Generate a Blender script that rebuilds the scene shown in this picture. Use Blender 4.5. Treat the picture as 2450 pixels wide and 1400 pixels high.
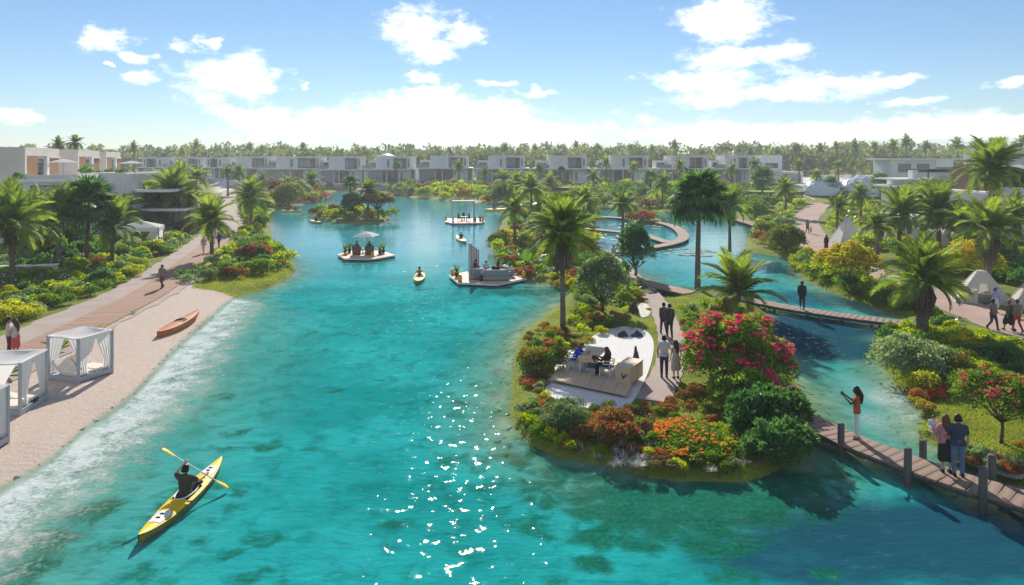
import bpy, bmesh, math, random
import numpy as np
from mathutils import Vector, Matrix
random.seed(11)
rng = np.random.default_rng(11)
for o in list(bpy.data.objects):
    bpy.data.objects.remove(o)
SC = bpy.context.scene
COL = SC.collection
PI = math.pi
R = math.radians
# ------------------------------------------------------------------ camera
F, HZ, CX, CH = 1650.0, 385.0, 1225.0, 9.7      # focal length / horizon in photo pixels, camera height
cd = bpy.data.cameras.new('camera')
cam = bpy.data.objects.new('camera', cd)
COL.objects.link(cam)
cam.location = (0, 0, CH)
cam.rotation_euler = (R(90), 0, 0)
cd.sensor_fit = 'HORIZONTAL'
cd.sensor_width = 36
cd.lens = 36 * F / 2450
cd.shift_y = -(700 - HZ) / 2450
cd.clip_start = 0.1
cd.clip_end = 9000
SC.camera = cam
# ------------------------------------------------------------------ light
SUN_EL, SUN_AZ = R(30), R(-5)
SUN_STRENGTH, SKY_STRENGTH, EXPOSURE = 4.0, 0.058, 0.78
sd = Vector((math.sin(SUN_AZ) * math.cos(SUN_EL), math.cos(SUN_AZ) * math.cos(SUN_EL), math.sin(SUN_EL)))
ld = bpy.data.lights.new('sun', 'SUN')
ld.energy = SUN_STRENGTH
ld.angle = R(0.55)
ld.color = (1.0, 0.93, 0.82)
sun = bpy.data.objects.new('sun', ld)
COL.objects.link(sun)
sun.location = (0, 0, 60)
sun.rotation_euler = sd.to_track_quat('Z', 'Y').to_euler()
SC.view_settings.view_transform = 'Standard'
SC.view_settings.look = 'None'
SC.view_settings.gamma = 1
SC.view_settings.use_curve_mapping = False
SC.view_settings.exposure = EXPOSURE
SC.cycles.max_bounces = 8
SC.cycles.diffuse_bounces = 3
SC.cycles.glossy_bounces = 3
SC.cycles.transmission_bounces = 4
SC.cycles.transparent_max_bounces = 8
SC.cycles.volume_bounces = 0
SC.cycles.use_denoising = True
SC.cycles.sample_clamp_indirect = 4


# node helper: n(tree, type, op, inputs...) ; inputs are sockets or values
def n(nt, typ, *ins, op=None, out=0, **kw):
    nd = nt.nodes.new(typ)
    if op is not None:
        nd.operation = op
    for k, v in kw.items():
        setattr(nd, k, v)
    for i, v in enumerate(ins):
        if v is None:
            continue
        if hasattr(v, 'is_output'):
            nt.links.new(v, nd.inputs[i])
        else:
            nd.inputs[i].default_value = v
    return nd.outputs[out]


def mth(nt, op, a, b=None, c=None, clamp=False):
    return n(nt, 'ShaderNodeMath', a, b, c, op=op, use_clamp=clamp)


def sstep(nt, v, lo, hi):
    nd = nt.nodes.new('ShaderNodeMapRange')
    nd.interpolation_type = 'SMOOTHSTEP'
    nt.links.new(v, nd.inputs[0])
    nd.inputs[1].default_value = lo
    nd.inputs[2].default_value = hi
    return nd.outputs[0]


def mixc(nt, f, a, b):
    nd = nt.nodes.new('ShaderNodeMix')
    nd.data_type = 'RGBA'
    for i, v in ((0, f), (6, a), (7, b)):
        if hasattr(v, 'is_output'):
            nt.links.new(v, nd.inputs[i])
        else:
            nd.inputs[i].default_value = v if i == 0 else (*v[:3], 1)
    return nd.outputs[2]


def noise(nt, vec, scale, detail=4, rough=0.55, dist=0.0):
    nd = nt.nodes.new('ShaderNodeTexNoise')
    if vec is not None:
        nt.links.new(vec, nd.inputs['Vector'])
    nd.inputs['Scale'].default_value = scale
    nd.inputs['Detail'].default_value = detail
    nd.inputs['Roughness'].default_value = rough
    nd.inputs['Distortion'].default_value = dist
    return nd.outputs[0]


# ------------------------------------------------------------------ world: sky with clouds
wd = bpy.data.worlds.new('World')
SC.world = wd
wd.use_nodes = True
nt = wd.node_tree
nt.nodes.clear()
sky = nt.nodes.new('ShaderNodeTexSky')
sky.sky_type = 'NISHITA'
sky.sun_disc = False
sky.sun_elevation = SUN_EL
sky.sun_rotation = SUN_AZ
sky.altitude = 0
sky.air_density = 1.0
sky.dust_density = 0.0
sky.ozone_density = 3.0
tc = n(nt, 'ShaderNodeTexCoord')
sp = nt.nodes.new('ShaderNodeSeparateXYZ')
nt.links.new(tc, sp.inputs[0])
az = mth(nt, 'ARCTAN2', sp.outputs[0], sp.outputs[1])
el = mth(nt, 'ARCSINE', sp.outputs[2])
ae = n(nt, 'ShaderNodeCombineXYZ', az, el, 0.0)
stre = n(nt, 'ShaderNodeVectorMath', ae, (1.0, 1.9, 1.0), op='MULTIPLY')
wn = nt.nodes.new('ShaderNodeTexNoise')
nt.links.new(stre, wn.inputs['Vector'])
wn.inputs['Scale'].default_value = 26
wn.inputs['Detail'].default_value = 5
wrp = n(nt, 'ShaderNodeVectorMath', n(nt, 'ShaderNodeVectorMath', wn.outputs['Color'], (-0.5, -0.5, -0.5), op='ADD'), (0.075, 0.034, 0.0), op='MULTIPLY')
aew = n(nt, 'ShaderNodeVectorMath', ae, wrp, op='ADD')
nz = noise(nt, stre, 12.0, 12, 0.72, 0.0)
nzl = noise(nt, stre, 5.0, 4, 0.5, 0.2)
CLOUDS = [(1000, 62, 118, 62), (1110, 78, 62, 48), (1035, 125, 70, 36),
          (262, 95, 75, 40), (440, 110, 60, 24), (497, 97, 28, 16), (335, 138, 40, 20), (335, 190, 55, 22), (540, 190, 170, 60),
          (675, 175, 38, 20), (1000, 188, 58, 14), (30, 275, 70, 26), (258, 160, 14, 9), (712, 208, 16, 9),
          (800, 302, 300, 55), (1085, 272, 270, 65), (1200, 318, 380, 50), (640, 275, 140, 32), (1010, 235, 120, 30),
          (1745, 45, 130, 76), (1720, 140, 120, 36), (1860, 125, 110, 30), (1700, 192, 200, 38), (1860, 215, 290, 34), (1680, 245, 130, 26),
          (1980, 205, 130, 22), (2130, 193, 60, 15), (1900, 318, 650, 42), (2400, 300, 380, 50), (2430, 205, 55, 22), (1280, 222, 60, 10), (1190, 200, 45, 10), (2190, 245, 110, 15),
          (2600, 120, 120, 50), (-250, 120, 150, 60), (2900, 280, 500, 50), (-500, 290, 400, 40)]
acc = None
for (cx, cy, rx, ry) in CLOUDS:
    a0 = math.atan((cx - CX) / F)
    e0 = math.atan((HZ - cy) / math.hypot(F, cx - CX))
    ca = math.cos(a0)
    v = n(nt, 'ShaderNodeVectorMath', aew, (-a0, -e0, 0), op='ADD')
    v = n(nt, 'ShaderNodeVectorMath', v, (F / rx / ca ** 2, F / ry / ca, 0), op='MULTIPLY')
    L = nt.nodes.new('ShaderNodeVectorMath')
    L.operation = 'LENGTH'
    nt.links.new(v, L.inputs[0])
    d = mth(nt, 'SUBTRACT', 1.0, L.outputs[1])
    acc = d if acc is None else mth(nt, 'MAXIMUM', acc, d)
# unseen cloud field for the rest of the dome, cover thickened for fill light
rest = mth(nt, 'SUBTRACT', noise(nt, stre, 2.6, 3, 0.5), 0.46)
rest = mth(nt, 'MULTIPLY', rest, 3.0)
behind = sstep(nt, mth(nt, 'ABSOLUTE', az), 1.0, 1.4)
rest = mth(nt, 'SUBTRACT', mth(nt, 'MULTIPLY', mth(nt, 'ADD', rest, 3.0), behind), 3.0)
acc = mth(nt, 'MAXIMUM', acc, rest)
acc = mth(nt, 'MAXIMUM', acc, -1.5)
core = mth(nt, 'ADD', acc, mth(nt, 'MULTIPLY', mth(nt, 'SUBTRACT', nz, 0.50), 3.3))
dens = sstep(nt, core, -0.05, 0.95)
up_ = n(nt, 'ShaderNodeVectorMath', stre, (0.004, 0.022, 0), op='ADD')
rel = mth(nt, 'MULTIPLY', mth(nt, 'SUBTRACT', noise(nt, up_, 12.0, 12, 0.72, 0.0), nz), 3.2)
shade = mth(nt, 'MULTIPLY', sstep(nt, core, 0.3, 1.2), mth(nt, 'ADD', sstep(nt, nzl, 0.40, 0.70), rel), clamp=True)
ccol = mixc(nt, shade, (0.96, 0.96, 0.97), (0.46, 0.50, 0.57))
skycol = n(nt, 'ShaderNodeVectorMath', sky.outputs[0], (SKY_STRENGTH * 0.90, SKY_STRENGTH * 0.98, SKY_STRENGTH * 1.07), op='MULTIPLY')
mix = mixc(nt, mth(nt, 'MULTIPLY', dens, 0.97), skycol, ccol)
bg = nt.nodes.new('ShaderNodeBackground')
nt.links.new(mix, bg.inputs[0])
bg.inputs[1].default_value = 1.0
wo = nt.nodes.new('ShaderNodeOutputWorld')
nt.links.new(bg.outputs[0], wo.inputs[0])
wd.cycles.sampling_method = 'MANUAL'
wd.cycles.sample_map_resolution = 512


# ------------------------------------------------------------------ pixel -> place
def W(x, y, z=0.3):
    d = F * (CH - z) / (y - HZ)
    return Vector(((x - CX) / F * d, d, z))


def PX(x, y, d):
    return Vector(((x - CX) / F * d, d, CH - (y - HZ) * d / F))


def ramp0(X):
    return np.interp(X, [-60, -45, -30, -17, 0, 60, 90], [222, 218, 194, 177, 168, 168, 168])


def hland(X, Y):
    t = np.clip((Y - ramp0(X)) / 34.0, 0, 1)
    return 0.3 + 2.7 * t * t * (3 - 2 * t)


def WG(x, y):                       # pixel -> point on the land surface
    u = (x - CX) / F
    lo, hi = 8.0, 700.0
    for _ in range(50):
        m = (lo + hi) / 2
        if HZ + F * (CH - hland(u * m, m)) / m > y:
            lo = m
        else:
            hi = m
    return Vector((u * lo, lo, float(hland(u * lo, lo))))


# ------------------------------------------------------------------ objects
def tag(o, label=None, cat=None, group=None, kind=None):
    if label: o['label'] = label
    if cat: o['category'] = cat
    if group: o['group'] = group
    if kind: o['kind'] = kind
    return o


def thing(name, label, cat, loc=(0, 0, 0), rz=0.0, group=None):
    o = bpy.data.objects.new(name, None)
    o.empty_display_size = 0.2
    COL.objects.link(o)
    o.location = loc
    o.rotation_euler = (0, 0, rz)
    return tag(o, label, cat, group)


def link(name, me, parent=None, loc=(0, 0, 0), rot=(0, 0, 0), scale=(1, 1, 1)):
    o = bpy.data.objects.new(name, me)
    COL.objects.link(o)
    if parent is not None:
        o.parent = parent
    o.location = loc
    o.rotation_euler = rot
    o.scale = scale if hasattr(scale, '__len__') else (scale,) * 3
    return o


class MB:
    """collects shapes into one mesh"""

    def __init__(s):
        s.v, s.f, s.m = [], [], []
        s.sm = []

    def add(s, vs, fs, mi=0, smooth=False):
        b = len(s.v)
        s.v += [tuple(p) for p in vs]
        for f in fs:
            s.f.append(tuple(i + b for i in f))
            s.m.append(mi)
            s.sm.append(smooth)
        return s

    def box(s, lo, hi, mi=0, M=None):
        x0, y0, z0 = lo
        x1, y1, z1 = hi
        vs = [(x0, y0, z0), (x1, y0, z0), (x1, y1, z0), (x0, y1, z0), (x0, y0, z1), (x1, y0, z1), (x1, y1, z1), (x0, y1, z1)]
        if M is not None:
            vs = [M @ Vector(p) for p in vs]
        return s.add(vs, [(0, 3, 2, 1), (4, 5, 6, 7), (0, 1, 5, 4), (1, 2, 6, 5), (2, 3, 7, 6), (3, 0, 4, 7)], mi)

    def tube(s, pts, rad, k=8, mi=0, caps=True, smooth=True, flat=1.0):
        pts = [Vector(p) for p in pts]
        if not hasattr(rad, '__len__'):
            rad = [rad] * len(pts)
        vs, fs = [], []
        up = None
        for i, p in enumerate(pts):
            t = (pts[min(i + 1, len(pts) - 1)] - pts[max(i - 1, 0)])
            t = t.normalized() if t.length > 1e-9 else Vector((0, 0, 1))
            if up is None:
                up = Vector((0, 0, 1)) if abs(t.z) < 0.9 else Vector((0, 1, 0))
            a = t.cross(up)
            a = a.normalized() if a.length > 1e-6 else Vector((1, 0, 0))
            b = a.cross(t).normalized()
            up = b
            for j in range(k):
                an = 2 * PI * j / k
                vs.append(p + (a * math.cos(an) + b * math.sin(an) * flat) * rad[i])
        for i in range(len(pts) - 1):
            for j in range(k):
                fs.append((i * k + j, i * k + (j + 1) % k, (i + 1) * k + (j + 1) % k, (i + 1) * k + j))
        if caps:
            fs.append(tuple(reversed(range(k))))
            fs.append(tuple(range((len(pts) - 1) * k, len(pts) * k)))
        return s.add(vs, fs, mi, smooth)

    def lathe(s, prof, k=16, mi=0, c=(0, 0, 0), smooth=True, sx=1.0, sy=1.0):
        vs, fs = [], []
        for (r, z) in prof:
            for j in range(k):
                an = 2 * PI * j / k
                vs.append((c[0] + r * sx * math.cos(an), c[1] + r * sy * math.sin(an), c[2] + z))
        for i in range(len(prof) - 1):
            for j in range(k):
                fs.append((i * k + j, i * k + (j + 1) % k, (i + 1) * k + (j + 1) % k, (i + 1) * k + j))
        if prof[0][0] > 1e-4: fs.append(tuple(reversed(range(k))))
        if prof[-1][0] > 1e-4: fs.append(tuple(range((len(prof) - 1) * k, len(prof) * k)))
        return s.add(vs, fs, mi, smooth)

    def prism(s, poly, z0, z1, mi=0, mtop=None):
        k = len(poly)
        area = sum(poly[i][0] * poly[(i + 1) % k][1] - poly[(i + 1) % k][0] * poly[i][1] for i in range(k))
        if area < 0:
            poly = poly[::-1]
        vs = [(p[0], p[1], z0) for p in poly] + [(p[0], p[1], z1) for p in poly]
        s.add(vs, [tuple(reversed(range(k)))] + [(i, (i + 1) % k, k + (i + 1) % k, k + i) for i in range(k)], mi)
        return s.add(vs[k:], [tuple(range(k))], mi if mtop is None else mtop)

    def ball(s, c, r, k=10, mi=0, sc=(1, 1, 1)):
        prof = [(math.sin(PI * i / (k // 2 + 1)), -math.cos(PI * i / (k // 2 + 1))) for i in range(k // 2 + 2)]
        vs, fs = [], []
        for (rr, z) in prof:
            for j in range(k):
                an = 2 * PI * j / k
                vs.append((c[0] + r * sc[0] * rr * math.cos(an), c[1] + r * sc[1] * rr * math.sin(an), c[2] + r * sc[2] * z))
        for i in range(len(prof) - 1):
            for j in range(k):
                fs.append((i * k + j, i * k + (j + 1) % k, (i + 1) * k + (j + 1) % k, (i + 1) * k + j))
        return s.add(vs, fs, mi, True)

    def mesh(s, name, mats):
        me = bpy.data.meshes.new(name)
        me.from_pydata(s.v, [], s.f)
        for m in (mats if isinstance(mats, (list, tuple)) else [mats]):
            me.materials.append(m)
        me.polygons.foreach_set('material_index', s.m)
        me.polygons.foreach_set('use_smooth', s.sm)
        me.update()
        return me

    def build(s, name, mats, parent=None, **kw):
        return link(name, s.mesh(name, mats), parent, **kw)


def bevel(o, w=0.02, seg=1):
    m = o.modifiers.new('bevel', 'BEVEL')
    m.width = w
    m.segments = seg
    m.limit_method = 'ANGLE'
    return o


# ------------------------------------------------------------------ materials
def material(name):
    m = bpy.data.materials.new(name)
    m.use_nodes = True
    nt = m.node_tree
    nt.nodes.clear()
    out = nt.nodes.new('ShaderNodeOutputMaterial')
    return m, nt, out


def principled(nt, out, col, rough=0.6, spec=0.4, bump=None, bstr=0.3, bdist=0.02, metal=0.0):
    b = nt.nodes.new('ShaderNodeBsdfPrincipled')
    for key, v in (('Base Color', col), ('Roughness', rough), ('Specular IOR Level', spec), ('Metallic', metal)):
        if hasattr(v, 'is_output'):
            nt.links.new(v, b.inputs[key])
        else:
            b.inputs[key].default_value = (*v[:3], 1) if key == 'Base Color' else v
    if bump is not None:
        bp = nt.nodes.new('ShaderNodeBump')
        bp.inputs['Strength'].default_value = bstr
        bp.inputs['Distance'].default_value = bdist
        nt.links.new(bump, bp.inputs['Height'])
        nt.links.new(bp.outputs[0], b.inputs['Normal'])
    if out is not None:
        nt.links.new(b.outputs[0], out.inputs[0])
    return b


def pm(name, c1, c2=None, scale=3.0, rough=0.6, spec=0.35, bstr=0.25, bscale=None, bdist=0.01, stretch=(1, 1, 1), metal=0.0, world=False):
    m, nt, out = material(name)
    if world:
        v = n(nt, 'ShaderNodeNewGeometry')
    else:
        v = n(nt, 'ShaderNodeTexCoord', out=3)
    v = n(nt, 'ShaderNodeVectorMath', v, stretch, op='MULTIPLY')
    c2 = c2 or tuple(x * 0.8 for x in c1)
    f = sstep(nt, noise(nt, v, scale, 6, 0.6), 0.3, 0.7)
    col = mixc(nt, f, c1, c2)
    bn = noise(nt, v, bscale or scale * 6, 4, 0.6)
    principled(nt, out, col, rough, spec, bn, bstr, bdist, metal)
    return m


def foliage(name, dark, mid, light, trans=0.3, rough=0.5, spec=0.3):
    m, nt, out = material(name)
    at = nt.nodes.new('ShaderNodeAttribute')
    at.attribute_name = 'var'
    oi = nt.nodes.new('ShaderNodeObjectInfo')
    rp = nt.nodes.new('ShaderNodeValToRGB')
    e = rp.color_ramp.elements
    e[0].position, e[0].color = 0.0, (*dark, 1)
    e[1].position, e[1].color = 1.0, (*light, 1)
    x = rp.color_ramp.elements.new(0.5)
    x.color = (*mid, 1)
    jit = mth(nt, 'MULTIPLY', mth(nt, 'SUBTRACT', oi.outputs['Random'], 0.36), 0.40)
    nt.links.new(mth(nt, 'ADD', at.outputs['Fac'], jit), rp.inputs[0])
    b = principled(nt, None, rp.outputs[0], rough, spec)
    tr = nt.nodes.new('ShaderNodeBsdfTranslucent')
    lt = n(nt, 'ShaderNodeVectorMath', rp.outputs[0], (2.0, 2.0, 0.9), op='MULTIPLY')
    nt.links.new(lt, tr.inputs[0])
    mx = nt.nodes.new('ShaderNodeMixShader')
    mx.inputs[0].default_value = trans
    nt.links.new(b.outputs[0], mx.inputs[1])
    nt.links.new(tr.outputs[0], mx.inputs[2])
    nt.links.new(mx.outputs[0], out.inputs[0])
    return m


def cloth(name, c, trans=0.4, c2=None):
    m, nt, out = material(name)
    v = n(nt, 'ShaderNodeTexCoord', out=3)
    f = noise(nt, v, 4.0, 5, 0.6)
    col = mixc(nt, f, c, c2 or tuple(x * 0.86 for x in c))
    b = principled(nt, None, col, 0.8, 0.15, noise(nt, v, 60, 2), 0.15, 0.004)
    tr = nt.nodes.new('ShaderNodeBsdfTranslucent')
    nt.links.new(col, tr.inputs[0])
    mx = nt.nodes.new('ShaderNodeMixShader')
    mx.inputs[0].default_value = trans
    nt.links.new(b.outputs[0], mx.inputs[1])
    nt.links.new(tr.outputs[0], mx.inputs[2])
    nt.links.new(mx.outputs[0], out.inputs[0])
    return m


def glass(name, c=(0.06, 0.08, 0.1), rough=0.06):
    m, nt, out = material(name)
    principled(nt, out, c, rough, 0.8)
    return m


M = {}
M['plaster'] = pm('plaster', (0.68, 0.665, 0.65), (0.58, 0.57, 0.56), 0.6, 0.85, 0.2, 0.15, 30)
M['plaster_warm'] = pm('plaster_warm', (0.70, 0.63, 0.57), (0.62, 0.55, 0.50), 0.5, 0.85, 0.2, 0.15, 30)
M['white'] = pm('white_paint', (0.80, 0.79, 0.77), (0.72, 0.71, 0.70), 1.5, 0.6, 0.3, 0.1)
M['wood_screen'] = pm('wood_screen', (0.42, 0.24, 0.12), (0.30, 0.16, 0.08), 3, 0.6, 0.3, 0.3, 20, 0.01, (1, 1, 0.15))
M['wood_dark'] = pm('wood_dark', (0.16, 0.09, 0.05), (0.10, 0.06, 0.035), 3, 0.6, 0.3, 0.3, 20, 0.01, (1, 1, 0.15))
M['deck'] = pm('weathered_deck', (0.33, 0.235, 0.18), (0.21, 0.145, 0.11), 1.3, 0.75, 0.25, 0.5, 22, 0.01, (0.25, 2.2, 1))
M['deck_pink'] = pm('boardwalk_plank', (0.42, 0.265, 0.19), (0.27, 0.165, 0.115), 0.8, 0.8, 0.2, 0.4, 22, 0.01, (0.3, 2, 1))
M['post'] = pm('grey_timber', (0.135, 0.125, 0.12), (0.075, 0.07, 0.068), 4, 0.8, 0.2, 0.5, 18, 0.01, (1, 1, 0.2))
M['ply'] = pm('pale_plywood', (0.62, 0.47, 0.30), (0.55, 0.41, 0.26), 1.2, 0.55, 0.35, 0.15, 14, 0.005, (0.2, 1.5, 1))
M['raftdeck'] = pm('raft_deck', (0.66, 0.45, 0.32), (0.55, 0.36, 0.25), 1.5, 0.7, 0.25, 0.3, 12, 0.01, (0.3, 3, 1))
M['steel'] = pm('grey_metal', (0.36, 0.37, 0.39), (0.30, 0.31, 0.33), 2, 0.45, 0.5, 0.05)
M['darkmetal'] = pm('dark_metal', (0.03, 0.03, 0.033), (0.02, 0.02, 0.02), 2, 0.45, 0.4, 0.05)
M['glass'] = glass('window_glass', (0.07, 0.085, 0.10))
M['curtainglass'] = glass('curtained_glass', (0.20, 0.22, 0.25), 0.15)
M['interior'] = pm('warm_interior', (0.36, 0.25, 0.15), (0.25, 0.17, 0.1), 1.0, 0.8)
M['canvas'] = cloth('white_canvas', (0.84, 0.83, 0.82), 0.45)
M['curtain'] = cloth('sheer_curtain', (0.74, 0.73, 0.73), 0.5)
M['tent'] = cloth('tent_cloth', (0.70, 0.65, 0.56), 0.25)
M['cushion'] = cloth('cream_cushion', (0.76, 0.68, 0.59), 0.05)
M['greycushion'] = cloth('grey_cushion', (0.30, 0.32, 0.35), 0.05)
M['cabframe'] = pm('cabana_frame', (0.40, 0.41, 0.44), (0.35, 0.36, 0.39), 2, 0.5, 0.4, 0.08)
M['kayak_y'] = pm('yellow_kayak_gelcoat', (0.86, 0.58, 0.015), (0.80, 0.50, 0.012), 1.0, 0.55, 0.18, 0.03)
M['kayak_dark'] = pm('kayak_shadow_deck', (0.26, 0.19, 0.05), (0.22, 0.16, 0.04), 1.0, 0.4, 0.4, 0.03)
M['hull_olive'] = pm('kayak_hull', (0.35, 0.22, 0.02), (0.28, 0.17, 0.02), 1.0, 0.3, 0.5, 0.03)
M['kayak_wood'] = pm('varnished_kayak_wood', (0.50, 0.19, 0.065), (0.36, 0.115, 0.038), 2, 0.65, 0.12, 0.08, 10, 0.005, (3, 0.2, 1))
M['black'] = pm('black_plastic', (0.012, 0.012, 0.013), (0.02, 0.02, 0.02), 2, 0.5, 0.4, 0.05)
M['orange'] = pm('orange_lantern', (0.85, 0.42, 0.02), (0.75, 0.33, 0.015), 3, 0.5, 0.4, 0.1)
M['rock'] = pm('black_rock', (0.035, 0.037, 0.042), (0.075, 0.077, 0.085), 2.2, 0.75, 0.35, 0.9, 7, 0.05)
M['wicker'] = pm('brown_wicker', (0.17, 0.12, 0.085), (0.09, 0.06, 0.045), 18, 0.8, 0.2, 0.6, 40, 0.01)
M['trunk'] = pm('palm_trunk', (0.20, 0.165, 0.135), (0.10, 0.08, 0.066), 5, 0.9, 0.15, 0.8, 14, 0.03, (1, 1, 2.5))
M['bark'] = pm('bark', (0.15, 0.115, 0.085), (0.08, 0.06, 0.045), 5, 0.9, 0.15, 0.7, 14, 0.02, (1, 1, 0.4))
M['dome'] = pm('dome_film', (0.62, 0.68, 0.76), (0.48, 0.55, 0.66), 1.2, 0.25, 0.6, 0.2)
M['roofgreen'] = pm('green_roof', (0.30, 0.33, 0.05), (0.22, 0.27, 0.04), 0.7, 0.9, 0.1, 0.5, 4, 0.05)
M['pathgrit'] = pm('path_surface', (0.40, 0.325, 0.285), (0.33, 0.265, 0.235), 0.5, 0.9, 0.2, 0.5, 22, 0.01, world=True)
M['pathpink'] = pm('path_pink', (0.42, 0.30, 0.25), (0.34, 0.24, 0.2), 0.35, 0.9, 0.2, 0.5, 18, 0.01, world=True)
# ================================================================== terrain and water
LAKE_PX = [(-420, 1480), (-150, 1270), (0, 1165), (100, 1095), (200, 1022), (300, 945), (380, 868), (450, 800), (505, 745), (545, 712),
           (600, 698), (660, 680), (705, 655), (714, 640), (700, 622), (672, 600), (650, 575), (640, 545), (632, 520), (650, 503), (690, 496), (740, 488),
           (775, 478), (792, 468), (786, 460), (830, 456), (900, 460), (960, 470), (1010, 476), (1060, 479), (1100, 482), (1130, 483), (1165, 489),
           (1215, 494), (1240, 500), (1228, 512), (1200, 525), (1192, 545), (1178, 570), (1172, 600), (1190, 630), (1215, 655), (1255, 668), (1310, 680),
           (1350, 690), (1372, 698), (1352, 722), (1320, 752), (1285, 778), (1250, 805), (1236, 850), (1230, 920), (1222, 975), (1238, 1030), (1290, 1072),
           (1390, 1100), (1480, 1122), (1560, 1140), (1650, 1150), (1760, 1150), (1850, 1132), (1920, 1095), (1952, 1045), (1940, 1000), (1925, 940),
           (1885, 885), (1862, 830), (1852, 785), (1830, 750), (1800, 728), (1740, 706), (1690, 695), (1650, 697), (1635, 712), (1600, 722), (1565, 710),
           (1548, 690), (1540, 672), (1520, 650), (1490, 628), (1455, 612), (1430, 600), (1420, 575), (1412, 548), (1425, 535), (1428, 515), (1432, 503),
           (1470, 500), (1520, 503), (1560, 508), (1590, 512), (1602, 503), (1650, 500), (1700, 498), (1745, 508), (1775, 522), (1800, 535), (1812, 552),
           (1800, 572), (1792, 590), (1800, 603), (1850, 611), (1890, 625), (1900, 650), (1930, 672), (1990, 695), (2060, 722), (2130, 748), (2175, 770),
           (2150, 785), (2120, 800), (2112, 840), (2125, 880), (2155, 925), (2195, 960), (2217, 1000), (2200, 1030), (2215, 1055), (2290, 1085), (2350, 1122),
           (2450, 1165), (2560, 1205), (2800, 1300)]
ISLES_PX = [[(738, 520), (760, 508), (800, 505), (860, 508), (910, 512), (938, 522), (930, 531), (880, 534), (820, 532), (775, 528)],
            [(1495, 524), (1530, 517), (1565, 520), (1582, 530), (1560, 537), (1520, 535)]]
lake = [tuple(W(x, y, 0)[:2]) for x, y in LAKE_PX] + [(40, -30), (-40, -30)]


def smooth_poly(p, it=1):
    for _ in range(it):
        q = []
        for i in range(len(p)):
            a, b = np.array(p[i]), np.array(p[(i + 1) % len(p)])
            q += [tuple(a * .75 + b * .25), tuple(a * .25 + b * .75)]
        p = q
    return p


lake = smooth_poly(lake)
isles = [smooth_poly([tuple(W(x, y, 0)[:2]) for x, y in q]) for q in ISLES_PX]


def inside(P, poly):
    x, y = P[:, 0], P[:, 1]
    r = np.zeros(len(P), bool)
    k = len(poly)
    for i in range(k):
        (x0, y0), (x1, y1) = poly[i], poly[(i + 1) % k]
        if y0 == y1:
            continue
        c = ((y0 > y) != (y1 > y)) & (x < (x1 - x0) * (y - y0) / (y1 - y0) + x0)
        r ^= c
    return r


def edgedist(P, poly, closed=True):
    d = np.full(len(P), 1e9)
    k = len(poly)
    for i in range(k if closed else k - 1):
        a = np.array(poly[i])
        b = np.array(poly[(i + 1) % k])
        ab = b - a
        t = np.clip(((P - a) @ ab) / max(ab @ ab, 1e-9), 0, 1)
        q = a + t[:, None] * ab
        d = np.minimum(d, ((P - q) ** 2).sum(1))
    return np.sqrt(d)


BEACH = [tuple(W(x, y, 0)[:2]) for x, y in LAKE_PX[:11]]


def wob(P, s):
    return (np.sin(P[:, 0] * 1.7 / s + 1.3 * np.sin(P[:, 1] * 0.9 / s)) + np.sin(P[:, 1] * 2.3 / s + 2.1 * np.sin(P[:, 0] * 1.1 / s))) * 0.5


def sdf(P):
    """signed distance to the shore, + on land"""
    P = np.asarray(P, float).reshape(-1, 2)
    s = edgedist(P, lake) * np.where(inside(P, lake), -1, 1)
    for q in isles:
        si = edgedist(P, q) * np.where(inside(P, q), 1, -1)
        s = np.maximum(s, si)
    sc = np.clip(P[:, 1] / 25, 0.6, 6)
    return s + wob(P, sc) * 0.16 * sc


def terrain_z(P):
    P = np.asarray(P, float).reshape(-1, 2)
    s = sdf(P)
    db = edgedist(P, BEACH, False)
    beach = np.clip(1 - (db - np.abs(s)) / 2.5, 0, 1) * np.clip((34.5 + (-P[:, 0]) * 0.6 - P[:, 1] + 6) / 4, 0, 1)
    H = hland(P[:, 0], P[:, 1])
    sp_ = np.clip(s, 0, None)
    bank = 0.7 * (1 - beach) + 2.6 * beach
    t = np.clip(sp_ / bank, 0, 1)
    z = H * t * (2 - t)
    sm = np.clip(-s, 0, None)
    dep_b = 0.075 * sm + 0.0035 * sm ** 2
    dep_g = np.where(P[:, 1] < 60, 0.13 * sm + 0.03 * sm ** 2, 0.25 * sm)
    dep = np.minimum(dep_b * beach + dep_g * (1 - beach), 2.4)
    return np.where(s > 0, z, -dep), s, beach


us = np.concatenate([np.linspace(-2.4, -.84, 40)[:-1], np.linspace(-.84, .84, 400), np.linspace(.84, 2.4, 40)[1:]])
ys = np.concatenate([np.linspace(2.0, 9.0, 6)[:-1], np.geomspace(9.0, 320, 300)[:-1], np.geomspace(320, 900, 14)])
U, Yg = np.meshgrid(us, ys)
P = np.stack([(U * Yg).ravel(), Yg.ravel()], 1)
Zt, Sd, Be = terrain_z(P)
Zt = Zt + np.where((Sd > 1.5) & (P[:, 1] < 160), 0.0, 0.0)
nu, ny = len(us), len(ys)
idx = np.arange(nu * ny).reshape(ny, nu)
Q = np.stack([idx[:-1, :-1], idx[:-1, 1:], idx[1:, 1:], idx[1:, :-1]], -1).reshape(-1, 4)


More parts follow.
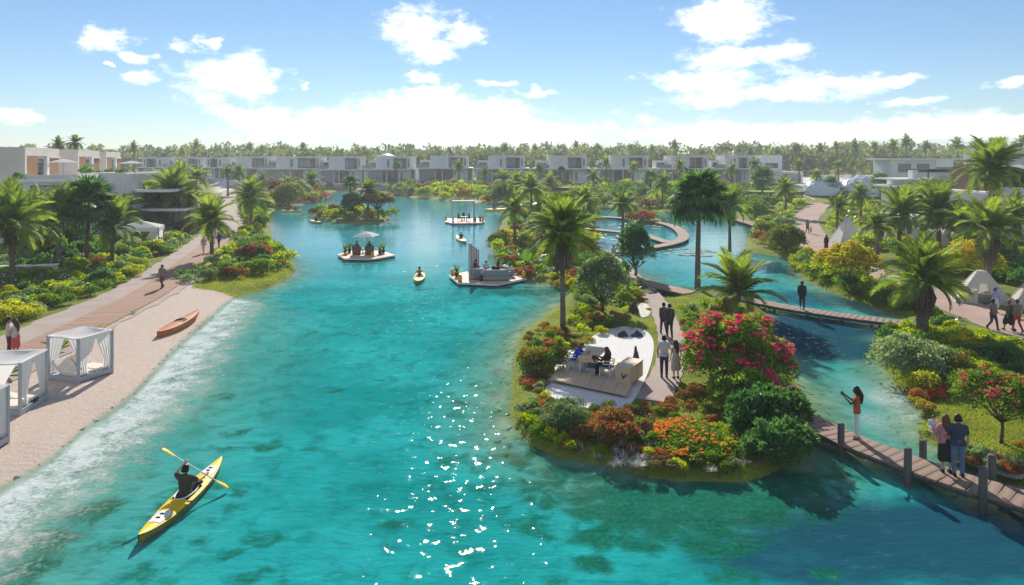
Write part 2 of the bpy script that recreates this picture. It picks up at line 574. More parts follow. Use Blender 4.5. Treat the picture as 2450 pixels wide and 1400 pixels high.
def quadmesh(name, V, Q, mats, attrs=None, smooth=True, mi=None):
    me = bpy.data.meshes.new(name)
    me.vertices.add(len(V))
    me.vertices.foreach_set('co', np.asarray(V, np.float32).ravel())
    k = Q.shape[1]
    me.loops.add(Q.size)
    me.loops.foreach_set('vertex_index', Q.astype(np.int32).ravel())
    me.polygons.add(len(Q))
    me.polygons.foreach_set('loop_start', np.arange(0, Q.size, k, dtype=np.int32))
    me.polygons.foreach_set('use_smooth', np.full(len(Q), smooth))
    for m in (mats if isinstance(mats, (list, tuple)) else [mats]):
        me.materials.append(m)
    if mi is not None:
        me.polygons.foreach_set('material_index', np.asarray(mi, np.int32))
    for nm, a in (attrs or {}).items():
        at = me.attributes.new(nm, 'FLOAT', 'POINT')
        at.data.foreach_set('value', np.asarray(a, np.float32))
    me.update(calc_edges=True)
    me.validate()
    return me


def polymask(px, soft, z=0.3):
    poly = [tuple(W(x, y, z)[:2]) for x, y in px]
    s = edgedist(P, poly) * np.where(inside(P, poly), 1, -1)
    return np.clip(s / soft + 0.5, 0, 1)


sand = polymask([(-700, 1500), (-700, 960), (-100, 850), (0, 812), (90, 782), (200, 732), (330, 678), (400, 648), (432, 668), (470, 690), (540, 698), (620, 712), (680, 700), (640, 800), (420, 1000), (200, 1250), (0, 1500)], 0.8)
plaza = np.maximum(polymask([(1890, 422), (1960, 419), (2130, 418), (2150, 432), (2060, 445), (1900, 443)], 3, 3.0), polymask([(505, 436), (580, 433), (590, 444), (520, 452)], 3, 1.5))
plaza = np.maximum(plaza, polymask([(1118, 472), (1140, 472), (1146, 482), (1118, 482)], 2, .3))
dry = polymask([(640, 462), (900, 446), (960, 452), (960, 470), (800, 462), (690, 490)], 5, 1.0)

m, nt, out = material('ground')
geo = n(nt, 'ShaderNodeNewGeometry')
ns = noise(nt, geo, 0.35, 5, 0.6)
nf = noise(nt, geo, 5.0, 5, 0.7)
ng = noise(nt, geo, 26.0, 3, 0.7)
gcol = mixc(nt, sstep(nt, ns, 0.35, 0.65), (0.150, 0.200, 0.028), (0.240, 0.270, 0.044))
gcol = mixc(nt, sstep(nt, nf, 0.45, 0.75), gcol, (0.080, 0.125, 0.020))
at = {}
for k in ('sand', 'plaza', 'dry', 'sd'):
    a_ = nt.nodes.new('ShaderNodeAttribute')
    a_.attribute_name = k
    at[k] = a_.outputs['Fac']
gcol = mixc(nt, at['dry'], gcol, mixc(nt, nf, (0.21, 0.15, 0.075), (0.13, 0.11, 0.05)))
scol = mixc(nt, sstep(nt, nf, 0.3, 0.7), (0.60, 0.49, 0.415), (0.52, 0.42, 0.35))
scol = mixc(nt, sstep(nt, ng, 0.55, 0.8), scol, (0.44, 0.34, 0.28))
edge = mth(nt, 'ADD', at['sand'], mth(nt, 'MULTIPLY', mth(nt, 'SUBTRACT', nf, 0.5), 0.6))
gcol = mixc(nt, sstep(nt, edge, 0.4, 0.6), gcol, scol)
gcol = mixc(nt, at['plaza'], gcol, (0.66, 0.60, 0.52))
# lake bed: pale sand below the waterline
wet = sstep(nt, at['sd'], 0.15, -0.5)
bed = mixc(nt, sstep(nt, ns, 0.4, 0.6), (0.36, 0.42, 0.26), (0.15, 0.26, 0.12))
gcol = mixc(nt, wet, gcol, bed)
hb = mth(nt, 'ADD', mth(nt, 'MULTIPLY', nf, 0.6), mth(nt, 'MULTIPLY', ng, 0.4))
principled(nt, out, gcol, 0.95, 0.1, hb, 0.9, 0.10)
M['ground'] = m
V = np.column_stack([P, Zt])
link('ground', quadmesh('ground', V, Q, m, {'sand': sand, 'plaza': plaza, 'dry': dry, 'sd': Sd}))['kind'] = 'structure'

# ---- water surface, over the bed; 'depth' drives how much of the bed shows through
wm = ((-Zt > -0.06).astype(bool) & (P[:, 1] < 300) & (np.abs(P[:, 0]) < 1.2 * P[:, 1] + 40))
keep = wm[Q].any(1)
Qw = Q[keep]
usedv = np.unique(Qw)
remap = np.full(len(P), -1)
remap[usedv] = np.arange(len(usedv))
Pw = P[usedv]
depth = np.clip(-Zt[usedv], 0, None)


def blob(lst, soft=1.0):
    """weed beds: px centre, radius in metres (x, y)"""
    r = np.zeros(len(Pw))
    for (x, y, rx, ry, st) in lst:
        c = W(x, y, 0)
        d = np.sqrt(((Pw[:, 0] - c.x) / rx) ** 2 + ((Pw[:, 1] - c.y) / ry) ** 2)
        r = np.maximum(r, st * np.clip((1.25 - d) / 0.7, 0, 1))
    return r


weed = blob([(640, 1070, .55, .6, .8), (745, 1078, .6, .5, .45), (520, 955, .7, .9, .5), (690, 876, .9, .8, .4), (220, 1225, .8, .9, .8), (90, 1300, .9, 1.0, .8), (40, 1380, .8, 1.2, .9), (270, 1300, .7, .5, .5),
             (560, 1330, .5, .4, .4), (350, 1370, .5, .5, .5), (450, 1010, .5, .5, .3), (900, 800, 1.6, .7, .3), (1000, 960, .7, .5, .35), (780, 830, 1, 1, .25),
             (1640, 1200, 4.6, 1.7, 1.0), (1380, 1160, 2.0, 1.6, .75), (1300, 1260, 1.1, 1.0, .55), (1520, 1280, 2.2, 1.0, .9), (1700, 1290, 1.6, .9, .9), (1900, 1160, 1.9, 1.2, .9),
             (1420, 1350, .7, .5, .8), (1750, 1380, 1.0, .45, .7), (1980, 1375, .45, .3, .9), (1330, 1390, .5, .4, .8), (2050, 1130, 1.2, .6, .55),
             (1290, 700, 5.0, 1.6, .7), (1330, 690, 3, 1, .7), (1600, 525, 12, 6, .4), (880, 545, 8, 5, .65), (870, 628, 3.2, 2.2, .65), (1200, 690, 4, 1.6, .5),
             *[(rng.uniform(450, 1200), rng.uniform(760, 1390), rng.uniform(.35, .9), rng.uniform(.3, .7), rng.uniform(.3, .6)) for _ in range(22)], *[(rng.uniform(60, 420), rng.uniform(1180, 1390), rng.uniform(.3, .7), rng.uniform(.3, .6), rng.uniform(.35, .7)) for _ in range(8)], (1240, 1080, 1.2, 1.6, .6), (1190, 880, .8, 2.0, .35),
             (1010, 690, 1.0, 1.8, .5), (430, 1215, 1.6, 1.5, .45), (1180, 1130, 2.5, 2.5, .35), (1150, 950, 1.8, 3.5, .28)])
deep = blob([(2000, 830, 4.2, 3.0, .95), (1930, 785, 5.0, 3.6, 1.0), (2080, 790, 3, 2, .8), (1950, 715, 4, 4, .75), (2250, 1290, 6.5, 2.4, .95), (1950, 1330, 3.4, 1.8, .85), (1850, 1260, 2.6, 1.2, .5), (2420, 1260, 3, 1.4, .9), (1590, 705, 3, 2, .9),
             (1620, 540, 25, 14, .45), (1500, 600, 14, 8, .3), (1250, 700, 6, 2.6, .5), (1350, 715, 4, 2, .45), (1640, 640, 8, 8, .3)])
surf = blob([(2160, 965, 1.6, 2.6, .9), (2130, 1010, 1.5, 1.6, .7), (2100, 930, 1.5, 2, .6), (2210, 1040, .9, .6, .8)])
m, nt, out = material('water')
geo = n(nt, 'ShaderNodeNewGeometry')
av = {}
for k in ('depth', 'weed', 'deep', 'beach', 'surf'):
    a_ = nt.nodes.new('ShaderNodeAttribute')
    a_.attribute_name = k
    av[k] = a_.outputs['Fac']
nb = noise(nt, geo, 0.16, 4, 0.55)
nm = noise(nt, geo, 1.1, 5, 0.65, 0.4)
nf = noise(nt, geo, 7.0, 4, 0.7)
col = mixc(nt, sstep(nt, nb, 0.35, 0.65), (0.008, 0.240, 0.232), (0.020, 0.355, 0.355))
col = mixc(nt, mth(nt, 'MULTIPLY', sstep(nt, nm, 0.46, 0.68), 0.62), col, (0.004, 0.160, 0.140))
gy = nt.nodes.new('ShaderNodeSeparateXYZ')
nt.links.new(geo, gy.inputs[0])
col = mixc(nt, mth(nt, 'MULTIPLY', sstep(nt, gy.outputs[1], 35.0, 110.0), 0.6), col, (0.050, 0.44, 0.54))      # paler far bed, with sky reflection and haze painted into the water colour
shal = mth(nt, 'MULTIPLY', sstep(nt, av['depth'], 0.9, 0.10), 0.8)
col = mixc(nt, shal, col, mixc(nt, sstep(nt, nm, 0.4, 0.65), (0.10, 0.43, 0.37), (0.05, 0.30, 0.24)))
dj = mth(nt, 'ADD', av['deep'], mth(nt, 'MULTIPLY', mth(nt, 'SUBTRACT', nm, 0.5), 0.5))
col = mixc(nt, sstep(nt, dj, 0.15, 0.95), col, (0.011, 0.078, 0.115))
wj = mth(nt, 'ADD', av['weed'], mth(nt, 'MULTIPLY', mth(nt, 'SUBTRACT', nm, 0.5), 2.2))
wj = mth(nt, 'ADD', wj, mth(nt, 'MULTIPLY', mth(nt, 'SUBTRACT', nf, 0.5), 0.9))
wj = mth(nt, 'MULTIPLY', sstep(nt, wj, 0.18, 0.9), sstep(nt, av['weed'], 0.02, 0.3))
weedc = mixc(nt, sstep(nt, nf, 0.4, 0.7), (0.004, 0.095, 0.058), (0.014, 0.18, 0.095))
col = mixc(nt, mth(nt, 'MULTIPLY', wj, 0.9), col, weedc)
# foam washing over the shallows of the beach and by the right bank
fo = mth(nt, 'ADD', mth(nt, 'MULTIPLY', nm, 0.7), mth(nt, 'MULTIPLY', nf, 0.5))
near = mth(nt, 'MULTIPLY', mth(nt, 'MULTIPLY', sstep(nt, av['depth'], 0.55, 0.05), av['beach']), 0.62)
near = mth(nt, 'MAXIMUM', near, mth(nt, 'MULTIPLY', av['surf'], 0.50))
col = mixc(nt, mth(nt, 'MULTIPLY', av['surf'], 0.6), col, (0.26, 0.58, 0.58))
foam = mth(nt, 'MULTIPLY', sstep(nt, mth(nt, 'ADD', fo, near), 0.84, 1.3), sstep(nt, av['depth'], 0.0, 0.05))
col = mixc(nt, mth(nt, 'MULTIPLY', foam, 0.85), col, (0.78, 0.80, 0.80))
alpha = mth(nt, 'SUBTRACT', 1.0, mth(nt, 'EXPONENT', mth(nt, 'MULTIPLY', av['depth'], -3.4)))
alpha = mth(nt, 'MAXIMUM', alpha, mth(nt, 'MULTIPLY', foam, 0.8))
alpha = mth(nt, 'MAXIMUM', alpha, mth(nt, 'MULTIPLY', mth(nt, 'MAXIMUM', av['deep'], av['weed']), 0.9))
st = n(nt, 'ShaderNodeVectorMath', geo, (0.75, 1.5, 1), op='MULTIPLY')
w1 = noise(nt, st, 1.1, 3, 0.5, 0.5)
w2 = noise(nt, st, 4.5, 3, 0.55, 0.6)
w3 = noise(nt, st, 0.3, 2, 0.5)
hgt = mth(nt, 'ADD', mth(nt, 'MULTIPLY', w1, 0.6), mth(nt, 'MULTIPLY', w2, 0.22))
hgt = mth(nt, 'ADD', hgt, mth(nt, 'MULTIPLY', w3, 0.8))
bp = nt.nodes.new('ShaderNodeBump')
bp.inputs['Strength'].default_value = 0.75
sy_ = nt.nodes.new('ShaderNodeSeparateXYZ')
nt.links.new(geo, sy_.inputs[0])
calm = mth(nt, 'ADD', mth(nt, 'MULTIPLY', sstep(nt, sy_.outputs[1], 40.0, 17.0), 0.10), 0.030)     # the far lake lies calmer
nt.links.new(calm, bp.inputs['Distance'])
nt.links.new(hgt, bp.inputs['Height'])
df = nt.nodes.new('ShaderNodeBsdfDiffuse')
nt.links.new(col, df.inputs[0])
nt.links.new(bp.outputs[0], df.inputs['Normal'])
tp = nt.nodes.new('ShaderNodeBsdfTransparent')
m1 = nt.nodes.new('ShaderNodeMixShader')
nt.links.new(alpha, m1.inputs[0])
nt.links.new(tp.outputs[0], m1.inputs[1])
nt.links.new(df.outputs[0], m1.inputs[2])
gl = nt.nodes.new('ShaderNodeBsdfGlossy')
# wind-ruffled near water: mostly matt, with small smooth facets that catch the sun
gp = nt.nodes.new('ShaderNodeSeparateXYZ')
nt.links.new(geo, gp.inputs[0])
ruf = sstep(nt, gp.outputs[1], 80.0, 44.0)
fac = sstep(nt, noise(nt, geo, 3.0, 2, 0.5), 0.615, 0.64)
gl.inputs['Roughness'].default_value = 0.05
gwt = mth(nt, 'SUBTRACT', 1.0, mth(nt, 'MULTIPLY', ruf, mth(nt, 'SUBTRACT', 1.0, fac)))
nt.links.new(bp.outputs[0], gl.inputs['Normal'])
fr = nt.nodes.new('ShaderNodeFresnel')
fr.inputs[0].default_value = 1.333
nt.links.new(bp.outputs[0], fr.inputs['Normal'])
m2 = nt.nodes.new('ShaderNodeMixShader')
nt.links.new(mth(nt, 'MULTIPLY', fr.outputs[0], mth(nt, 'MULTIPLY', gwt, 0.95)), m2.inputs[0])
nt.links.new(m1.outputs[0], m2.inputs[1])
nt.links.new(gl.outputs[0], m2.inputs[2])
nt.links.new(m2.outputs[0], out.inputs[0])
M['water'] = m
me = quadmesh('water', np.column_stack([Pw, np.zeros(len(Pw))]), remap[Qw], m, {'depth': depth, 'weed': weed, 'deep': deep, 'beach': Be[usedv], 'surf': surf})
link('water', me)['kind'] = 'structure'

# ------------------------------------------------------------------ paths
AVOID = []            # (polyline, half width) kept free of plants


def resample(pts, step):
    pts = [Vector(p) for p in pts]
    # Catmull-Rom through the points, then even spacing
    fine = []
    for i in range(len(pts) - 1):
        p0, p1, p2, p3 = pts[max(i - 1, 0)], pts[i], pts[i + 1], pts[min(i + 2, len(pts) - 1)]
        for k in range(24):
            t = k / 24
            fine.append(0.5 * ((2 * p1) + (p2 - p0) * t + (2 * p0 - 5 * p1 + 4 * p2 - p3) * t * t + (3 * p1 - p0 - 3 * p2 + p3) * t ** 3))
    fine.append(pts[-1])
    out, acc_ = [fine[0]], 0
    for a, b in zip(fine, fine[1:]):
        L = (b - a).length
        while acc_ + L >= step:
            a = a.lerp(b, (step - acc_) / L)
            L = (b - a).length
            out.append(a.copy())
            acc_ = 0
        acc_ += L
    return out


def ribbon(name, pts, width, mat, dz=0.03, step=1.0, label=None):
    c = resample(pts, step)
    vs, fs = [], []
    for i, p in enumerate(c):
        t = (c[min(i + 1, len(c) - 1)] - c[max(i - 1, 0)])
        t.z = 0
        t.normalize()
        s = Vector((t.y, -t.x, 0))
        w = width(i / (len(c) - 1)) if callable(width) else width
        w *= 1 + 0.05 * math.sin(i * 1.7) + 0.03 * math.sin(i * 3.1)
        for k in (-.5, -.17, .17, .5):
            q = p + s * w * k
            vs.append((q.x, q.y, float(hland(q.x, q.y)) + dz))
    for i in range(len(c) - 1):
        for k in range(3):
            fs.append((i * 4 + k, i * 4 + k + 1, i * 4 + 5 + k, i * 4 + 4 + k))
    mb = MB()
    mb.add(vs, fs)
    AVOID.append(([tuple(p[:2]) for p in c], (width(0.5) if callable(width) else width) / 2))
    return mb.build(name, mat)


left_c = [W(-260, 985), W(-60, 888), W(70, 832), W(190, 770), W(290, 725), W(370, 684), W(425, 644), W(490, 592), W(530, 556), W(543, 525), W(546, 495), W(547, 475), W(550, 455)]
o = ribbon('garden_path', left_c, lambda t: 5.2 - 1.4 * t, M['pathgrit'])
o['kind'] = 'structure'
right_c = [WG(1966, 486), W(1945, 505), W(1925, 525), W(1935, 560), W(1972, 598), W(2050, 640), W(2150, 680), W(2250, 716), W(2350, 752), W(2450, 790), W(2600, 840)]
ribbon('curving_path', right_c, lambda t: 4.4 - 0.8 * t, M['pathpink'])['kind'] = 'structure'
isle_c = [W(1560, 960), W(1590, 905), W(1606, 855), W(1603, 795), W(1584, 748), W(1563, 712), W(1540, 686), W(1506, 655), W(1470, 622), W(1437, 603)]
ribbon('island_path', isle_c, 1.35, M['pathgrit'], step=0.5)['kind'] = 'structure'
ribbon('far_walk', [WG(560, 452), WG(556, 446), WG(600, 441), WG(690, 443), WG(800, 446), WG(930, 450)], 4.0, M['pathpink'], step=3)['kind'] = 'structure'


def patch(name, px, mat, dz=0.035, z=0.3):
    pl = smooth_poly([tuple(W(x, y, z)[:2]) for x, y in px], 2)
    mb = MB().prism(pl, z - 0.05, z + dz)
    return mb.build(name, mat)


m, nt, out = material('white_gravel')
geo = n(nt, 'ShaderNodeNewGeometry')
vo = nt.nodes.new('ShaderNodeTexVoronoi')
vo.inputs['Scale'].default_value = 22
nt.links.new(geo, vo.inputs['Vector'])
hue = mixc(nt, vo.outputs['Color'], (0.64, 0.63, 0.62), (0.80, 0.78, 0.76))
principled(nt, out, hue, 0.85, 0.2, mth(nt, 'SUBTRACT', 1.0, vo.outputs['Distance']), 0.9, 0.03)
M['gravel'] = m
GRAVEL = [(1318, 962), (1300, 935), (1322, 885), (1350, 850), (1400, 818), (1440, 792), (1500, 780), (1545, 790), (1566, 815), (1562, 860), (1545, 910), (1520, 955), (1500, 978), (1400, 980)]
patch('gravel_bed', GRAVEL, M['gravel'])['kind'] = 'structure'
patch('gravel_strip', [(1528, 762), (1524, 735), (1538, 722), (1556, 735), (1556, 758)], M['gravel'])['kind'] = 'structure'
M['shingle'] = pm('grey_shingle', (0.36, 0.34, 0.32), (0.22, 0.21, 0.20), 14, .85, .2, .9, 24, .03, world=True)
patch('shingle_bed', [(2240, 1062), (2330, 1068), (2450, 1120), (2450, 1150), (2350, 1120), (2270, 1085)], M['shingle'])['kind'] = 'structure'
gravel_poly = [tuple(W(x, y)[:2]) for x, y in GRAVEL]


# ------------------------------------------------------------------ planked walks
def plank_mesh(mat):
    mb = MB().box((-.5, -.5, -.5), (.5, .5, .5))
    o_ = mb.mesh('plank', mat)
    return o_


PL = {k: plank_mesh(M[k]) for k in ('deck', 'deck_pink')}


def planks(root, pts, width, pw, gap, z, kind, thick=0.05, beams=True, limit=300, beam_depth=0.14):
    c = resample(pts, pw + gap)
    k = 0
    for i, p in enumerate(c[:-1]):
        t = (c[i + 1] - p)
        a = math.atan2(-t.x, t.y)
        q = p + t * .5
        o_ = link('plank', PL[kind], root, (q.x, q.y, z - thick / 2 + random.uniform(-.005, .005)), (0, 0, a + random.uniform(-.012, .012)), (width * random.uniform(.98, 1.03), pw, thick))
        k += 1
        if k >= limit:
            break
    if beams:
        for sgn in (-1, 1):
            cc = resample(pts, 0.8)
            line = []
            for i, p in enumerate(cc):
                t = (cc[min(i + 1, len(cc) - 1)] - cc[max(i - 1, 0)]).normalized()
                line.append(Vector((p.x, p.y, z - thick - beam_depth / 2 - .004)) + Vector((t.y, -t.x, 0)) * sgn * width * .42)
            mb = MB()
            mb.tube(line, beam_depth / 2, 4)
            mb.build('beam', M['post'], root)
    AVOID.append(([tuple(p[:2]) for p in c], width / 2))
    return c


def post(root, x, y, z0, z1, r=.11, mat=None):
    p = W(x, y, 0.0)
    mb = MB()
    mb.tube([(p.x, p.y, z0), (p.x, p.y, z1 - .03), (p.x, p.y, z1)], [r, r, r * .85], 9)
    return mb.build('post', M['post'], root)


b = thing('plank_boardwalk', 'long pinkish plank boardwalk beside the pale beach and the canopied daybeds', 'boardwalk')
bw = [W(20, 868), W(150, 808), W(262, 752), W(355, 704), W(415, 662), W(470, 618), W(520, 576), W(541, 545)]
planks(b, bw, 2.5, 0.20, 0.015, 0.375, 'deck_pink', 0.04, False, 290)
BRZ = 0.48
b = thing('footbridge', 'weathered plank footbridge with round grey posts in the lower right corner', 'bridge')
nb_c = [W(1880, 984, BRZ), W(1960, 1018, BRZ), W(2050, 1058, BRZ), W(2165, 1101, BRZ), W(2290, 1146, BRZ), W(2410, 1181, BRZ), W(2540, 1222, BRZ), W(2650, 1262, BRZ)]
planks(b, nb_c, 1.2, 0.30, 0.025, BRZ, 'deck', 0.06)
for (x, y, hgt_) in ((1897, 1012, .95), (2012, 1094, 1.12), (2172, 1164, 1.15), (2208, 1128, .98), (2352, 1228, 1.22), (2373, 1178, 1.1), (2520, 1262, 1.1)):
    post(b, x, y, -1.0, hgt_)
b = thing('footbridge', 'narrow plank footbridge over the blue channel carrying a lone walker in black', 'bridge')
mid_c = [W(1775, 712, .42), W(1830, 724, .42), W(1920, 740, .42), W(2040, 757, .42), W(2130, 768, .42), W(2190, 776, .42)]
planks(b, mid_c, 1.25, 0.32, 0.03, .42, 'deck', 0.06)
for t_ in range(1, 5):
    p = mid_c[0].lerp(mid_c[-1], t_ / 5)
    for s_ in (-.45, .45):
        MB().tube([(p.x, p.y + s_, -1.2), (p.x, p.y + s_, .2)], .07, 6).build('pile', M['post'], b)
b = thing('curved_boardwalk', 'S-shaped low boardwalk looping across the upper lagoon', 'boardwalk')
planks(b, [W(1402, 546, .35), W(1440, 550, .35), W(1490, 555, .35), W(1540, 562, .35), W(1578, 573, .35), W(1600, 580, .35)], 1.35, 0.45, 0.03, .35, 'deck', 0.08)
planks(b, [W(1552, 529, .35), W(1590, 535, .35), W(1618, 545, .35), W(1634, 560, .35), W(1630, 573, .35), W(1602, 583, .35), W(1560, 591, .35), W(1520, 596, .35), W(1480, 601, .35), W(1445, 603, .35)], 1.35, 0.45, 0.03, .36, 'deck', 0.08)
b = thing('jetty', 'short flat jetty at the far left end of the upper lagoon', 'jetty')
planks(b, [W(1426, 517, .35), W(1450, 518.5, .35), W(1480, 520.5, .35), W(1505, 523, .35)], 1.6, 0.5, 0.03, .35, 'deck', 0.08)
b = thing('jetty', 'straight walkway edging the right end of the upper lagoon under the trees', 'jetty')
planks(b, [W(1752, 523, .4), W(1775, 528, .4), W(1800, 535, .4), W(1815, 540, .4)], 1.6, 0.5, 0.03, .4, 'deck', 0.08)
b = thing('footbridge', 'short pinkish footbridge linking the central garden to the island path', 'bridge')
planks(b, [W(1535, 672, .4), W(1565, 680, .4), W(1605, 690, .4), W(1655, 701, .4)], 1.5, 0.30, 0.02, .4, 'deck_pink', 0.06)
# ================================================================== vegetation
FM = {}
FM['green'] = foliage('leaf_green', (0.032, 0.076, 0.014), (0.098, 0.185, 0.026), (0.215, 0.325, 0.048), 0.42, 0.6, 0.15)
FM['dark'] = foliage('leaf_dark', (0.026, 0.080, 0.032), (0.064, 0.165, 0.060), (0.140, 0.265, 0.088), 0.4, 0.5, 0.22)
FM['lime'] = foliage('leaf_lime', (0.080, 0.130, 0.010), (0.225, 0.300, 0.017), (0.440, 0.460, 0.026), 0.48, 0.6, 0.15)
FM['olive'] = foliage('leaf_olive', (0.054, 0.072, 0.022), (0.145, 0.175, 0.052), (0.265, 0.290, 0.098), 0.4, 0.65, 0.12)
FM['grey'] = foliage('leaf_greygreen', (0.050, 0.090, 0.050), (0.135, 0.205, 0.115), (0.300, 0.390, 0.240), 0.38, 0.6, 0.15)
FM['rust'] = foliage('leaf_rust', (0.065, 0.035, 0.016), (0.170, 0.095, 0.045), (0.310, 0.185, 0.090), 0.4, 0.65, 0.12)
FM['banana'] = foliage('leaf_banana', (0.030, 0.085, 0.012), (0.095, 0.190, 0.020), (0.230, 0.310, 0.030), 0.45, 0.35, 0.4)
FM['palm'] = foliage('leaf_palm', (0.028, 0.070, 0.020), (0.095, 0.160, 0.036), (0.270, 0.315, 0.062), 0.46, 0.6, 0.14)
FM['palmdry'] = foliage('leaf_palm_dry', (0.045, 0.040, 0.020), (0.120, 0.100, 0.045), (0.200, 0.160, 0.080), 0.2)
FM['fan'] = foliage('leaf_fanpalm', (0.016, 0.066, 0.030), (0.058, 0.155, 0.056), (0.175, 0.280, 0.098), 0.42, 0.6, 0.14)
FM['silver'] = foliage('leaf_silver', (0.16, 0.17, 0.19), (0.36, 0.36, 0.40), (0.58, 0.57, 0.60), 0.15)
FM['grass'] = foliage('grass_blade', (0.065, 0.105, 0.012), (0.175, 0.220, 0.022), (0.340, 0.350, 0.042), 0.45, 0.7, 0.1)
FM['forest'] = foliage('forest_leaf', (0.050, 0.078, 0.028), (0.115, 0.150, 0.056), (0.205, 0.235, 0.088), 0.35, 0.8, 0.05)
FM['pink'] = foliage('flower_pink', (0.48, 0.015, 0.13), (0.72, 0.045, 0.25), (0.82, 0.16, 0.38), 0.4, 0.7, 0.1)
FM['red'] = foliage('flower_red', (0.42, 0.008, 0.006), (0.70, 0.018, 0.010), (0.80, 0.09, 0.03), 0.35)
FM['orange'] = foliage('flower_orange', (0.60, 0.16, 0.006), (0.80, 0.30, 0.012), (0.85, 0.42, 0.04), 0.3)
FM['yellow'] = foliage('flower_yellow', (0.50, 0.26, 0.008), (0.72, 0.42, 0.015), (0.80, 0.56, 0.06), 0.35)
FM['white'] = foliage('flower_white', (0.55, 0.54, 0.47), (0.72, 0.70, 0.64), (0.82, 0.80, 0.76), 0.3)
FM['coral'] = foliage('flower_coral', (0.38, 0.075, 0.035), (0.58, 0.16, 0.065), (0.70, 0.28, 0.13), 0.4, 0.7, 0.1)
FM['purple'] = foliage('flower_purple', (0.28, 0.02, 0.25), (0.46, 0.05, 0.42), (0.60, 0.16, 0.55), 0.35)


def unit(v):
    return v / np.maximum(np.linalg.norm(v, axis=1, keepdims=True), 1e-9)


def leaves(pos, d, nrm, L, Wd, var, fold=0.15):
    """diamond leaves: (V,Q,var)"""
    k = len(pos)
    d = unit(d)
    s = unit(np.cross(d, nrm))
    nn = np.cross(s, d)
    L = np.broadcast_to(L, (k,))[:, None]
    Wd = np.broadcast_to(Wd, (k,))[:, None]
    a = pos
    b = pos + d * L * .45 + s * Wd * .5 + nn * L * fold
    c = pos + d * L - nn * L * fold * .6
    e = pos + d * L * .45 - s * Wd * .5 + nn * L * fold
    V = np.stack([a, b, c, e], 1).reshape(-1, 3)
    Q_ = np.arange(k * 4).reshape(-1, 4)
    return V, Q_, np.repeat(var, 4)


def join(parts):
    """[(V,Q,var,mi)] -> arrays"""
    Vs, Qs, vs, ms, b = [], [], [], [], 0
    for (V_, Q_, v_, mi) in parts:
        Vs.append(V_); Qs.append(Q_ + b); vs.append(v_); ms.append(np.full(len(Q_), mi)); b += len(V_)
    return np.concatenate(Vs), np.concatenate(Qs), np.concatenate(vs), np.concatenate(ms)


def lobepts(r, k, lobes, shell=(0.72, 1.02)):
    """points on overlapping lobes; returns pos, outward normal"""
    w = np.array([l[3] ** 2 for l in lobes]); w /= w.sum()
    ch = r.choice(len(lobes), k, p=w)
    c = np.array([l[:3] for l in lobes])[ch]
    rad = np.array([l[3] for l in lobes])[ch]
    dirs = unit(r.normal(size=(k, 3)))
    dirs[:, 2] = np.where(dirs[:, 2] < -0.35, -dirs[:, 2], dirs[:, 2])
    rr = rad * r.uniform(shell[0], shell[1], k) ** 0.7
    return c + dirs * rr[:, None] * np.array([1, 1, .9]), dirs


def mklobes(r, nl, spread, h, base=0.35):
    ls = []
    for i in range(nl):
        a = r.uniform(0, 2 * PI)
        q = spread * math.sqrt(r.uniform(0, 1))
        rad = r.uniform(.28, .5) * (1.1 - .35 * q)
        ls.append((math.cos(a) * q, math.sin(a) * q, base + r.uniform(0, h) * (1 - .5 * q), rad))
    return ls


def shrub_mesh(name, leafmat, seed, nleaf=1300, nl=9, spread=.62, h=.55, LL=.13, LW=.075, flower=None, nfl=0, fs=.05, upright=.2, base=.3, droop=0.0):
    r = np.random.default_rng(seed)
    lobes = mklobes(r, nl, spread, h, base)
    p, nr = lobepts(r, nleaf, lobes)
    p[:, 2] = np.maximum(p[:, 2], 0.01)
    d = unit(nr + r.normal(size=p.shape) * .75 + np.array([0, 0, upright - droop]))
    # clump-wise brightness plus leaf-wise jitter
    cl = np.sin(p[:, 0] * 6 + seed) * np.sin(p[:, 1] * 7 + 1.3 * seed) * np.sin(p[:, 2] * 6 + .7 * seed)
    var = np.clip(.48 + .30 * cl + r.normal(size=nleaf) * .16, 0, 1)
    nn = unit(nr + r.normal(size=p.shape) * .55)
    sz = LL * r.uniform(.6, 1.35, nleaf)
    parts = [(*leaves(p, d, nn, sz, sz * LW / LL, var), 0)]
    mats = [leafmat]
    # a few woody stems from the ground
    mb = MB()
    for i in range(5):
        l = lobes[i % len(lobes)]
        mb.tube([(l[0] * .15, l[1] * .15, -.03), (l[0] * .5, l[1] * .5, l[2] * .5), (l[0], l[1], l[2])], [.03, .022, .01], 4, caps=False)
    fq = [f for f in mb.f if len(f) == 4]
    parts.append((np.array(mb.v), np.array(fq), np.full(len(mb.v), .5), 1))
    mats.append(M['bark'])
    if flower is not None:
        p, nr = lobepts(r, nfl * 4, lobes, (.98, 1.06))
        keepf = (nr[:, 2] > .05)
        p, nr = p[keepf][:nfl], nr[keepf][:nfl]
        fp = flower_parts(r, p, nr, fs)
        parts.append((*fp, 2))
        mats.append(flower)
    V_, Q_, v_, mi = join(parts)
    return quadmesh(name, V_, Q_, mats, {'var': v_}, False, mi)


def flower_parts(r, p, nr, fs, petals=5):
    """small open blossoms: petals round a centre"""
    k = len(p)
    P_, D_, N_ = [], [], []
    nr = unit(nr + np.array([0, 0, .5]))
    t1 = unit(np.cross(nr, np.array([.3, .2, .9]) + r.normal(size=nr.shape) * .2))
    t2 = np.cross(nr, t1)
    for j in range(petals):
        a = 2 * PI * j / petals
        dd = t1 * math.cos(a) + t2 * math.sin(a) + nr * .45
        P_.append(p); D_.append(dd); N_.append(nr)
    P_, D_, N_ = np.concatenate(P_), np.concatenate(D_), np.concatenate(N_)
    sz = np.tile(fs * r.uniform(.7, 1.3, k), petals)
    return leaves(P_, D_, N_, sz, sz * .8, np.clip(r.normal(.5, .22, k * petals), 0, 1))


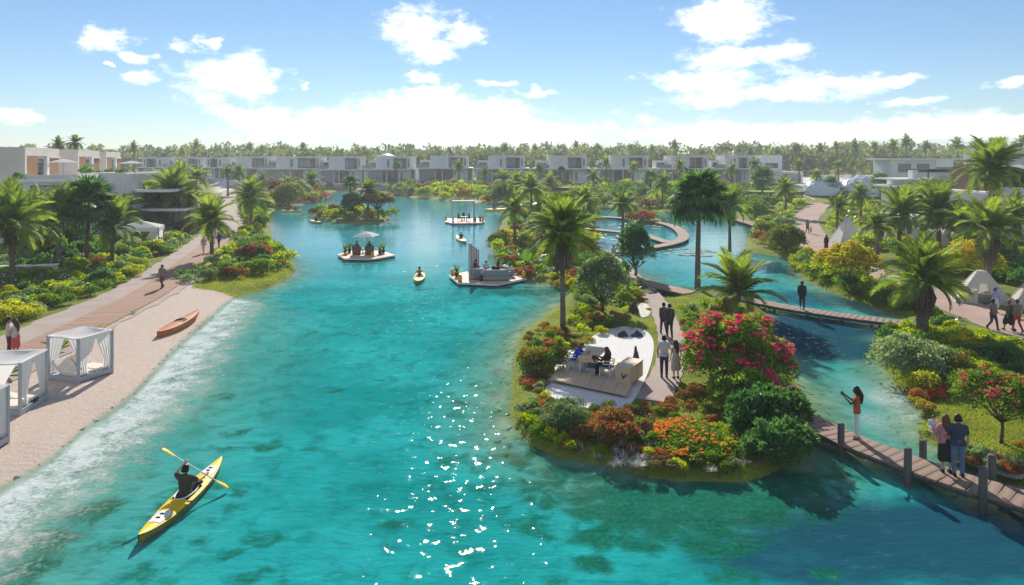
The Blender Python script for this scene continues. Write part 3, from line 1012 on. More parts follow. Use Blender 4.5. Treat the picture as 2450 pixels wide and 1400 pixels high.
# ---- shrub kinds -> (mesh variants, description)
KIND = {}


def kind(key, desc, cat, **kw):
    nv = kw.pop('variants', 2)
    KIND[key] = ([shrub_mesh(key + '_shrub', seed=101 * (len(KIND) + 1) + 7 * i, **kw) for i in range(nv)], desc, cat)


kind('green', 'leafy mid-green shrub', 'shrub', leafmat=FM['green'], variants=3)
kind('dark', 'dark glossy broad-leaved shrub', 'shrub', leafmat=FM['dark'], LL=.2, LW=.13, nleaf=900)
kind('lime', 'bright yellow-green shrub', 'shrub', leafmat=FM['lime'], h=.3, LL=.16, LW=.09, nleaf=1100, variants=3)
kind('olive', 'rounded olive-green shrub', 'shrub', leafmat=FM['olive'], nl=7, spread=.42, h=.6, LL=.09, LW=.05, nleaf=1800)
kind('grey', 'loose grey-green shrub', 'shrub', leafmat=FM['grey'], LL=.15, LW=.07, nleaf=1200)
kind('rust', 'rounded rust-brown shrub', 'shrub', leafmat=FM['rust'], nl=7, spread=.45, h=.55, LL=.09, LW=.05, nleaf=1700)
kind('pink', 'green bush dotted with pink blossom', 'flowering bush', leafmat=FM['green'], flower=FM['pink'], nfl=150, fs=.075)
kind('yellow', 'bush covered in yellow-orange blossom', 'flowering bush', leafmat=FM['lime'], flower=FM['yellow'], nfl=260, fs=.06)
kind('red', 'low clump of vivid red flowers', 'flower clump', leafmat=FM['dark'], h=.2, spread=.7, flower=FM['red'], nfl=220, fs=.1, nleaf=800, base=.22)
kind('coral', 'clump of orange-red flowers over dark leaves', 'flower clump', leafmat=FM['rust'], h=.25, spread=.65, flower=FM['coral'], nfl=160, fs=.08, nleaf=900)
kind('orange', 'low clump of orange flowers', 'flower clump', leafmat=FM['green'], h=.15, spread=.75, flower=FM['orange'], nfl=200, fs=.085, nleaf=800, base=.2)
kind('white', 'green shrub with scattered white blooms', 'flowering bush', leafmat=FM['grey'], flower=FM['white'], nfl=90, fs=.09)


def spiky_mesh(name, mat, seed, nl=34, L=.6, Wd=.06, up=.5, segs=3, curl=.5):
    """rosette of long narrow leaves"""
    r = np.random.default_rng(seed)
    Vs, Qs, vs = [], [], []
    b = 0
    for i in range(nl):
        a = 2.399 * i + r.uniform(-.2, .2)
        e = up + (1 - i / nl) * .0 + (i / nl) * (1.35 - up) + r.uniform(-.1, .1)
        l = L * r.uniform(.75, 1.15)
        p = np.array([0, 0, .02])
        dirh = np.array([math.cos(a), math.sin(a), 0])
        side = np.array([-math.sin(a), math.cos(a), 0])
        v = np.clip(.5 + r.normal() * .22, 0, 1)
        for s in range(segs + 1):
            t = s / segs
            w = Wd * (1 - t) ** .7 * (.55 + 1.2 * t if t < .4 else 1.0) + .002
            Vs += [p + side * w / 2, p - side * w / 2]
            vs += [v, v]
            ee = e - curl * t * 1.6
            p = p + (dirh * math.cos(ee) + np.array([0, 0, math.sin(ee)])) * l / segs
        for s in range(segs):
            q = b + s * 2
            Qs.append((q, q + 1, q + 3, q + 2))
        b += (segs + 1) * 2
    return quadmesh(name, np.array(Vs), np.array(Qs), mat, {'var': vs}, True)


def banana_mesh(seed, nl=9, L=1.0, Wd=.34):
    r = np.random.default_rng(seed)
    Vs, Qs, vs = [], [], []
    b = 0
    for i in range(nl):
        a = 2.399 * i + r.uniform(-.3, .3)
        e = 1.35 - .75 * (i / nl) + r.uniform(-.1, .1)
        l = L * r.uniform(.75, 1.1)
        p = np.array([0, 0, .05])
        dh = np.array([math.cos(a), math.sin(a), 0])
        sd_ = np.array([-math.sin(a), math.cos(a), 0])
        v0 = np.clip(.5 + r.normal() * .25, 0, 1)
        segs = 8
        for s in range(segs + 1):
            t = s / segs
            w = .03 if t < .25 else Wd * math.sin(PI * min(1, (t - .22) / .8)) ** .6
            ee = e - 1.15 * t ** 2
            tz = np.array([0, 0, math.sin(ee)]) + dh * math.cos(ee)
            nn = np.cross(tz, sd_)
            tear = 1 + .12 * math.sin(s * 5 + i)
            Vs += [p + sd_ * w / 2 * tear + nn * w * -.18, p, p - sd_ * w / 2 - nn * w * .18]
            vs += [np.clip(v0 + .1, 0, 1), np.clip(v0 - .15, 0, 1), v0]
            p = p + tz * l / segs
        for s in range(segs):
            q = b + s * 3
            Qs += [(q, q + 1, q + 4, q + 3), (q + 1, q + 2, q + 5, q + 4)]
        b += (segs + 1) * 3
    return quadmesh('banana_plant', np.array(Vs), np.array(Qs), FM['banana'], {'var': vs}, False)


KIND['banana'] = ([banana_mesh(5), banana_mesh(9)], 'bright green banana plant with paddle leaves', 'plant')
KIND['silver'] = ([spiky_mesh('silver_plant', FM['silver'], 3), spiky_mesh('silver_plant', FM['silver'], 4)], 'spiky silver-leaved plant', 'plant')
KIND['agave'] = ([spiky_mesh('fern_plant', FM['lime'], 13, 40, .8, .07, .35), spiky_mesh('fern_plant', FM['green'], 14, 44, .8, .06, .4)], 'arching strap-leaved plant', 'plant')

PLANTS = []           # (object, description, zone phrase, pixel x) labelled at the end


def plant(key, loc, s, zone, group=None, sz=None):
    ms, desc, cat = KIND[key]
    me = random.choice(ms)
    nm = {'shrub': 'shrub', 'flowering bush': 'flowering_bush', 'flower clump': 'flower_clump', 'plant': 'garden_plant'}[cat]
    o = link(nm, me, None, loc, (0, 0, random.uniform(0, 6.28)), (s * random.uniform(.9, 1.1), s * random.uniform(.9, 1.1), (sz or s) * random.uniform(.85, 1.1)))
    o['category'] = cat
    o['group'] = (group or desc + 's ' + zone)
    PLANTS.append((o, desc, zone, CX + F * loc[0] / loc[1]))
    return o


_SA = np.array(lake); _SB = np.roll(_SA, -1, 0)
_AV = []


def shore1(x, y):
    """signed shore distance of one point (+ on land)"""
    best = None
    for A_, B_2, sg in [(_SA, _SB, -1)] + [(np.array(q), np.roll(np.array(q), -1, 0), 1) for q in isles]:
        p_ = np.array([x, y])
        ab = B_2 - A_
        t_ = np.clip(((p_ - A_) * ab).sum(1) / np.maximum((ab * ab).sum(1), 1e-9), 0, 1)
        d_ = np.sqrt((((A_ + t_[:, None] * ab) - p_) ** 2).sum(1).min())
        cr = ((A_[:, 1] > y) != (B_2[:, 1] > y))
        xi = ab[:, 0] * (y - A_[:, 1]) / np.where(ab[:, 1] == 0, 1e-9, ab[:, 1]) + A_[:, 0]
        ins = (cr & (x < xi)).sum() % 2 == 1
        v = d_ * (sg if ins else -sg)
        best = v if best is None else max(best, v)
    return best


def free(p, r_):
    if not _AV:
        for (pl, hw) in AVOID:
            c_ = np.array([tuple(v)[:2] for v in resample([Vector((*q, 0)) for q in pl], .6)]) if len(pl) < 60 else np.array(pl)
            _AV.append((c_, hw))
    for (c_, hw) in _AV:
        if ((c_ - np.array([p[0], p[1]])) ** 2).sum(1).min() < (hw + r_ * .38) ** 2:
            return False
    return True


PLACED = []


def scatter(px, count, kinds, size, zone, mind=.75, shore=.5, z=None):
    """scatter plants inside a polygon traced on the ground"""
    wp = [WG(x, y) if z is None else W(x, y, z) for x, y in px]
    poly = [tuple(p[:2]) for p in wp]
    A = np.array(poly)
    ks = list(kinds)
    wt = [kinds[k] for k in ks]
    got, tries = 0, 0
    while got < count and tries < count * 14:
        tries += 1
        # sample evenly in picture space so that the near edge is as full as the far one
        x = random.uniform(min(p[0] for p in px), max(p[0] for p in px))
        y = random.uniform(min(p[1] for p in px), max(p[1] for p in px))
        if not inside(np.array([[x, y]]), px)[0]:
            continue
        p = WG(x, y)
        s = random.uniform(*size)
        if any((p.x - q[0]) ** 2 + (p.y - q[1]) ** 2 < (mind * (s + q[2])) ** 2 for q in PLACED):
            continue
        if shore1(p.x, p.y) < shore * s or not free(p, s):
            continue
        if any(inside(np.array([[p.x, p.y]]), g)[0] for g in KEEPOUT):
            continue
        PLACED.append((p.x, p.y, s))
        zg = min(p.z, float(terrain_z([[p.x, p.y]])[0][0])) if p.y < 90 else p.z
        plant(random.choices(ks, wt)[0], (p.x, p.y, zg - .03 * s), s, zone)
        got += 1


KEEPOUT = [gravel_poly]


# ---- palms
def frond_arrays(seed, L=1.0, a0=0.0, droop=1.0, pairs=34, lw=.036, ll=.36, hang=.5):
    """one feather frond lying along +x, curving down; leaflets both sides"""
    r = np.random.default_rng(seed)
    T = 14
    ang = a0
    pts = [np.array([0., 0, 0])]
    tan = []
    for i in range(T):
        t = i / T
        an = a0 - droop * t ** 1.4
        tan.append(np.array([math.cos(an), 0, math.sin(an)]))
        pts.append(pts[-1] + tan[-1] * L / T)
    tan.append(tan[-1])
    pts = np.array(pts); tan = np.array(tan)
    V_, Q_, v_ = [], [], []

    def quad(a, b, c, d, va):
        k = len(V_)
        V_.extend([a, b, c, d]); v_.extend([va] * 4); Q_.append((k, k + 1, k + 2, k + 3))
    up = np.array([0, 0, 1.0]); sy = np.array([0, 1.0, 0])
    for i in range(T):
        w0, w1 = .022 * (1 - i / T) + .005, .022 * (1 - (i + 1) / T) + .005
        quad(pts[i] - sy * w0, pts[i] + sy * w0, pts[i + 1] + sy * w1, pts[i + 1] - sy * w1, .95)
    for i in range(pairs):
        t = .10 + .90 * (i + .5) / pairs
        f = t * T
        k = min(int(f), T - 1)
        p = pts[k] + (pts[k + 1] - pts[k]) * (f - k)
        tg = tan[k]
        nrm = np.array([-tg[2], 0, tg[0]])
        l = ll * L * (math.sin(PI * (t * .80 + .14)) ** .8) * r.uniform(.85, 1.1)
        for sgn in (-1, 1):
            d0 = tg * (.45 + .5 * t) + sy * sgn * (1.0 - .45 * t) + nrm * .35
            d0 /= np.linalg.norm(d0)
            d1 = d0 - up * hang * (.7 + .6 * r.random())
            d1 /= np.linalg.norm(d1)
            va = float(np.clip(.42 + .18 * r.normal() + .15 * t, 0, 1))
            wv = tg * lw * L * .5
            m_ = p + d0 * l * .45
            e_ = m_ + d1 * l * .55
            quad(p - wv * .6, p + wv * .6, m_ + wv, m_ - wv, va)
            quad(m_ - wv, m_ + wv, e_ + wv * .12, e_ - wv * .12, va)
    return np.array(V_), np.array(Q_), np.array(v_)


def fan_arrays(seed, nseg=26, pet=.5, R_=.62, hang=.55):
    """fan leaf: petiole then radiating segments with hanging tips"""
    r = np.random.default_rng(seed)
    V_, Q_, v_ = [], [], []

    def quad(a, b, c, d, va):
        k = len(V_)
        V_.extend([a, b, c, d]); v_.extend([va] * 4); Q_.append((k, k + 1, k + 2, k + 3))
    sy = np.array([0, 1., 0]); up = np.array([0, 0, 1.])
    c = np.array([pet, 0, 0.02])
    quad(-sy * .02, sy * .02, c + sy * .012, c - sy * .012, .9)
    for i in range(nseg):
        a = -2.3 + 4.6 * i / (nseg - 1)
        d = np.array([math.cos(a), math.sin(a), .18 * abs(math.sin(a))])
        s = np.array([-math.sin(a), math.cos(a), 0])
        l = R_ * (1 - .25 * abs(a) / 2.3) * r.uniform(.9, 1.08)
        va = float(np.clip(.45 + .2 * r.normal(), 0, 1))
        w = l * .085
        m_ = c + d * l * .55
        d2 = d * .7 - up * hang * r.uniform(.7, 1.5)
        d2 /= np.linalg.norm(d2)
        e_ = m_ + d2 * l * .5
        quad(c - s * w * .25, c + s * w * .25, m_ + s * w, m_ - s * w, va)
        quad(m_ - s * w, m_ + s * w, e_ + s * w * .15, e_ - s * w * .15, va)
    return np.array(V_), np.array(Q_), np.array(v_)


FROND = []
for i, (a0, dr) in enumerate([(.15, .5), (.2, .8), (.25, 1.15), (.3, 1.5), (.2, 1.0), (.35, 1.9)]):
    V_, Q_, v_ = frond_arrays(30 + i, 1.0, a0, dr)
    FROND.append(quadmesh('frond', V_, Q_, FM['palm'], {'var': v_}, False))
V_, Q_, v_ = frond_arrays(50, 1.0, .1, 1.3, 22, .05, .22, .9)
FROND_DRY = quadmesh('dry_frond', V_, Q_, FM['palmdry'], {'var': v_}, False)
FAN = []
for i in range(3):
    V_, Q_, v_ = fan_arrays(60 + i, hang=.45 + .25 * i)
    FAN.append(quadmesh('fan_leaf', V_, Q_, FM['fan'], {'var': v_}, False))
V_, Q_, v_ = fan_arrays(70, hang=1.4)
FAN_DRY = quadmesh('dry_fan_leaf', V_, Q_, FM['palmdry'], {'var': v_}, False)


def rotm(azm, elv, roll=0.0):
    return (Matrix.Rotation(azm, 3, 'Z') @ Matrix.Rotation(-elv, 3, 'Y') @ Matrix.Rotation(roll, 3, 'X'))


def crown_mesh(name, fan, seed, nf=26, pairs=14):
    """whole crown in one mesh, for palms too far off to tell the fronds apart"""
    r = random.Random(seed)
    parts = []
    for i in range(nf):
        t = i / nf
        elv = R(82 - 125 * t ** .9) + r.uniform(-.12, .12) if not fan else R(80 - 120 * t) + r.uniform(-.1, .1)
        if fan:
            V_, Q_, v_ = fan_arrays(seed * 31 + i, 13, .5, .6, .7)
        else:
            V_, Q_, v_ = frond_arrays(seed * 31 + i, r.uniform(.85, 1.05), .15, r.uniform(.6, 1.5), pairs, .085, .36)
        Mx = np.array(rotm(2.399 * i + r.uniform(-.3, .3), elv))
        parts.append((V_ @ Mx.T, Q_, v_, 0))
    V_, Q_, v_, mi = join(parts)
    return quadmesh(name, V_, Q_, FM['fan'] if fan else FM['palm'], {'var': v_}, False)


CROWN = [crown_mesh('crown', False, s) for s in (1, 2, 3)]
CROWN_FAN = [crown_mesh('crown', True, s, 34) for s in (4, 5)]


def trunk_mesh(h, r0, lean, rings=True, k=9, top=None):
    mb = MB()
    nseg = max(10, int(h / .16)) if rings else 6
    pts, rad = [], []
    for i in range(nseg + 1):
        t = i / nseg
        pts.append((lean[0] * t * t, lean[1] * t * t, h * t - .12 * (1 - t)))
        r_ = r0 * (1.30 - .55 * t if t > .08 else 1.55 - 3.5 * t)
        if rings:
            r_ *= 1.0 + (.07 if i % 2 else -.03)
        rad.append(r_)
    mb.tube(pts, rad, k)
    return mb.mesh('trunk', M['trunk']), pts[-1]


def palm(px, py, cpx, cpy, rpx, label, fan=False, near=True, nf=26, boot=0.0, r0=.15, group=None, dry=3, base=None, low=1.0, cat='palm'):
    b_ = base if base is not None else WG(px, py)
    d = b_.y
    top = PX(cpx, cpy, d)
    h = top.z - b_.z
    L = rpx * d / F * (.70 if fan else .86)
    t = thing('fan_palm' if fan else 'palm_tree', label, cat, b_, 0, group)
    tm, tp_ = trunk_mesh(h, r0, (top.x - b_.x, random.uniform(-.15, .15)), near)
    link('trunk', tm, t)
    if not near:
        me = random.choice(CROWN_FAN if fan else CROWN)
        link('crown', me, t, tp_, (0, 0, random.uniform(0, 6)), (L, L, L * random.uniform(.9, 1.1)))
        return t
    if boot > 0:      # ragged sheath of old leaf bases under the crown
        mb = MB()
        r = random.Random(int(px))
        for j in range(46):
            a = 2.399 * j
            q = r.uniform(.5, 1.0)
            x0, y0 = math.cos(a), math.sin(a)
            rr = boot * .34 * q
            zt = -.02 - .25 * boot * r.random()
            zb = -boot * r.uniform(.75, 1.1)
            mb.tube([(tp_[0] + x0 * rr * .6, tp_[1] + y0 * rr * .6, tp_[2] + zt + .1), (tp_[0] + x0 * rr, tp_[1] + y0 * rr, tp_[2] + zt - .3 * boot), (tp_[0] + x0 * rr * .45, tp_[1] + y0 * rr * .45, tp_[2] + zb)], [.03, .05, .012], 4)
        mb.build('leaf_base_sheath', M['trunk'], t)
    r = random.Random(int(px * 7 + py))
    for i in range(nf):
        q = i / nf
        if fan:
            elv = R(84 - 128 * q) + r.uniform(-.1, .1)
            me = FAN[min(2, int(q * 3))]
            s = L * r.uniform(.92, 1.08)
            o_ = link('fan_leaf', me, t, tp_)
        else:
            elv = R(78 - 118 * low * q ** 1.05) + r.uniform(-.12, .12)
            me = FROND[min(5, int(q * 4.2) + r.randint(0, 1))]
            s = L * r.uniform(.88, 1.1) * (1.0 if q < .8 else .85)
            o_ = link('frond', me, t, tp_)
        o_.rotation_mode = 'QUATERNION'
        o_.rotation_quaternion = rotm(2.399 * i + r.uniform(-.25, .25), elv, r.uniform(-.5, .5)).to_quaternion()
        o_.scale = (s, s, s)
    for i in range(dry):
        o_ = link('dry_leaf', FAN_DRY if fan else FROND_DRY, t, tp_)
        o_.rotation_mode = 'QUATERNION'
        o_.rotation_quaternion = rotm(2.1 * i + r.uniform(-.3, .3), R(-62) + r.uniform(-.1, .1)).to_quaternion()
        o_.scale = (L * .6,) * 3
    return t


# ---- broadleaf trees
def tree(px, py, h, rad, leafmat, label, flower=None, nfl=0, flat=.45, nleaf=5000, LL=.16, seed=1, trunk_r=.09, crown_h=None, fs=.1, loc=None, name='flowering_tree', cat='tree', bunches=None):
    b_ = loc if loc is not None else WG(px, py)
    r = np.random.default_rng(seed)
    t = thing(name, label, cat, b_)
    lobes = []
    ch = crown_h or h * .62
    mb = MB()
    mb.tube([(0, 0, -.1), (.03 * h, .01, ch * .4), (0, 0, ch * .75)], [trunk_r * 1.3, trunk_r, trunk_r * .75], 7)
    dome = 'shrub' in name or 'bush' in name
    for i in range(26 if dome else 0):
        a = 2.399 * i + r.uniform(-.3, .3)
        q = rad * .80 * math.sqrt((i + .5) / 26)
        zc = h * .78 * math.sqrt(max(0, 1 - (q / rad) ** 2)) * r.uniform(.35, 1.0)
        lr = min(rad, h) * r.uniform(.24, .36)
        lobes.append((math.cos(a) * q, math.sin(a) * q, max(zc, lr * .6), lr))
        if i % 3 == 0:
            mb.tube([(0, 0, 0), (math.cos(a) * q * .5, math.sin(a) * q * .5, zc * .6), (math.cos(a) * q, math.sin(a) * q, zc)], [trunk_r * .5, trunk_r * .3, trunk_r * .1], 4)
    for i in range(0 if dome else 16):
        a = 2.399 * i + r.uniform(-.3, .3)
        q = rad * math.sqrt((i + .6) / 16) * .85
        z = ch + (h - ch) * (1 - (q / rad) ** 2) * .75 + r.uniform(-.1, .1) * h * .3
        lr = rad * r.uniform(.26, .40)
        c = (math.cos(a) * q, math.sin(a) * q, z)
        lobes.append((*c, lr))
        mb.tube([(0, 0, ch * .55), (c[0] * .5, c[1] * .5, (ch * .6 + z) * .5), c], [trunk_r * .5, trunk_r * .3, trunk_r * .1], 4)
    mb.build('trunk', M['bark'], t)
    p, nr = lobepts(r, nleaf, lobes, (.45, 1.02))
    if not dome:
        p[:, 2] = ch + (p[:, 2] - ch) * (flat / .45)
    p[:, 2] = np.maximum(p[:, 2], .05)
    cl = np.sin(p[:, 0] * 5 / rad) * np.sin(p[:, 1] * 5.7 / rad + 1) * np.sin(p[:, 2] * 6 / rad)
    var = np.clip(.45 + .3 * cl + r.normal(size=nleaf) * .17, 0, 1)
    d = unit(nr + r.normal(size=p.shape) * .8)
    sz = LL * r.uniform(.6, 1.3, nleaf)
    V_, Q_, v_ = leaves(p, d, unit(nr + r.normal(size=p.shape) * .5), sz, sz * .5, var)
    link('crown', quadmesh('crown', V_, Q_, leafmat, {'var': v_}, False), t)
    if flower is not None:
        p, nr = lobepts(r, nfl * 3, lobes, (.97, 1.06))
        if not dome:
            p[:, 2] = ch + (p[:, 2] - ch) * (flat / .45)
        k_ = nr[:, 2] > .1
        p, nr = p[k_][:nfl], nr[k_][:nfl]
        if bunches is not None:           # blossom sprays big enough to tell apart
            for i in range(len(p)):
                o_ = link('blossom_spray', bunches, t, p[i], (r.uniform(-.4, .4), r.uniform(-.4, .4), r.uniform(0, 6.28)), fs * r.uniform(.7, 1.3))
        else:
            V_, Q_, v_ = flower_parts(r, p, nr, fs)
            o_ = link('blossom', quadmesh('blossom', V_, Q_, flower, {'var': v_}, False), t)
    return t


def spray_mesh(name, mat, seed, k=16):
    r = np.random.default_rng(seed)
    p = r.normal(size=(k, 3)) * np.array([.55, .32, .16])
    V_, Q_, v_ = flower_parts(r, p, np.tile(np.array([[0, 0, 1.]]), (k, 1)) + r.normal(size=(k, 3)) * .3, .42)
    return quadmesh(name, V_, Q_, mat, {'var': v_}, False)


SPRAY_PINK = spray_mesh('blossom_spray', FM['pink'], 1)
SPRAY_RED = spray_mesh('blossom_spray', FM['red'], 2)
r_ = np.random.default_rng(8)
V_, Q_, v_ = flower_parts(r_, np.array([[0, 0, .0], [0, 0, .12], [0, 0, .2]]), np.tile(np.array([[0, 0, 1.]]), (3, 1)), .8, 8)
HEAD_ORANGE = quadmesh('flower_head', V_, Q_, FM['orange'], {'var': v_}, False)
V_, Q_, v_ = flower_parts(r_, np.array([[0, 0, .0], [0, 0, .12]]), np.tile(np.array([[0, 0, 1.]]), (2, 1)), .8, 7)
HEAD_PURPLE = quadmesh('flower_head', V_, Q_, FM['purple'], {'var': v_}, False)
HEAD_RED = quadmesh('flower_head', V_ * np.array([.8, .8, 1.8]), Q_, FM['red'], {'var': v_}, False)
# ================================================================== buildings
def bx(root, name, lo, hi, mat):
    return MB().box(lo, hi).build(name, mat, root)


def window(root, x0, x1, z0, z1, y, mullions=2, frame='darkmetal', pane='glass', name='window'):
    """frame standing a little proud with its pane(s) behind; faces -y"""
    f = 0.07
    mb = MB()
    mb.box((x0, y - .06, z0), (x0 + f, y + .04, z1)).box((x1 - f, y - .06, z0), (x1, y + .04, z1))
    mb.box((x0 + f, y - .06, z0), (x1 - f, y + .04, z0 + f)).box((x0 + f, y - .06, z1 - f), (x1 - f, y + .04, z1))
    for i in range(1, mullions):
        xm = x0 + (x1 - x0) * i / mullions
        mb.box((xm - f / 2, y - .055, z0 + f), (xm + f / 2, y + .04, z1 - f))
    o_ = mb.build(name, M[frame], root)
    for i in range(mullions):
        xa, xb = x0 + (x1 - x0) * i / mullions, x0 + (x1 - x0) * (i + 1) / mullions
        MB().box((xa + f / 2, y - .012, z0 + f / 2), (xb - f / 2, y + .01, z1 - f / 2)).build('pane', M[pane], o_)
    return o_


def villa(x0p, x1p, Y, label, var=0, base_px=433, roof_px=373, mirror=False):
    xc = ((x0p + x1p) / 2 - CX) / F * Y
    w = (x1p - x0p) / F * Y
    z0 = float(hland(xc, Y)) - .05
    H = CH - (roof_px - HZ) * Y / F - z0
    h1 = H * .50
    t = thing('villa', label, 'house', (xc, Y, z0), R([0, 3, -3, 2][var % 4]), 'white two-storey villas across the lake')
    rr = random.Random(var * 17 + int(x0p))
    m_ = -1 if mirror else 1

    def X(a, b):
        a, b = a * m_, b * m_
        return (min(a, b), max(a, b))
    hw = w / 2
    lx0, lx1 = -hw - w * .34, hw + w * .12
    # lower storey: plinth, back wall, side piers, open terrace with glazing
    a, b = X(lx0, lx1)
    bx(t, 'plinth', (a - .3, -2.4, -1.2), (b + .3, 9, .14), M['white'])
    bx(t, 'wall', (a, 2.2, .14), (b, 9, h1), M['plaster'])
    a, b = X(hw * .25, hw * 1.0)
    bx(t, 'front_block', (a, -.1, .14), (b, 2.19, h1), M['plaster'])
    if var % 3 != 1:
        a2, b2 = X(hw * .38, hw * .5)
        window(t, a2, b2, .9, h1 - .7, -.13, 1, pane='curtainglass')
    a, b = X(lx1 - .25, lx1)
    bx(t, 'pier', (a, -1.2, .14), (b, 2.19, h1), M['plaster'])
    a, b = X(-hw * .75, hw * .1)
    window(t, a, b, .2, h1 - .5, 2.17, 4, pane='glass')
    a, b = X(lx0 + .5, -hw * .85)
    window(t, a, b, .2, h1 - .6, 2.17, 3, pane='curtainglass')
    a, b = X(-hw * .28, hw * .02)
    bx(t, 'door_panel', (a, 2.0, .16), (b, 2.10, h1 - .5), M['interior'])
    for q in (lx0 + .4, -hw * .35):
        a = q * m_
        bx(t, 'column', (a - .12, -1.6, .14), (a + .12, -1.36, h1), M['white'])
    # slab between the storeys, bright edge
    a, b = X(lx0 - .5, lx1 + .1)
    bx(t, 'slab', (a, -2.0, h1), (b, 9.2, h1 + .36), M['white'])
    # upper storey: blank block, deep opening, side fin with slots
    zt, zb = H, h1 + .36
    a, b = X(-hw, -hw * .02)
    bx(t, 'upper_block', (a, -.7, zb), (b, 8.5, zt), M['plaster'])
    a, b = X(-hw * .02 + .003, hw)
    bx(t, 'roof', (a, -.68, zt - .62), (b, 8.45, zt + .003), M['plaster'])
    a, b = X(-hw * .02 + .003, hw - 1.6)
    bx(t, 'upper_wall', (a, 2.0, zb), (b, 8.4, zt - .62), M['plaster'])
    a, b = X(hw - 1.6, hw)
    bx(t, 'side_fin', (a, -.66, zb), (b, 8.4, zt - .62), M['plaster'])
    a, b = X(hw * .10, hw * .42)
    window(t, a, b, zb + .15, zt - 1.0, 1.97, 2, pane='curtainglass')
    a, b = X(hw * .46, hw * .72)
    bx(t, 'wood_panel', (a, 1.88, zb + .1), (b, 1.98, zt - .9), M['interior'])
    a, b = X(hw - 1.15, hw - .75)
    window(t, a, b, zb + .6, zt - 1.0, -.70, 1, pane='glass')
    if var % 2 == 0:
        a, b = X(-hw * .35, -hw * .25)
        window(t, a, b, zb + .5, zt - 1.0, -.74, 1, pane='glass')
    # railing with thin posts and a planter on the terrace
    a, b = X(lx0 - .3, -hw - .1)
    bx(t, 'glass_rail', (a, -1.9, zb), (b, -1.86, zb + 1.0), M['curtainglass'])
    bx(t, 'hand_rail', (a, -1.93, zb + 1.0), (b, -1.83, zb + 1.06), M['darkmetal'])
    a, b = X(hw * .02, hw - 1.7)
    bx(t, 'planter', (a, -.9, zb), (b, -.4, zb + .35), M['darkmetal'])
    # set-back annex
    a, b = X(lx0, -hw - .3)
    bx(t, 'annex', (a + .4, 4.5, zb), (b, 8.8, zt - 1.5), M['white'] if var % 2 else M['plaster'])
    window(t, a + .8, b - .4, zb + .3, zt - 2.2, 4.47, 2, pane='glass')
    return t


VILLAS = [(342, 408, 262), (420, 484, 258), (494, 548, 256), (566, 644, 248), (662, 768, 244), (788, 866, 240), (900, 985, 232), (1030, 1120, 222), (1168, 1256, 212),
          (1314, 1404, 209), (1460, 1550, 208), (1604, 1694, 208), (1732, 1800, 209)]
ordn = ['first', 'second', 'third', 'fourth', 'fifth', 'sixth', 'seventh', 'eighth', 'ninth', 'tenth', 'eleventh', 'twelfth', 'thirteenth', 'fourteenth', 'fifteenth', 'sixteenth', 'seventeenth', 'eighteenth', 'nineteenth', 'twentieth']
for i, (a, b, Y) in enumerate(VILLAS):
    villa(a, b, Y, f'grey-white flat-roofed villa, {ordn[i]} from the left in the row across the lake', i, roof_px=376 if i < 3 else (374 if i < 7 else 372), mirror=(i in (0, 2)))
# small white villa at the right end of the row
d = 205
t = thing('villa', 'small white flat-roofed house at the right end of the lakeside row', 'house', (PX(1848, 400, d).x, d, 3.0))
bx(t, 'wall', (-2.9, 0, -.5), (2.9, 7, 8.4), M['white'])
window(t, -2.2, 1.6, 4.6, 6.0, -.03, 3)
bx(t, 'slab', (-6.5, -1.6, 3.6), (3.4, 7.2, 3.95), M['white'])
bx(t, 'lower_wing', (2.92, 1.0, -.5), (9.5, 8, 3.5), M['white'])
window(t, 3.3, 9.0, .3, 3.0, .97, 6, frame='white', pane='curtainglass')


# ---- the large house on the left: three wings stepping away, terrace, timber screens
def screen(root, u0, u1, z0, z1, w0):
    """timber slat screen on a wing's long side (local +x face)"""
    k = max(3, int((u1 - u0) / .28))
    s = MB().box((w0 - .06, u0, z0), (w0 - .02, u1, z1)).build('screen_backing', M['wood_dark'], root)
    for i in range(k):
        ua = u0 + (u1 - u0) * i / k
        MB().box((w0 - .02, ua + .03, z0), (w0 + .07, ua + (u1 - u0) / k - .05, z1)).build('slat', M['wood_screen'], s)
    return s


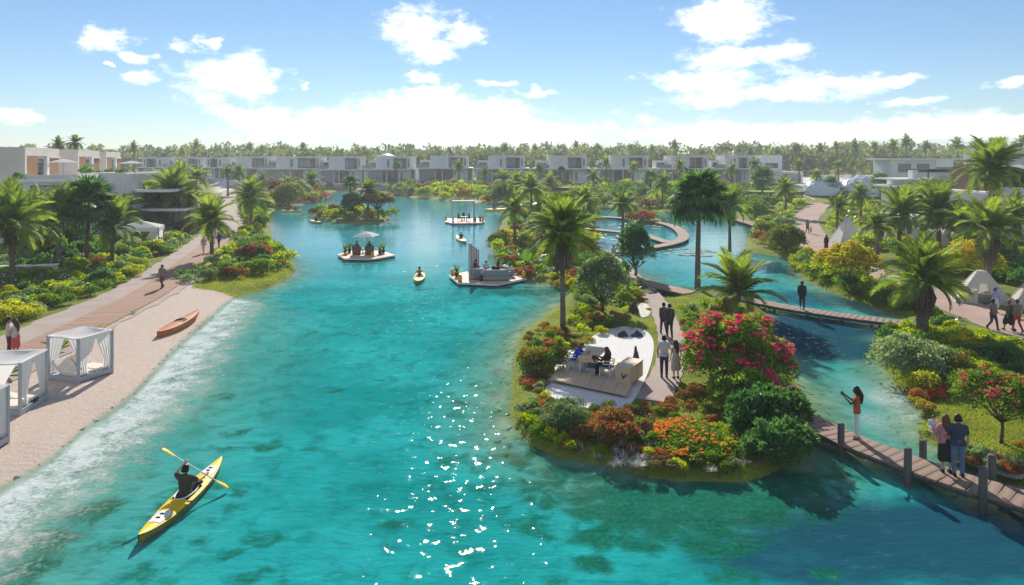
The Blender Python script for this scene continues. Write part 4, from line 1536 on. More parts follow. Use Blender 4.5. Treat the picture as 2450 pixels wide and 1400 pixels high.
def wing(px, Y, L, roof_px, terr_px, label, depth=9.0, gap=0.0):
    a = R(17)
    c = Vector(((px - CX) / F * Y, Y, 0.25))
    z_roof = CH - (roof_px - HZ) * Y / F
    z_ter = CH - (terr_px - HZ) * Y / F
    t = thing('terrace_house', label, 'house', c, a)
    zr, zt = z_roof - .25, z_ter - .25
    # local: +x is the sunlit long side, +y runs away from the camera
    W0 = 0.0
    bx(t, 'upper_wall', (-depth, 0, zt), (-.35, L, zr), M['plaster_warm'])
    bx(t, 'roof_fascia', (-.349, 0, zr - 1.0), (W0, L * .66, zr), M['plaster_warm'])
    bx(t, 'corner_pier', (-.349, 0, zt), (W0, .55, zr - 1.0), M['plaster_warm'])
    screen(t, .6, L * .31, zt, zr - 1.02, -.05)
    bx(t, 'door_jamb', (-.349, L * .56, zt), (W0, L * .62, zr - 1.0), M['white'])
    d_ = bx(t, 'door', (-.348, L * .36, zt), (-.30, L * .54, zr - 1.4), M['glass'])
    MB().box((-.30, L * .52, zt + 1.0), (-.26, L * .528, zt + 1.3)).build('handle', M['steel'], d_)
    screen(t, L * .66, L * .98, zt, zr - 1.25, -.35)
    bx(t, 'screen_lintel', (-.348, L * .66, zr - 1.25), (-.05, L * .985, zr - 1.05), M['plaster_warm'])
    # terrace and storeys below
    bx(t, 'lower_storey', (-depth - 2, -1.0, -.5), (5.2, L + 2.6, zt - .35), M['plaster'])
    bx(t, 'terrace_slab', (-depth - 2, -1.3, zt - .35), (5.7, L + 2.7, zt), M['white'])
    bx(t, 'parapet', (5.35, -1.3, zt), (5.7, L + 2.7, zt + .55), M['plaster'])
    bx(t, 'parapet', (.4, -1.3, zt), (5.34, -1.0, zt + .45), M['plaster'])
    bx(t, 'mid_slab', (-depth - 2, -3.2, zt * .48), (7.2, L + 2.65, zt * .48 + .3), M['white'])
    for j in range(3):
        u = .6 + j * 4.2
        f_ = MB().box((5.2, u, zt * .48 + .4), (5.26, u + 3.0, zt - .7)).build('window', M['darkmetal'], t)
        for q in range(2):
            MB().box((5.26, u + .1 + q * 1.45, zt * .48 + .5), (5.275, u + 1.45 + q * 1.45, zt - .8)).build('pane', M['curtainglass'], f_)
    for j in range(2):
        x0 = -3.5 + j * 4.4
        window(t, x0, x0 + 3.0, zt * .48 + .45, zt - .75, -1.03, 2, pane='curtainglass')
        window(t, x0, x0 + 3.2, .7, zt * .48 - .4, -1.03, 2, pane='glass')
    return t


wing(60, 80, 13.0, 352, 428, 'nearest wing of the big pale house at the left edge with timber screens')
wing(187, 100, 12.5, 358, 424, 'second wing of the big pale house behind the open white parasol')
wing(254, 125, 12.0, 363, 420, 'third and farthest wing of the big pale house at left')
# stepped garden walls in front of the left house
t = thing('garden_wall', 'tall grey fin wall below the left terraces behind the palm trees', 'wall', PX(278, 500, 84))
t.location.z = .25
bx(t, 'wall', (-2.2, 0, -.3), (1.1, .5, CH - (419 - HZ) * 84 / F), M['plaster'])
bx(t, 'wall_return', (1.102, .05, -.3), (1.55, 7.5, CH - (421 - HZ) * 84 / F), M['plaster'])
bx(t, 'ledge', (1.56, .5, 5.6), (6.2, 7, 5.9), M['white'])
bx(t, 'ledge', (1.56, 1.5, 3.2), (7.4, 8, 3.5), M['white'])
bx(t, 'back_wall', (1.58, 6.0, -.3), (7.0, 6.4, 5.58), M['plaster_warm'])
t = thing('garden_wall', 'low white garden wall behind the shrubs at the far left edge', 'wall', W(60, 668))
t.rotation_euler[2] = R(16)
bx(t, 'wall', (-9, 0, -.3), (2.2, .35, 1.0), M['plaster_warm'])
bx(t, 'coping', (-9.1, -.06, 1.0), (2.26, .41, 1.1), M['white'])
t = thing('garden_wall', 'pale wall and slatted gate beneath the small tent canopy at left', 'wall', W(240, 596))
bx(t, 'wall', (-3.2, 0, -.3), (1.0, .3, 1.5), M['plaster_warm'])
for i in range(9):
    bx(t, 'slat', (1.05 + i * .22, .05, 0), (1.17 + i * .22, .15, 1.6), M['plaster'])

# ---- right-hand house
d = 70
t = thing('terrace_house', 'pale two-storey house with timber-screened roof room at the right edge', 'house', (PX(2402, 500, d).x, d, .25))
z = lambda y: CH - (y - HZ) * d / F - .25
bx(t, 'lower_storey', (0, 0, -.4), (14, 12, z(549)), M['plaster_warm'])
bx(t, 'lower_slab', (-.5, -.7, z(549)), (14, 12.2, z(545)), M['white'])
bx(t, 'upper_storey', (-.1, .3, z(545)), (14, 12, z(466)), M['plaster'])
bx(t, 'upper_slab', (-.8, -.5, z(466)), (14, 12.4, z(461)), M['white'])
bx(t, 'parapet', (-.6, -.3, z(461)), (14, -.05, z(448)), M['plaster'])
f_ = MB().box((.75, -.04, z(590)), (1.75, .02, z(558))).build('window', M['darkmetal'], t)
MB().box((.84, -.055, z(589)), (1.66, -.042, z(560))).build('pane', M['interior'], f_)
s_ = bx(t, 'roof_room', (.6, 3.0, z(461)), (14, 9, z(400)), M['wood_dark'])
for i in range(16):
    MB().box((.62 + i * .3, 2.9, z(461)), (.78 + i * .3, 2.99, z(404))).build('slat', M['wood_screen'], s_)
bx(t, 'roof_slab', (2.1, 2.0, z(400)), (14, 9.5, z(352)), M['plaster'])
bx(t, 'side_step', (-5.5, 5, -.4), (-.12, 14, z(535)), M['plaster'])
bx(t, 'side_ledge', (-6.2, 4.4, z(535)), (-.13, 14.2, z(531)), M['white'])
bx(t, 'side_box', (-2.6, 7.2, z(531)), (-1.1, 9.4, z(466)), M['white'])
bx(t, 'garden_step', (-6, -2.0, -.4), (-.52, 4.3, z(560)), M['plaster_warm'])
bx(t, 'garden_ledge', (-6.3, -2.4, z(560)), (-.52, 4.36, z(555)), M['white'])
d = 118
t = thing('terrace_house', 'stepped white terraces with dark canopy behind the right-hand palms', 'house', (PX(2190, 430, d).x, d, .3))
z = lambda y: CH - (y - HZ) * d / F - .3
bx(t, 'lower_storey', (-1, 0, -.4), (16, 9, z(450)), M['plaster'])
bx(t, 'ledge', (-2.5, -1.2, z(450)), (17, 9.2, z(445)), M['white'])
bx(t, 'middle_wall', (0, 2, z(445)), (14, 9, z(432)), M['white'])
bx(t, 'middle_ledge', (-2.2, 1.0, z(432)), (9, 9.1, z(428)), M['white'])
bx(t, 'shade_canopy', (3.0, 1.5, z(413)), (11.5, 8, z(405)), M['darkmetal'])
for x_ in (3.2, 11.2):
    bx(t, 'canopy_post', (x_ - .07, 1.6, z(428)), (x_ + .07, 1.74, z(413)), M['darkmetal'])
bx(t, 'small_box', (1.0, 2.5, z(428)), (2.0, 4, z(408)), M['plaster'])
bx(t, 'small_box', (3.8, .2, z(445)), (5.6, 1.9, z(414)), M['plaster'])
d = 168
t = thing('long_house', 'long grey flat-roofed house beyond the two domes at right', 'house', (PX(2130, 430, d).x, d, .4))
z = lambda y: CH - (y - HZ) * d / F - .4
bx(t, 'wall', (0, 0, -.5), (11, 8, z(382)), M['plaster'])
bx(t, 'roof_edge', (-1.5, -.4, z(382)), (18, 8.4, z(379)), M['white'])
bx(t, 'bright_wall', (11.01, -.3, z(400)), (15.2, 7, z(382.2)), M['white'])
bx(t, 'recess', (15.21, 2, -.5), (17.6, 8, z(382.1)), M['plaster'])
window(t, 15.5, 17.4, z(410), z(388), 1.97, 2)
window(t, 2.0, 5.0, z(412), z(392), -.03, 3)
window(t, 6.5, 9.5, z(412), z(392), -.03, 3)

# ---- glass domes
for (x, y, r_px, lab) in ((1972, 466, 52, 'left one of two pale faceted glass domes behind the palms'), (2062, 468, 58, 'right one of two pale faceted glass domes behind the palms')):
    c = WG(x, y)
    r_m = r_px * c.y / F
    t = thing('glass_dome', lab, 'dome', c)
    bm = bmesh.new()
    bmesh.ops.create_icosphere(bm, subdivisions=3, radius=r_m)
    bmesh.ops.bisect_plane(bm, geom=bm.verts[:] + bm.edges[:] + bm.faces[:], plane_co=(0, 0, 0), plane_no=(0, 0, 1), clear_inner=True)
    me = bpy.data.meshes.new('shell'); bm.to_mesh(me)
    me.materials.append(M['dome'])
    link('shell', me, t, scale=(1, 1, .82))
    m_ = bpy.data.meshes.new('lattice'); bm.to_mesh(m_); bm.free()
    m_.materials.append(M['white'])
    o_ = link('lattice', m_, t, scale=(1.004, 1.004, .825))
    wf = o_.modifiers.new('wire', 'WIREFRAME'); wf.thickness = .09
# a dome roof peeping over the villas
c = PX(925, 384, 262)
t = thing('roof_dome', 'small pale dome roof peeping up between two villas', 'dome', (c.x, c.y, 3))
MB().lathe([(5.0, 0), (5.0, 6.4), (4.6, 7.6), (3.4, 8.6), (1.6, 9.2), (.02, 9.4)], 20).build('shell', M['dome'], t)
MB().tube([(0, 0, 9.35), (0, 0, 9.7)], [.3, .12], 8).build('finial', M['white'], t)


# ---- green-roofed garden pavilions
def pavilion(px, py, w_px, roof_px, label):
    c = WG(px, py)
    w = w_px * c.y / F
    h = (py - roof_px) * c.y / F
    t = thing('garden_pavilion', label, 'pavilion', c)
    pl = [(math.cos(a) * w / 2 * (1 + .1 * math.sin(3 * a)), math.sin(a) * 4.5) for a in [2 * PI * i / 28 for i in range(28)]]
    r0 = MB().prism(pl, h - .5, h, 0).build('roof', M['darkmetal'], t)
    MB().prism([(x * .97, y * .97) for x, y in pl], h + .001, h + .12).build('roof_planting', M['roofgreen'], r0)
    for i in range(0, 28):
        x, y = pl[i]
        MB().tube([(x * .95, y * .95, -.1), (x * .95, y * .95, h - .5)], .07, 5).build('slat_post', M['post'], t)
    MB().prism([(x * .6, y * .55) for x, y in pl], 0, h - .5).build('core', M['wood_dark'], t)
    AVOID.append(([(c.x - w * .4, c.y), (c.x + w * .4, c.y)], 3.0))
    return t


pavilion(1385, 475, 118, 449, 'round green-roofed pavilion half hidden behind the central palms')
pavilion(1850, 486, 150, 459, 'wide green-roofed pavilion with slender dark posts at right centre')
# ================================================================== furniture and craft
def drape(mb, p0, p1, z0, z1, k=14, amp=.05, gather=1.0, mi=0):
    """hanging curtain between two ground points with folds, gathered towards p0 at the bottom"""
    p0, p1 = Vector(p0), Vector(p1)
    nrm = Vector((-(p1 - p0).y, (p1 - p0).x, 0)).normalized()
    rows = 9
    vs, fs = [], []
    for r in range(rows):
        t = r / (rows - 1)                 # 0 top .. 1 bottom
        g = 1 - (1 - gather) * (t ** 1.1 if t < .75 else .75 ** 1.1 + (t - .75) * -.3)
        for i in range(k + 1):
            u = i / k * g
            q = p0.lerp(p1, u) + nrm * amp * math.sin(i * 1.9 + .4 * r) * (.35 + .65 * t)
            vs.append((q.x, q.y, z1 + (z0 - z1) * t))
    for r in range(rows - 1):
        for i in range(k):
            a = r * (k + 1) + i
            fs.append((a, a + 1, a + k + 2, a + k + 1))
    mb.add(vs, fs, mi, True)
    return mb


def cabana(near, right, wl, h, label):
    """near corner, right-hand corner (both on the sand), width to the left"""
    v = right - near
    L = Vector((v.x, v.y, 0)).length
    a = math.atan2(v.y, v.x) - PI / 2      # local +y along near->right side
    t = thing('canopy_daybed', label, 'daybed', near, a, 'canopied daybeds on the beach')
    w = wl
    pr = .05
    for (x, y) in ((0, 0), (0, L), (-w, 0), (-w, L)):
        bevel(bx(t, 'post', (x - pr, y - pr, -.25), (x + pr, y + pr, h), M['cabframe']), .008)
    for (lo, hi) in (((-w + pr, -pr + .01, h - .06), (-pr, pr - .01, h)), ((-w + pr, L - pr + .01, h - .06), (-pr, L + pr - .01, h)), ((-pr + .01, pr, h - .06), (pr - .01, L - pr, h)), ((-w - pr + .01, pr, h - .06), (-w + pr - .01, L - pr, h))):
        bx(t, 'top_rail', lo, hi, M['white'])
    # sagging canopy
    mb = MB()
    k = 10
    vs, fs = [], []
    for i in range(k + 1):
        for j in range(k + 1):
            u, q = i / k, j / k
            sag = .22 * (math.sin(PI * u) * math.sin(PI * q)) ** .7 + .015 * math.sin(9 * u + 5 * q)
            vs.append((-w * u, L * q, h + .012 - sag))
    for i in range(k):
        for j in range(k):
            b_ = i * (k + 1) + j
            fs.append((b_, b_ + k + 1, b_ + k + 2, b_ + 1))
    mb.add(vs, fs, 0, True)
    mb.build('canopy', M['canvas'], t)
    # base frame and mattress, raised back rest
    for (lo, hi) in (((-w + pr, -pr, .06), (-pr, pr, .26)), ((-w + pr, L - pr, .06), (-pr, L + pr, .26)), ((-pr, pr, .06), (pr, L - pr, .26)), ((-w - pr, pr, .06), (-w + pr, L - pr, .26))):
        bx(t, 'base_rail', lo, hi, M['cabframe'])
    bx(t, 'slats', (-w + .05, .05, .18), (-.05, L - .05, .25), M['cabframe'])
    for q in range(2):
        bevel(bx(t, 'mattress', (-w * .62, .06 + q * L / 2, .252), (-.06, L / 2 - .02 + q * (L / 2 - .04), .40), M['cushion']), .03, 2)
        Mx = Matrix.Translation((-w * .62, 0, .30)) @ Matrix.Rotation(R(38), 4, 'Y')
        o_ = MB().box((-w * .42, .06 + q * L / 2, -.02), (0, L / 2 - .02 + q * (L / 2 - .04), .10), 0, Mx).build('backrest', M['cushion'], t)
        bevel(o_, .03, 2)
    # curtains tied at the corners
    for (p0, p1) in (((-.02, .06, 0), (-.02, L * .55, 0)), ((-.02, L - .06, 0), (-.02, L * .5, 0)), ((-w + .03, .05, 0), (-w + .03, L * .5, 0)), ((-w + .03, L - .05, 0), (-w + .03, L * .45, 0)), ((-w + .08, L - .02, 0), (-w * .45, L - .02, 0))):
        drape(MB(), p0, p1, .30, h - .07, gather=.22, amp=.035).build('curtain', M['curtain'], t)
    mb = MB()
    mb.tube([(.02, .0, .62), (.02, .14, .62)], .035, 6)
    mb.build('curtain_tie', M['white'], t)
    return t


CAB2 = cabana(W(187, 919, .25), W(268, 892, .25), 1.75, 1.92, 'white canopied beach daybed nearest the wooden kayak, empty')
CAB1 = cabana(W(48, 998, .25), W(111, 957, .25), 2.0, 2.0, 'white canopied beach daybed with a person in dark clothes lying inside')
c3 = W(18, 1060, .25)
CAB0 = cabana(c3 + Vector((.12, -1.75, 0)), c3, 2.0, 1.95, 'white canopied beach daybed cut off by the left edge of the picture')


# ---- kayaks
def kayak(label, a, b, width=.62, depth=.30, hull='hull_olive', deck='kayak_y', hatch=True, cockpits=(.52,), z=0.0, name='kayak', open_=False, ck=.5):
    a, b = Vector((*a[:2], z)), Vector((*b[:2], z))
    L = (b - a).length
    ang = math.atan2((b - a).y, (b - a).x) - PI / 2
    t = thing(name, label, 'kayak', (a + b) / 2, ang)
    N_, K = 26, 9
    hv, dv = [], []
    mbh, mbd = MB(), MB()

    def prof(s):
        q = abs(2 * s - 1)
        return width / 2 * max(0.0, 1 - q ** 2.1) ** .85 + .012, .10 * q ** 3 + .035 * q ** 6   # half width, sheer rise
    for i in range(N_ + 1):
        s = i / N_
        hw, rise = prof(s)
        y = (s - .5) * L
        keel = -depth * .45 * (1 - abs(2 * s - 1) ** 4) + rise * .6
        gun = depth * .55 + rise
        for j in range(K):
            an = PI * j / (K - 1)
            cx_ = -math.cos(an)
            hv.append((cx_ * hw, y, gun + (keel - gun) * math.sin(an) ** .75))
        for j in range(K):
            u = -1 + 2 * j / (K - 1)
            crown = .09 * (1 - u * u) * (hw / (width / 2)) * (0.2 if open_ else 1)
            dv.append((u * hw, y, gun + .001 + crown))
    for i in range(N_):
        s = (i + .5) / N_
        for j in range(K - 1):
            q = i * K + j
            mbh.add([hv[q], hv[q + 1], hv[q + K + 1], hv[q + K]], [(0, 1, 2, 3)], 0, True)
            inside_ck = any(abs(s - c_) * L < ck * (1 - (abs(j - (K - 2) / 2) / ((K - 1) / 2)) ** 4 * .6) for c_ in cockpits) and 1 <= j <= K - 3
            if not inside_ck:
                mbd.add([dv[q], dv[q + 1], dv[q + K + 1], dv[q + K]], [(3, 2, 1, 0)], 0, True)
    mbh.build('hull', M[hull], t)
    mbd.build('deck', M[deck], t)
    for c_ in cockpits:
        yc = (c_ - .5) * L
        zz = depth * .55 + .055
        MB().lathe([(0.02, -.22), (.8, -.20), (1.0, 0)], 18, 0, (0, yc, zz - .03), sx=width * .34, sy=ck * .98).build('cockpit', M['black'], t)
        ring = [(math.cos(q) * width * .36, yc + math.sin(q) * ck, zz + .025) for q in [2 * PI * i / 20 for i in range(21)]]
        MB().tube(ring, .022, 6, caps=False).build('cockpit_rim', M['white' if deck == 'kayak_y' else 'black'], t)
    if hatch:
        for s0, s1 in ((.15, .28), (.76, .87)):
            mb = MB()
            vs, fs = [], []
            for i in range(5):
                s = s0 + (s1 - s0) * i / 4
                hw, rise = prof(s)
                for j in range(5):
                    u = (-1 + j / 2) * .78
                    vs.append((u * hw, (s - .5) * L, depth * .55 + rise + .012 + .09 * (1 - u * u) * hw / (width / 2)))
            for i in range(4):
                for j in range(4):
                    q = i * 5 + j
                    fs.append((q, q + 1, q + 6, q + 5))
            mb.add(vs, fs, 0, True)
            h_ = mb.build('hatch', M['white'], t)
            for q in (.35, .68):
                s = s0 + (s1 - s0) * q
                hw, rise = prof(s)
                zz = depth * .55 + rise + .022
                MB().tube([(-hw * .85, (s - .5) * L, zz), (0, (s - .5) * L + .04, zz + .09 * hw / (width / 2)), (hw * .85, (s - .5) * L, zz)], .009, 4).build('deck_line', M['black'], h_)
                MB().ball((0, (s - .5) * L, zz + .085 * hw / (width / 2)), .05, 8, 0, (1.3, .5, .4)).build('latch', M['black'], h_)
        mb = MB()
        for sg in (-1, 1):
            mb.tube([(sg * (prof(i / N_)[0] + .004), (i / N_ - .5) * L, depth * .55 + prof(i / N_)[1] - .012) for i in range(N_ + 1)], .011, 4)
        mb.build('rub_rail', M['black'], t)
    return t


def paddle(label, p0, p1, blade='kayak_y', name='paddle'):
    p0, p1 = Vector(p0), Vector(p1)
    t = thing(name, label, 'paddle', (p0 + p1) / 2)
    t.rotation_mode = 'QUATERNION'
    t.rotation_quaternion = (p1 - p0).to_track_quat('Y', 'Z')
    L = (p1 - p0).length
    MB().tube([(0, -L / 2 + .3, 0), (0, L / 2 - .3, 0)], .018, 6).build('shaft', M['white'], t)
    for sg in (-1, 1):
        mb = MB()
        pts = [(0, sg * (L / 2 - .52), 0), (0, sg * (L / 2 - .4), 0), (0, sg * (L / 2 - .15), .01), (0, sg * (L / 2 - .03), .0), (0, sg * L / 2, 0)]
        mb.tube(pts, [.02, .06, .095, .085, .02], 10, flat=.18)
        mb.build('blade', M[blade], t)
    return t


kayak('large yellow kayak with white hatch covers paddled in the left foreground', W(331, 1290, .2), W(531, 1096, .25), .66, .32)
kayak('varnished wooden kayak pulled up on the pale beach', W(376, 806, .3), W(476, 748, .35), .78, .42, 'kayak_wood', 'kayak_wood', False, z=.22, ck=.42)
kayak('small yellow kayak with a bare-backed paddler in mid-lake', W(999, 676, .2), W(1008, 650, .2), .85, .4, hatch=False)
kayak('small yellow kayak between the pergola raft and the lounge raft', W(1114, 580, .2), W(1093, 565, .2), .9, .42, hatch=False)
kayak('distant long yellow canoe with two people near the left far bank', W(673, 505, .2), W(721, 505.5, .2), 1.0, .6, 'kayak_y', 'kayak_y', False, cockpits=(.3, .7), name='canoe')
kayak('tiny yellow-green kayak beside the left tip of the little island', W(743, 528, .2), W(770, 533, .2), .9, .42, hatch=False)
kayak('distant yellow boat by the bank right of the pergola raft', W(1160, 504, .2), W(1212, 502, .2), 1.3, .8, 'kayak_y', 'kayak_y', False, cockpits=(.4,), name='canoe')


# ---- floating rafts
def raft(label, px, z=.28, name='lounge_raft'):
    pl = [tuple(W(x, y, z)[:2]) for x, y in px]
    cx_ = sum(p[0] for p in pl) / len(pl)
    cy_ = sum(p[1] for p in pl) / len(pl)
    t = thing(name, label, 'raft', (cx_, cy_, 0))
    loc = [(x - cx_, y - cy_) for x, y in pl]
    MB().prism([(x * .97, y * .97) for x, y in loc], -.15, z - .14).build('float', M['darkmetal'], t)
    MB().prism(loc, z - .139, z - .03).build('rim', M['white'], t)
    # deck boards clipped to the outline
    bm = bmesh.new()
    vs = [bm.verts.new((x * .985, y * .985, 0)) for x, y in loc]
    f = bm.faces.new(vs)
    if f.normal.z < 0:
        f.normal_flip()
    ymin, ymax = min(y for _, y in loc), max(y for _, y in loc)
    k = 9
    for i in range(k):
        y0, y1 = ymin + (ymax - ymin) * i / k, ymin + (ymax - ymin) * (i + 1) / k - .04
        b2 = bm.copy()
        bmesh.ops.bisect_plane(b2, geom=b2.verts[:] + b2.edges[:] + b2.faces[:], plane_co=(0, y0, 0), plane_no=(0, 1, 0), clear_inner=True)
        bmesh.ops.bisect_plane(b2, geom=b2.verts[:] + b2.edges[:] + b2.faces[:], plane_co=(0, y1, 0), plane_no=(0, 1, 0), clear_outer=True)
        if b2.faces:
            ex = bmesh.ops.extrude_face_region(b2, geom=b2.faces[:])
            bmesh.ops.translate(b2, verts=[v for v in ex['geom'] if isinstance(v, bmesh.types.BMVert)], vec=(0, 0, .03))
            bmesh.ops.recalc_face_normals(b2, faces=b2.faces[:])
            me = bpy.data.meshes.new('board')
            b2.to_mesh(me)
            me.materials.append(M['raftdeck'])
            link('board', me, t, (0, 0, z - .029))
        b2.free()
    bm.free()
    return t


def lantern(x, y, z, label, h=.5):
    p = W(x, y, z)
    t = thing('lantern', label, 'lantern', p)
    MB().tube([(0, 0, 0), (0, 0, h * .8), (0, 0, h * .9)], [.17, .17, .12], 12).build('body', M['orange'], t)
    MB().tube([(0, 0, h * .9), (0, 0, h)], [.12, .09], 12).build('lid', M['darkmetal'], t)


POT_LEAF = spiky_mesh('pot_foliage', FM['dark'], 23, 46, 1.0, .12, .5, 4, .7)


def potplant(loc, label, s=.8, pot='darkmetal'):
    t = thing('potted_plant', label, 'potted plant', loc)
    MB().lathe([(.12, 0), (.17, .1), (.2, .36), (.17, .36), (.16, .33), (0.01, .33)], 12).build('pot', M[pot], t)
    link('foliage', POT_LEAF, t, (0, 0, .3), (0, 0, random.uniform(0, 6)), (s * .5, s * .5, s * .75))
    return t


RZ = .285
raft('white-edged hexagonal raft carrying a grey lounge and a tall striped screen', [(1074, 658), (1095, 676), (1190, 680), (1260, 666), (1231, 649), (1114, 650)])
raft('hexagonal raft with two wicker armchairs under a white parasol', [(807, 608.6), (824, 618.6), (897, 618.6), (947, 610), (914, 600), (840, 598.6)])
raft('far raft with a tall white-curtained pergola and people at a table', [(1064, 530), (1083, 534), (1150, 533), (1160, 531), (1156, 523), (1070, 522.5)])
# lounge raft: screen, sofas, table
p = W(1124, 664, RZ)
t = thing('privacy_screen', 'tall striped grey fabric screen standing on the lounge raft', 'screen', p, R(-12))
for k in range(8):
    bx(t, 'panel', (-.05, k * .36, .02), (.02, k * .36 + .35, 2.75 - .12 * k), M['greycushion'] if k % 2 else M['plaster'])
bx(t, 'edge_post', (-.08, -.1, 0), (.06, -.002, 2.8), M['cabframe'])
def sofa(label, loc, rz, L=1.6, arms=True):
    t = thing('sofa', label, 'sofa', loc, rz)
    bevel(bx(t, 'base', (-L / 2, -.4, .05), (L / 2, .4, .38), M['greycushion']), .05, 2)
    bevel(bx(t, 'seat_cushion', (-L / 2 + .12, -.36, .382), (L / 2 - .12, .22, .52), M['greycushion']), .05, 2)
    bevel(bx(t, 'backrest', (-L / 2, .22, .384), (L / 2, .44, .85), M['greycushion']), .07, 2)
    if arms:
        for sg in (-1, 1):
            bevel(bx(t, 'arm', (sg * L / 2 - .13, -.4, .386), (sg * L / 2 + .13, .2, .66), M['greycushion']), .05, 2)
    for sg in (-1, 1):
        o_ = bevel(bx(t, 'pillow', (sg * L * .25 - .22, .08, .525), (sg * L * .25 + .22, .22, .88), M['white']), .06, 2)
    return t
sofa('grey armchair beside the striped screen on the lounge raft', W(1143, 667, RZ), R(200), 1.1)
sofa('long grey sofa with its back to the viewer on the lounge raft', W(1186, 670, RZ), R(184), 2.1)
sofa('grey lounge chair at the right end of the lounge raft', W(1215, 660, RZ), R(110), 1.1)
t = thing('coffee_table', 'low dark table among the sofas on the lounge raft', 'table', W(1172, 660, RZ))
bx(t, 'table_top', (-.5, -.3, .34), (.5, .3, .4), M['wood_dark'])
for (x, y) in ((-.4, -.2), (.4, -.2), (-.4, .2), (.4, .2)):
    bx(t, 'leg', (x - .03, y - .03, 0), (x + .03, y + .03, .34), M['wood_dark'])
lantern(1083, 657, RZ, 'orange lantern at the left tip of the lounge raft')
lantern(1100.5, 673, RZ, 'orange lantern at the front left corner of the lounge raft')
lantern(1225, 651, RZ, 'orange lantern behind the sofa at the back of the lounge raft')
lantern(1253, 664, RZ, 'orange lantern at the right tip of the lounge raft')
potplant(W(1093, 662, RZ), 'dark potted plant at the left end of the lounge raft', 1.4)
potplant(W(1151, 672, RZ), 'small potted plant between the armchair and sofa on the lounge raft', .7)
# parasol raft
def parasol(label, p, h, r, pole='steel', sides=8):
    t = thing('parasol', label, 'parasol', p)
    MB().tube([(0, 0, 0), (0, 0, h)], .04, 7).build('pole', M[pole], t)
    MB().lathe([(.32, 0), (.3, .06), (.04, .09)], 14).build('base', M['darkmetal'], t)
    o_ = MB().lathe([(r, h - .42), (r, h - .36), (r * .55, h - .12), (.12, h + .06), (.01, h + .07)], sides, smooth=False).build('canopy', M['canvas'], t)
    for i in range(sides):
        a = 2 * PI * i / sides
        MB().tube([(0, 0, h - .04), (math.cos(a) * r * .96, math.sin(a) * r * .96, h - .40)], .015, 4).build('rib', M['steel'], o_)
    return t


parasol('white square-topped parasol on the two-armchair raft', W(876, 606, RZ), 2.15, 1.55, sides=4).rotation_euler[2] = R(35)


def armchair(label, p, rz):
    t = thing('wicker_chair', label, 'armchair', p, rz, 'wicker armchairs on the parasol raft')
    MB().lathe([(.40, .02), (.44, .3), (.42, .42), (.01, .42)], 14).build('seat', M['wicker'], t)
    mb = MB()
    vs, fs = [], []
    k = 14
    for i in range(k + 1):
        a = R(-20) + R(220) * i / k
        for (r_, z_) in ((.44, .35), (.48, .35 + .42 + .2 * math.sin(a)), (.42, .35 + .42 + .2 * math.sin(a)), (.38, .35)):
            vs.append((math.cos(a) * r_, -math.sin(a) * r_, z_))
    for i in range(k):
        for j in range(3):
            q = i * 4 + j
            fs.append((q, q + 1, q + 5, q + 4))
    mb.add(vs, fs, 0, True)
    mb.build('backrest', M['wicker'], t)
    MB().lathe([(.33, .42), (.36, .46), (.33, .53), (.01, .54)], 12).build('cushion', M['cushion'], t)
    return t


armchair('left wicker armchair on the parasol raft', W(853, 609, RZ), R(-15))
armchair('right wicker armchair on the parasol raft', W(884, 609, RZ), R(15))
t = thing('coffee_table', 'small round table between the wicker armchairs', 'table', W(868, 606, RZ))
MB().lathe([(.28, .45), (.28, .5), (.01, .5)], 14).build('table_top', M['wood_dark'], t)
MB().lathe([(.18, 0), (.05, .05), (.04, .45)], 10).build('leg', M['wood_dark'], t)
for i, (x, y, lab) in enumerate(((826, 607, 'far left'), (836, 604, 'second from left'), (909, 608, 'nearer right'), (917, 605, 'far right'))):
    potplant(W(x, y, RZ), f'{lab} dark potted plant on the parasol raft', 1.5)
lantern(827, 611, RZ, 'orange lantern at the left of the parasol raft', .3)
lantern(891, 613, RZ, 'orange lantern in front of the right wicker armchair', .45)
# pergola raft
p = W(1109, 529, RZ)
t = thing('pergola', 'tall white-framed pergola with side curtains on the far raft', 'pergola', p)
PW_, PD_, PH_ = 3.3, 2.2, 3.05
for (x, y) in ((-PW_ / 2, -PD_ / 2), (PW_ / 2, -PD_ / 2), (-PW_ / 2, PD_ / 2), (PW_ / 2, PD_ / 2)):
    bx(t, 'post', (x - .07, y - .07, 0), (x + .07, y + .07, PH_), M['cabframe'])
bx(t, 'roof', (-PW_ / 2 - .15, -PD_ / 2 - .15, PH_), (PW_ / 2 + .15, PD_ / 2 + .15, PH_ + .16), M['tent'])
for sg in (-1, 1):
    drape(MB(), (sg * (PW_ / 2 - .1), -PD_ / 2 + .1, 0), (sg * (PW_ / 2 - .1), PD_ / 2 - .1, 0), .1, PH_ - .02).build('curtain', M['curtain'], t)
t = thing('table', 'dark dining table under the far pergola', 'table', W(1110, 529.5, RZ))
bx(t, 'table_top', (-.55, -.35, .7), (.55, .35, .75), M['wood_dark'])
for (x, y) in ((-.45, -.25), (.45, -.25), (-.45, .25), (.45, .25)):
    bx(t, 'leg', (x - .03, y - .03, 0), (x + .03, y + .03, .7), M['wood_dark'])
for i, (x, lab) in enumerate(((1097, 'left'), (1109, 'middle'), (1123, 'right'))):
    t = thing('stool', f'dark seat under the {lab} person at the pergola table', 'stool', W(x, 529.5 if i != 1 else 526.5, RZ))
    bx(t, 'seat', (-.2, -.2, .40), (.2, .2, .45), M['wood_dark'])
    for (a, b_) in ((-.17, -.17), (.17, -.17), (-.17, .17), (.17, .17)):
        bx(t, 'leg', (a - .02, b_ - .02, 0), (a + .02, b_ + .02, .4), M['wood_dark'])
potplant(W(1149, 529, RZ), 'dark potted plant at the right of the pergola raft', 1.6)
potplant(W(1137, 529, RZ), 'low potted plant at the right foot of the pergola', .9)
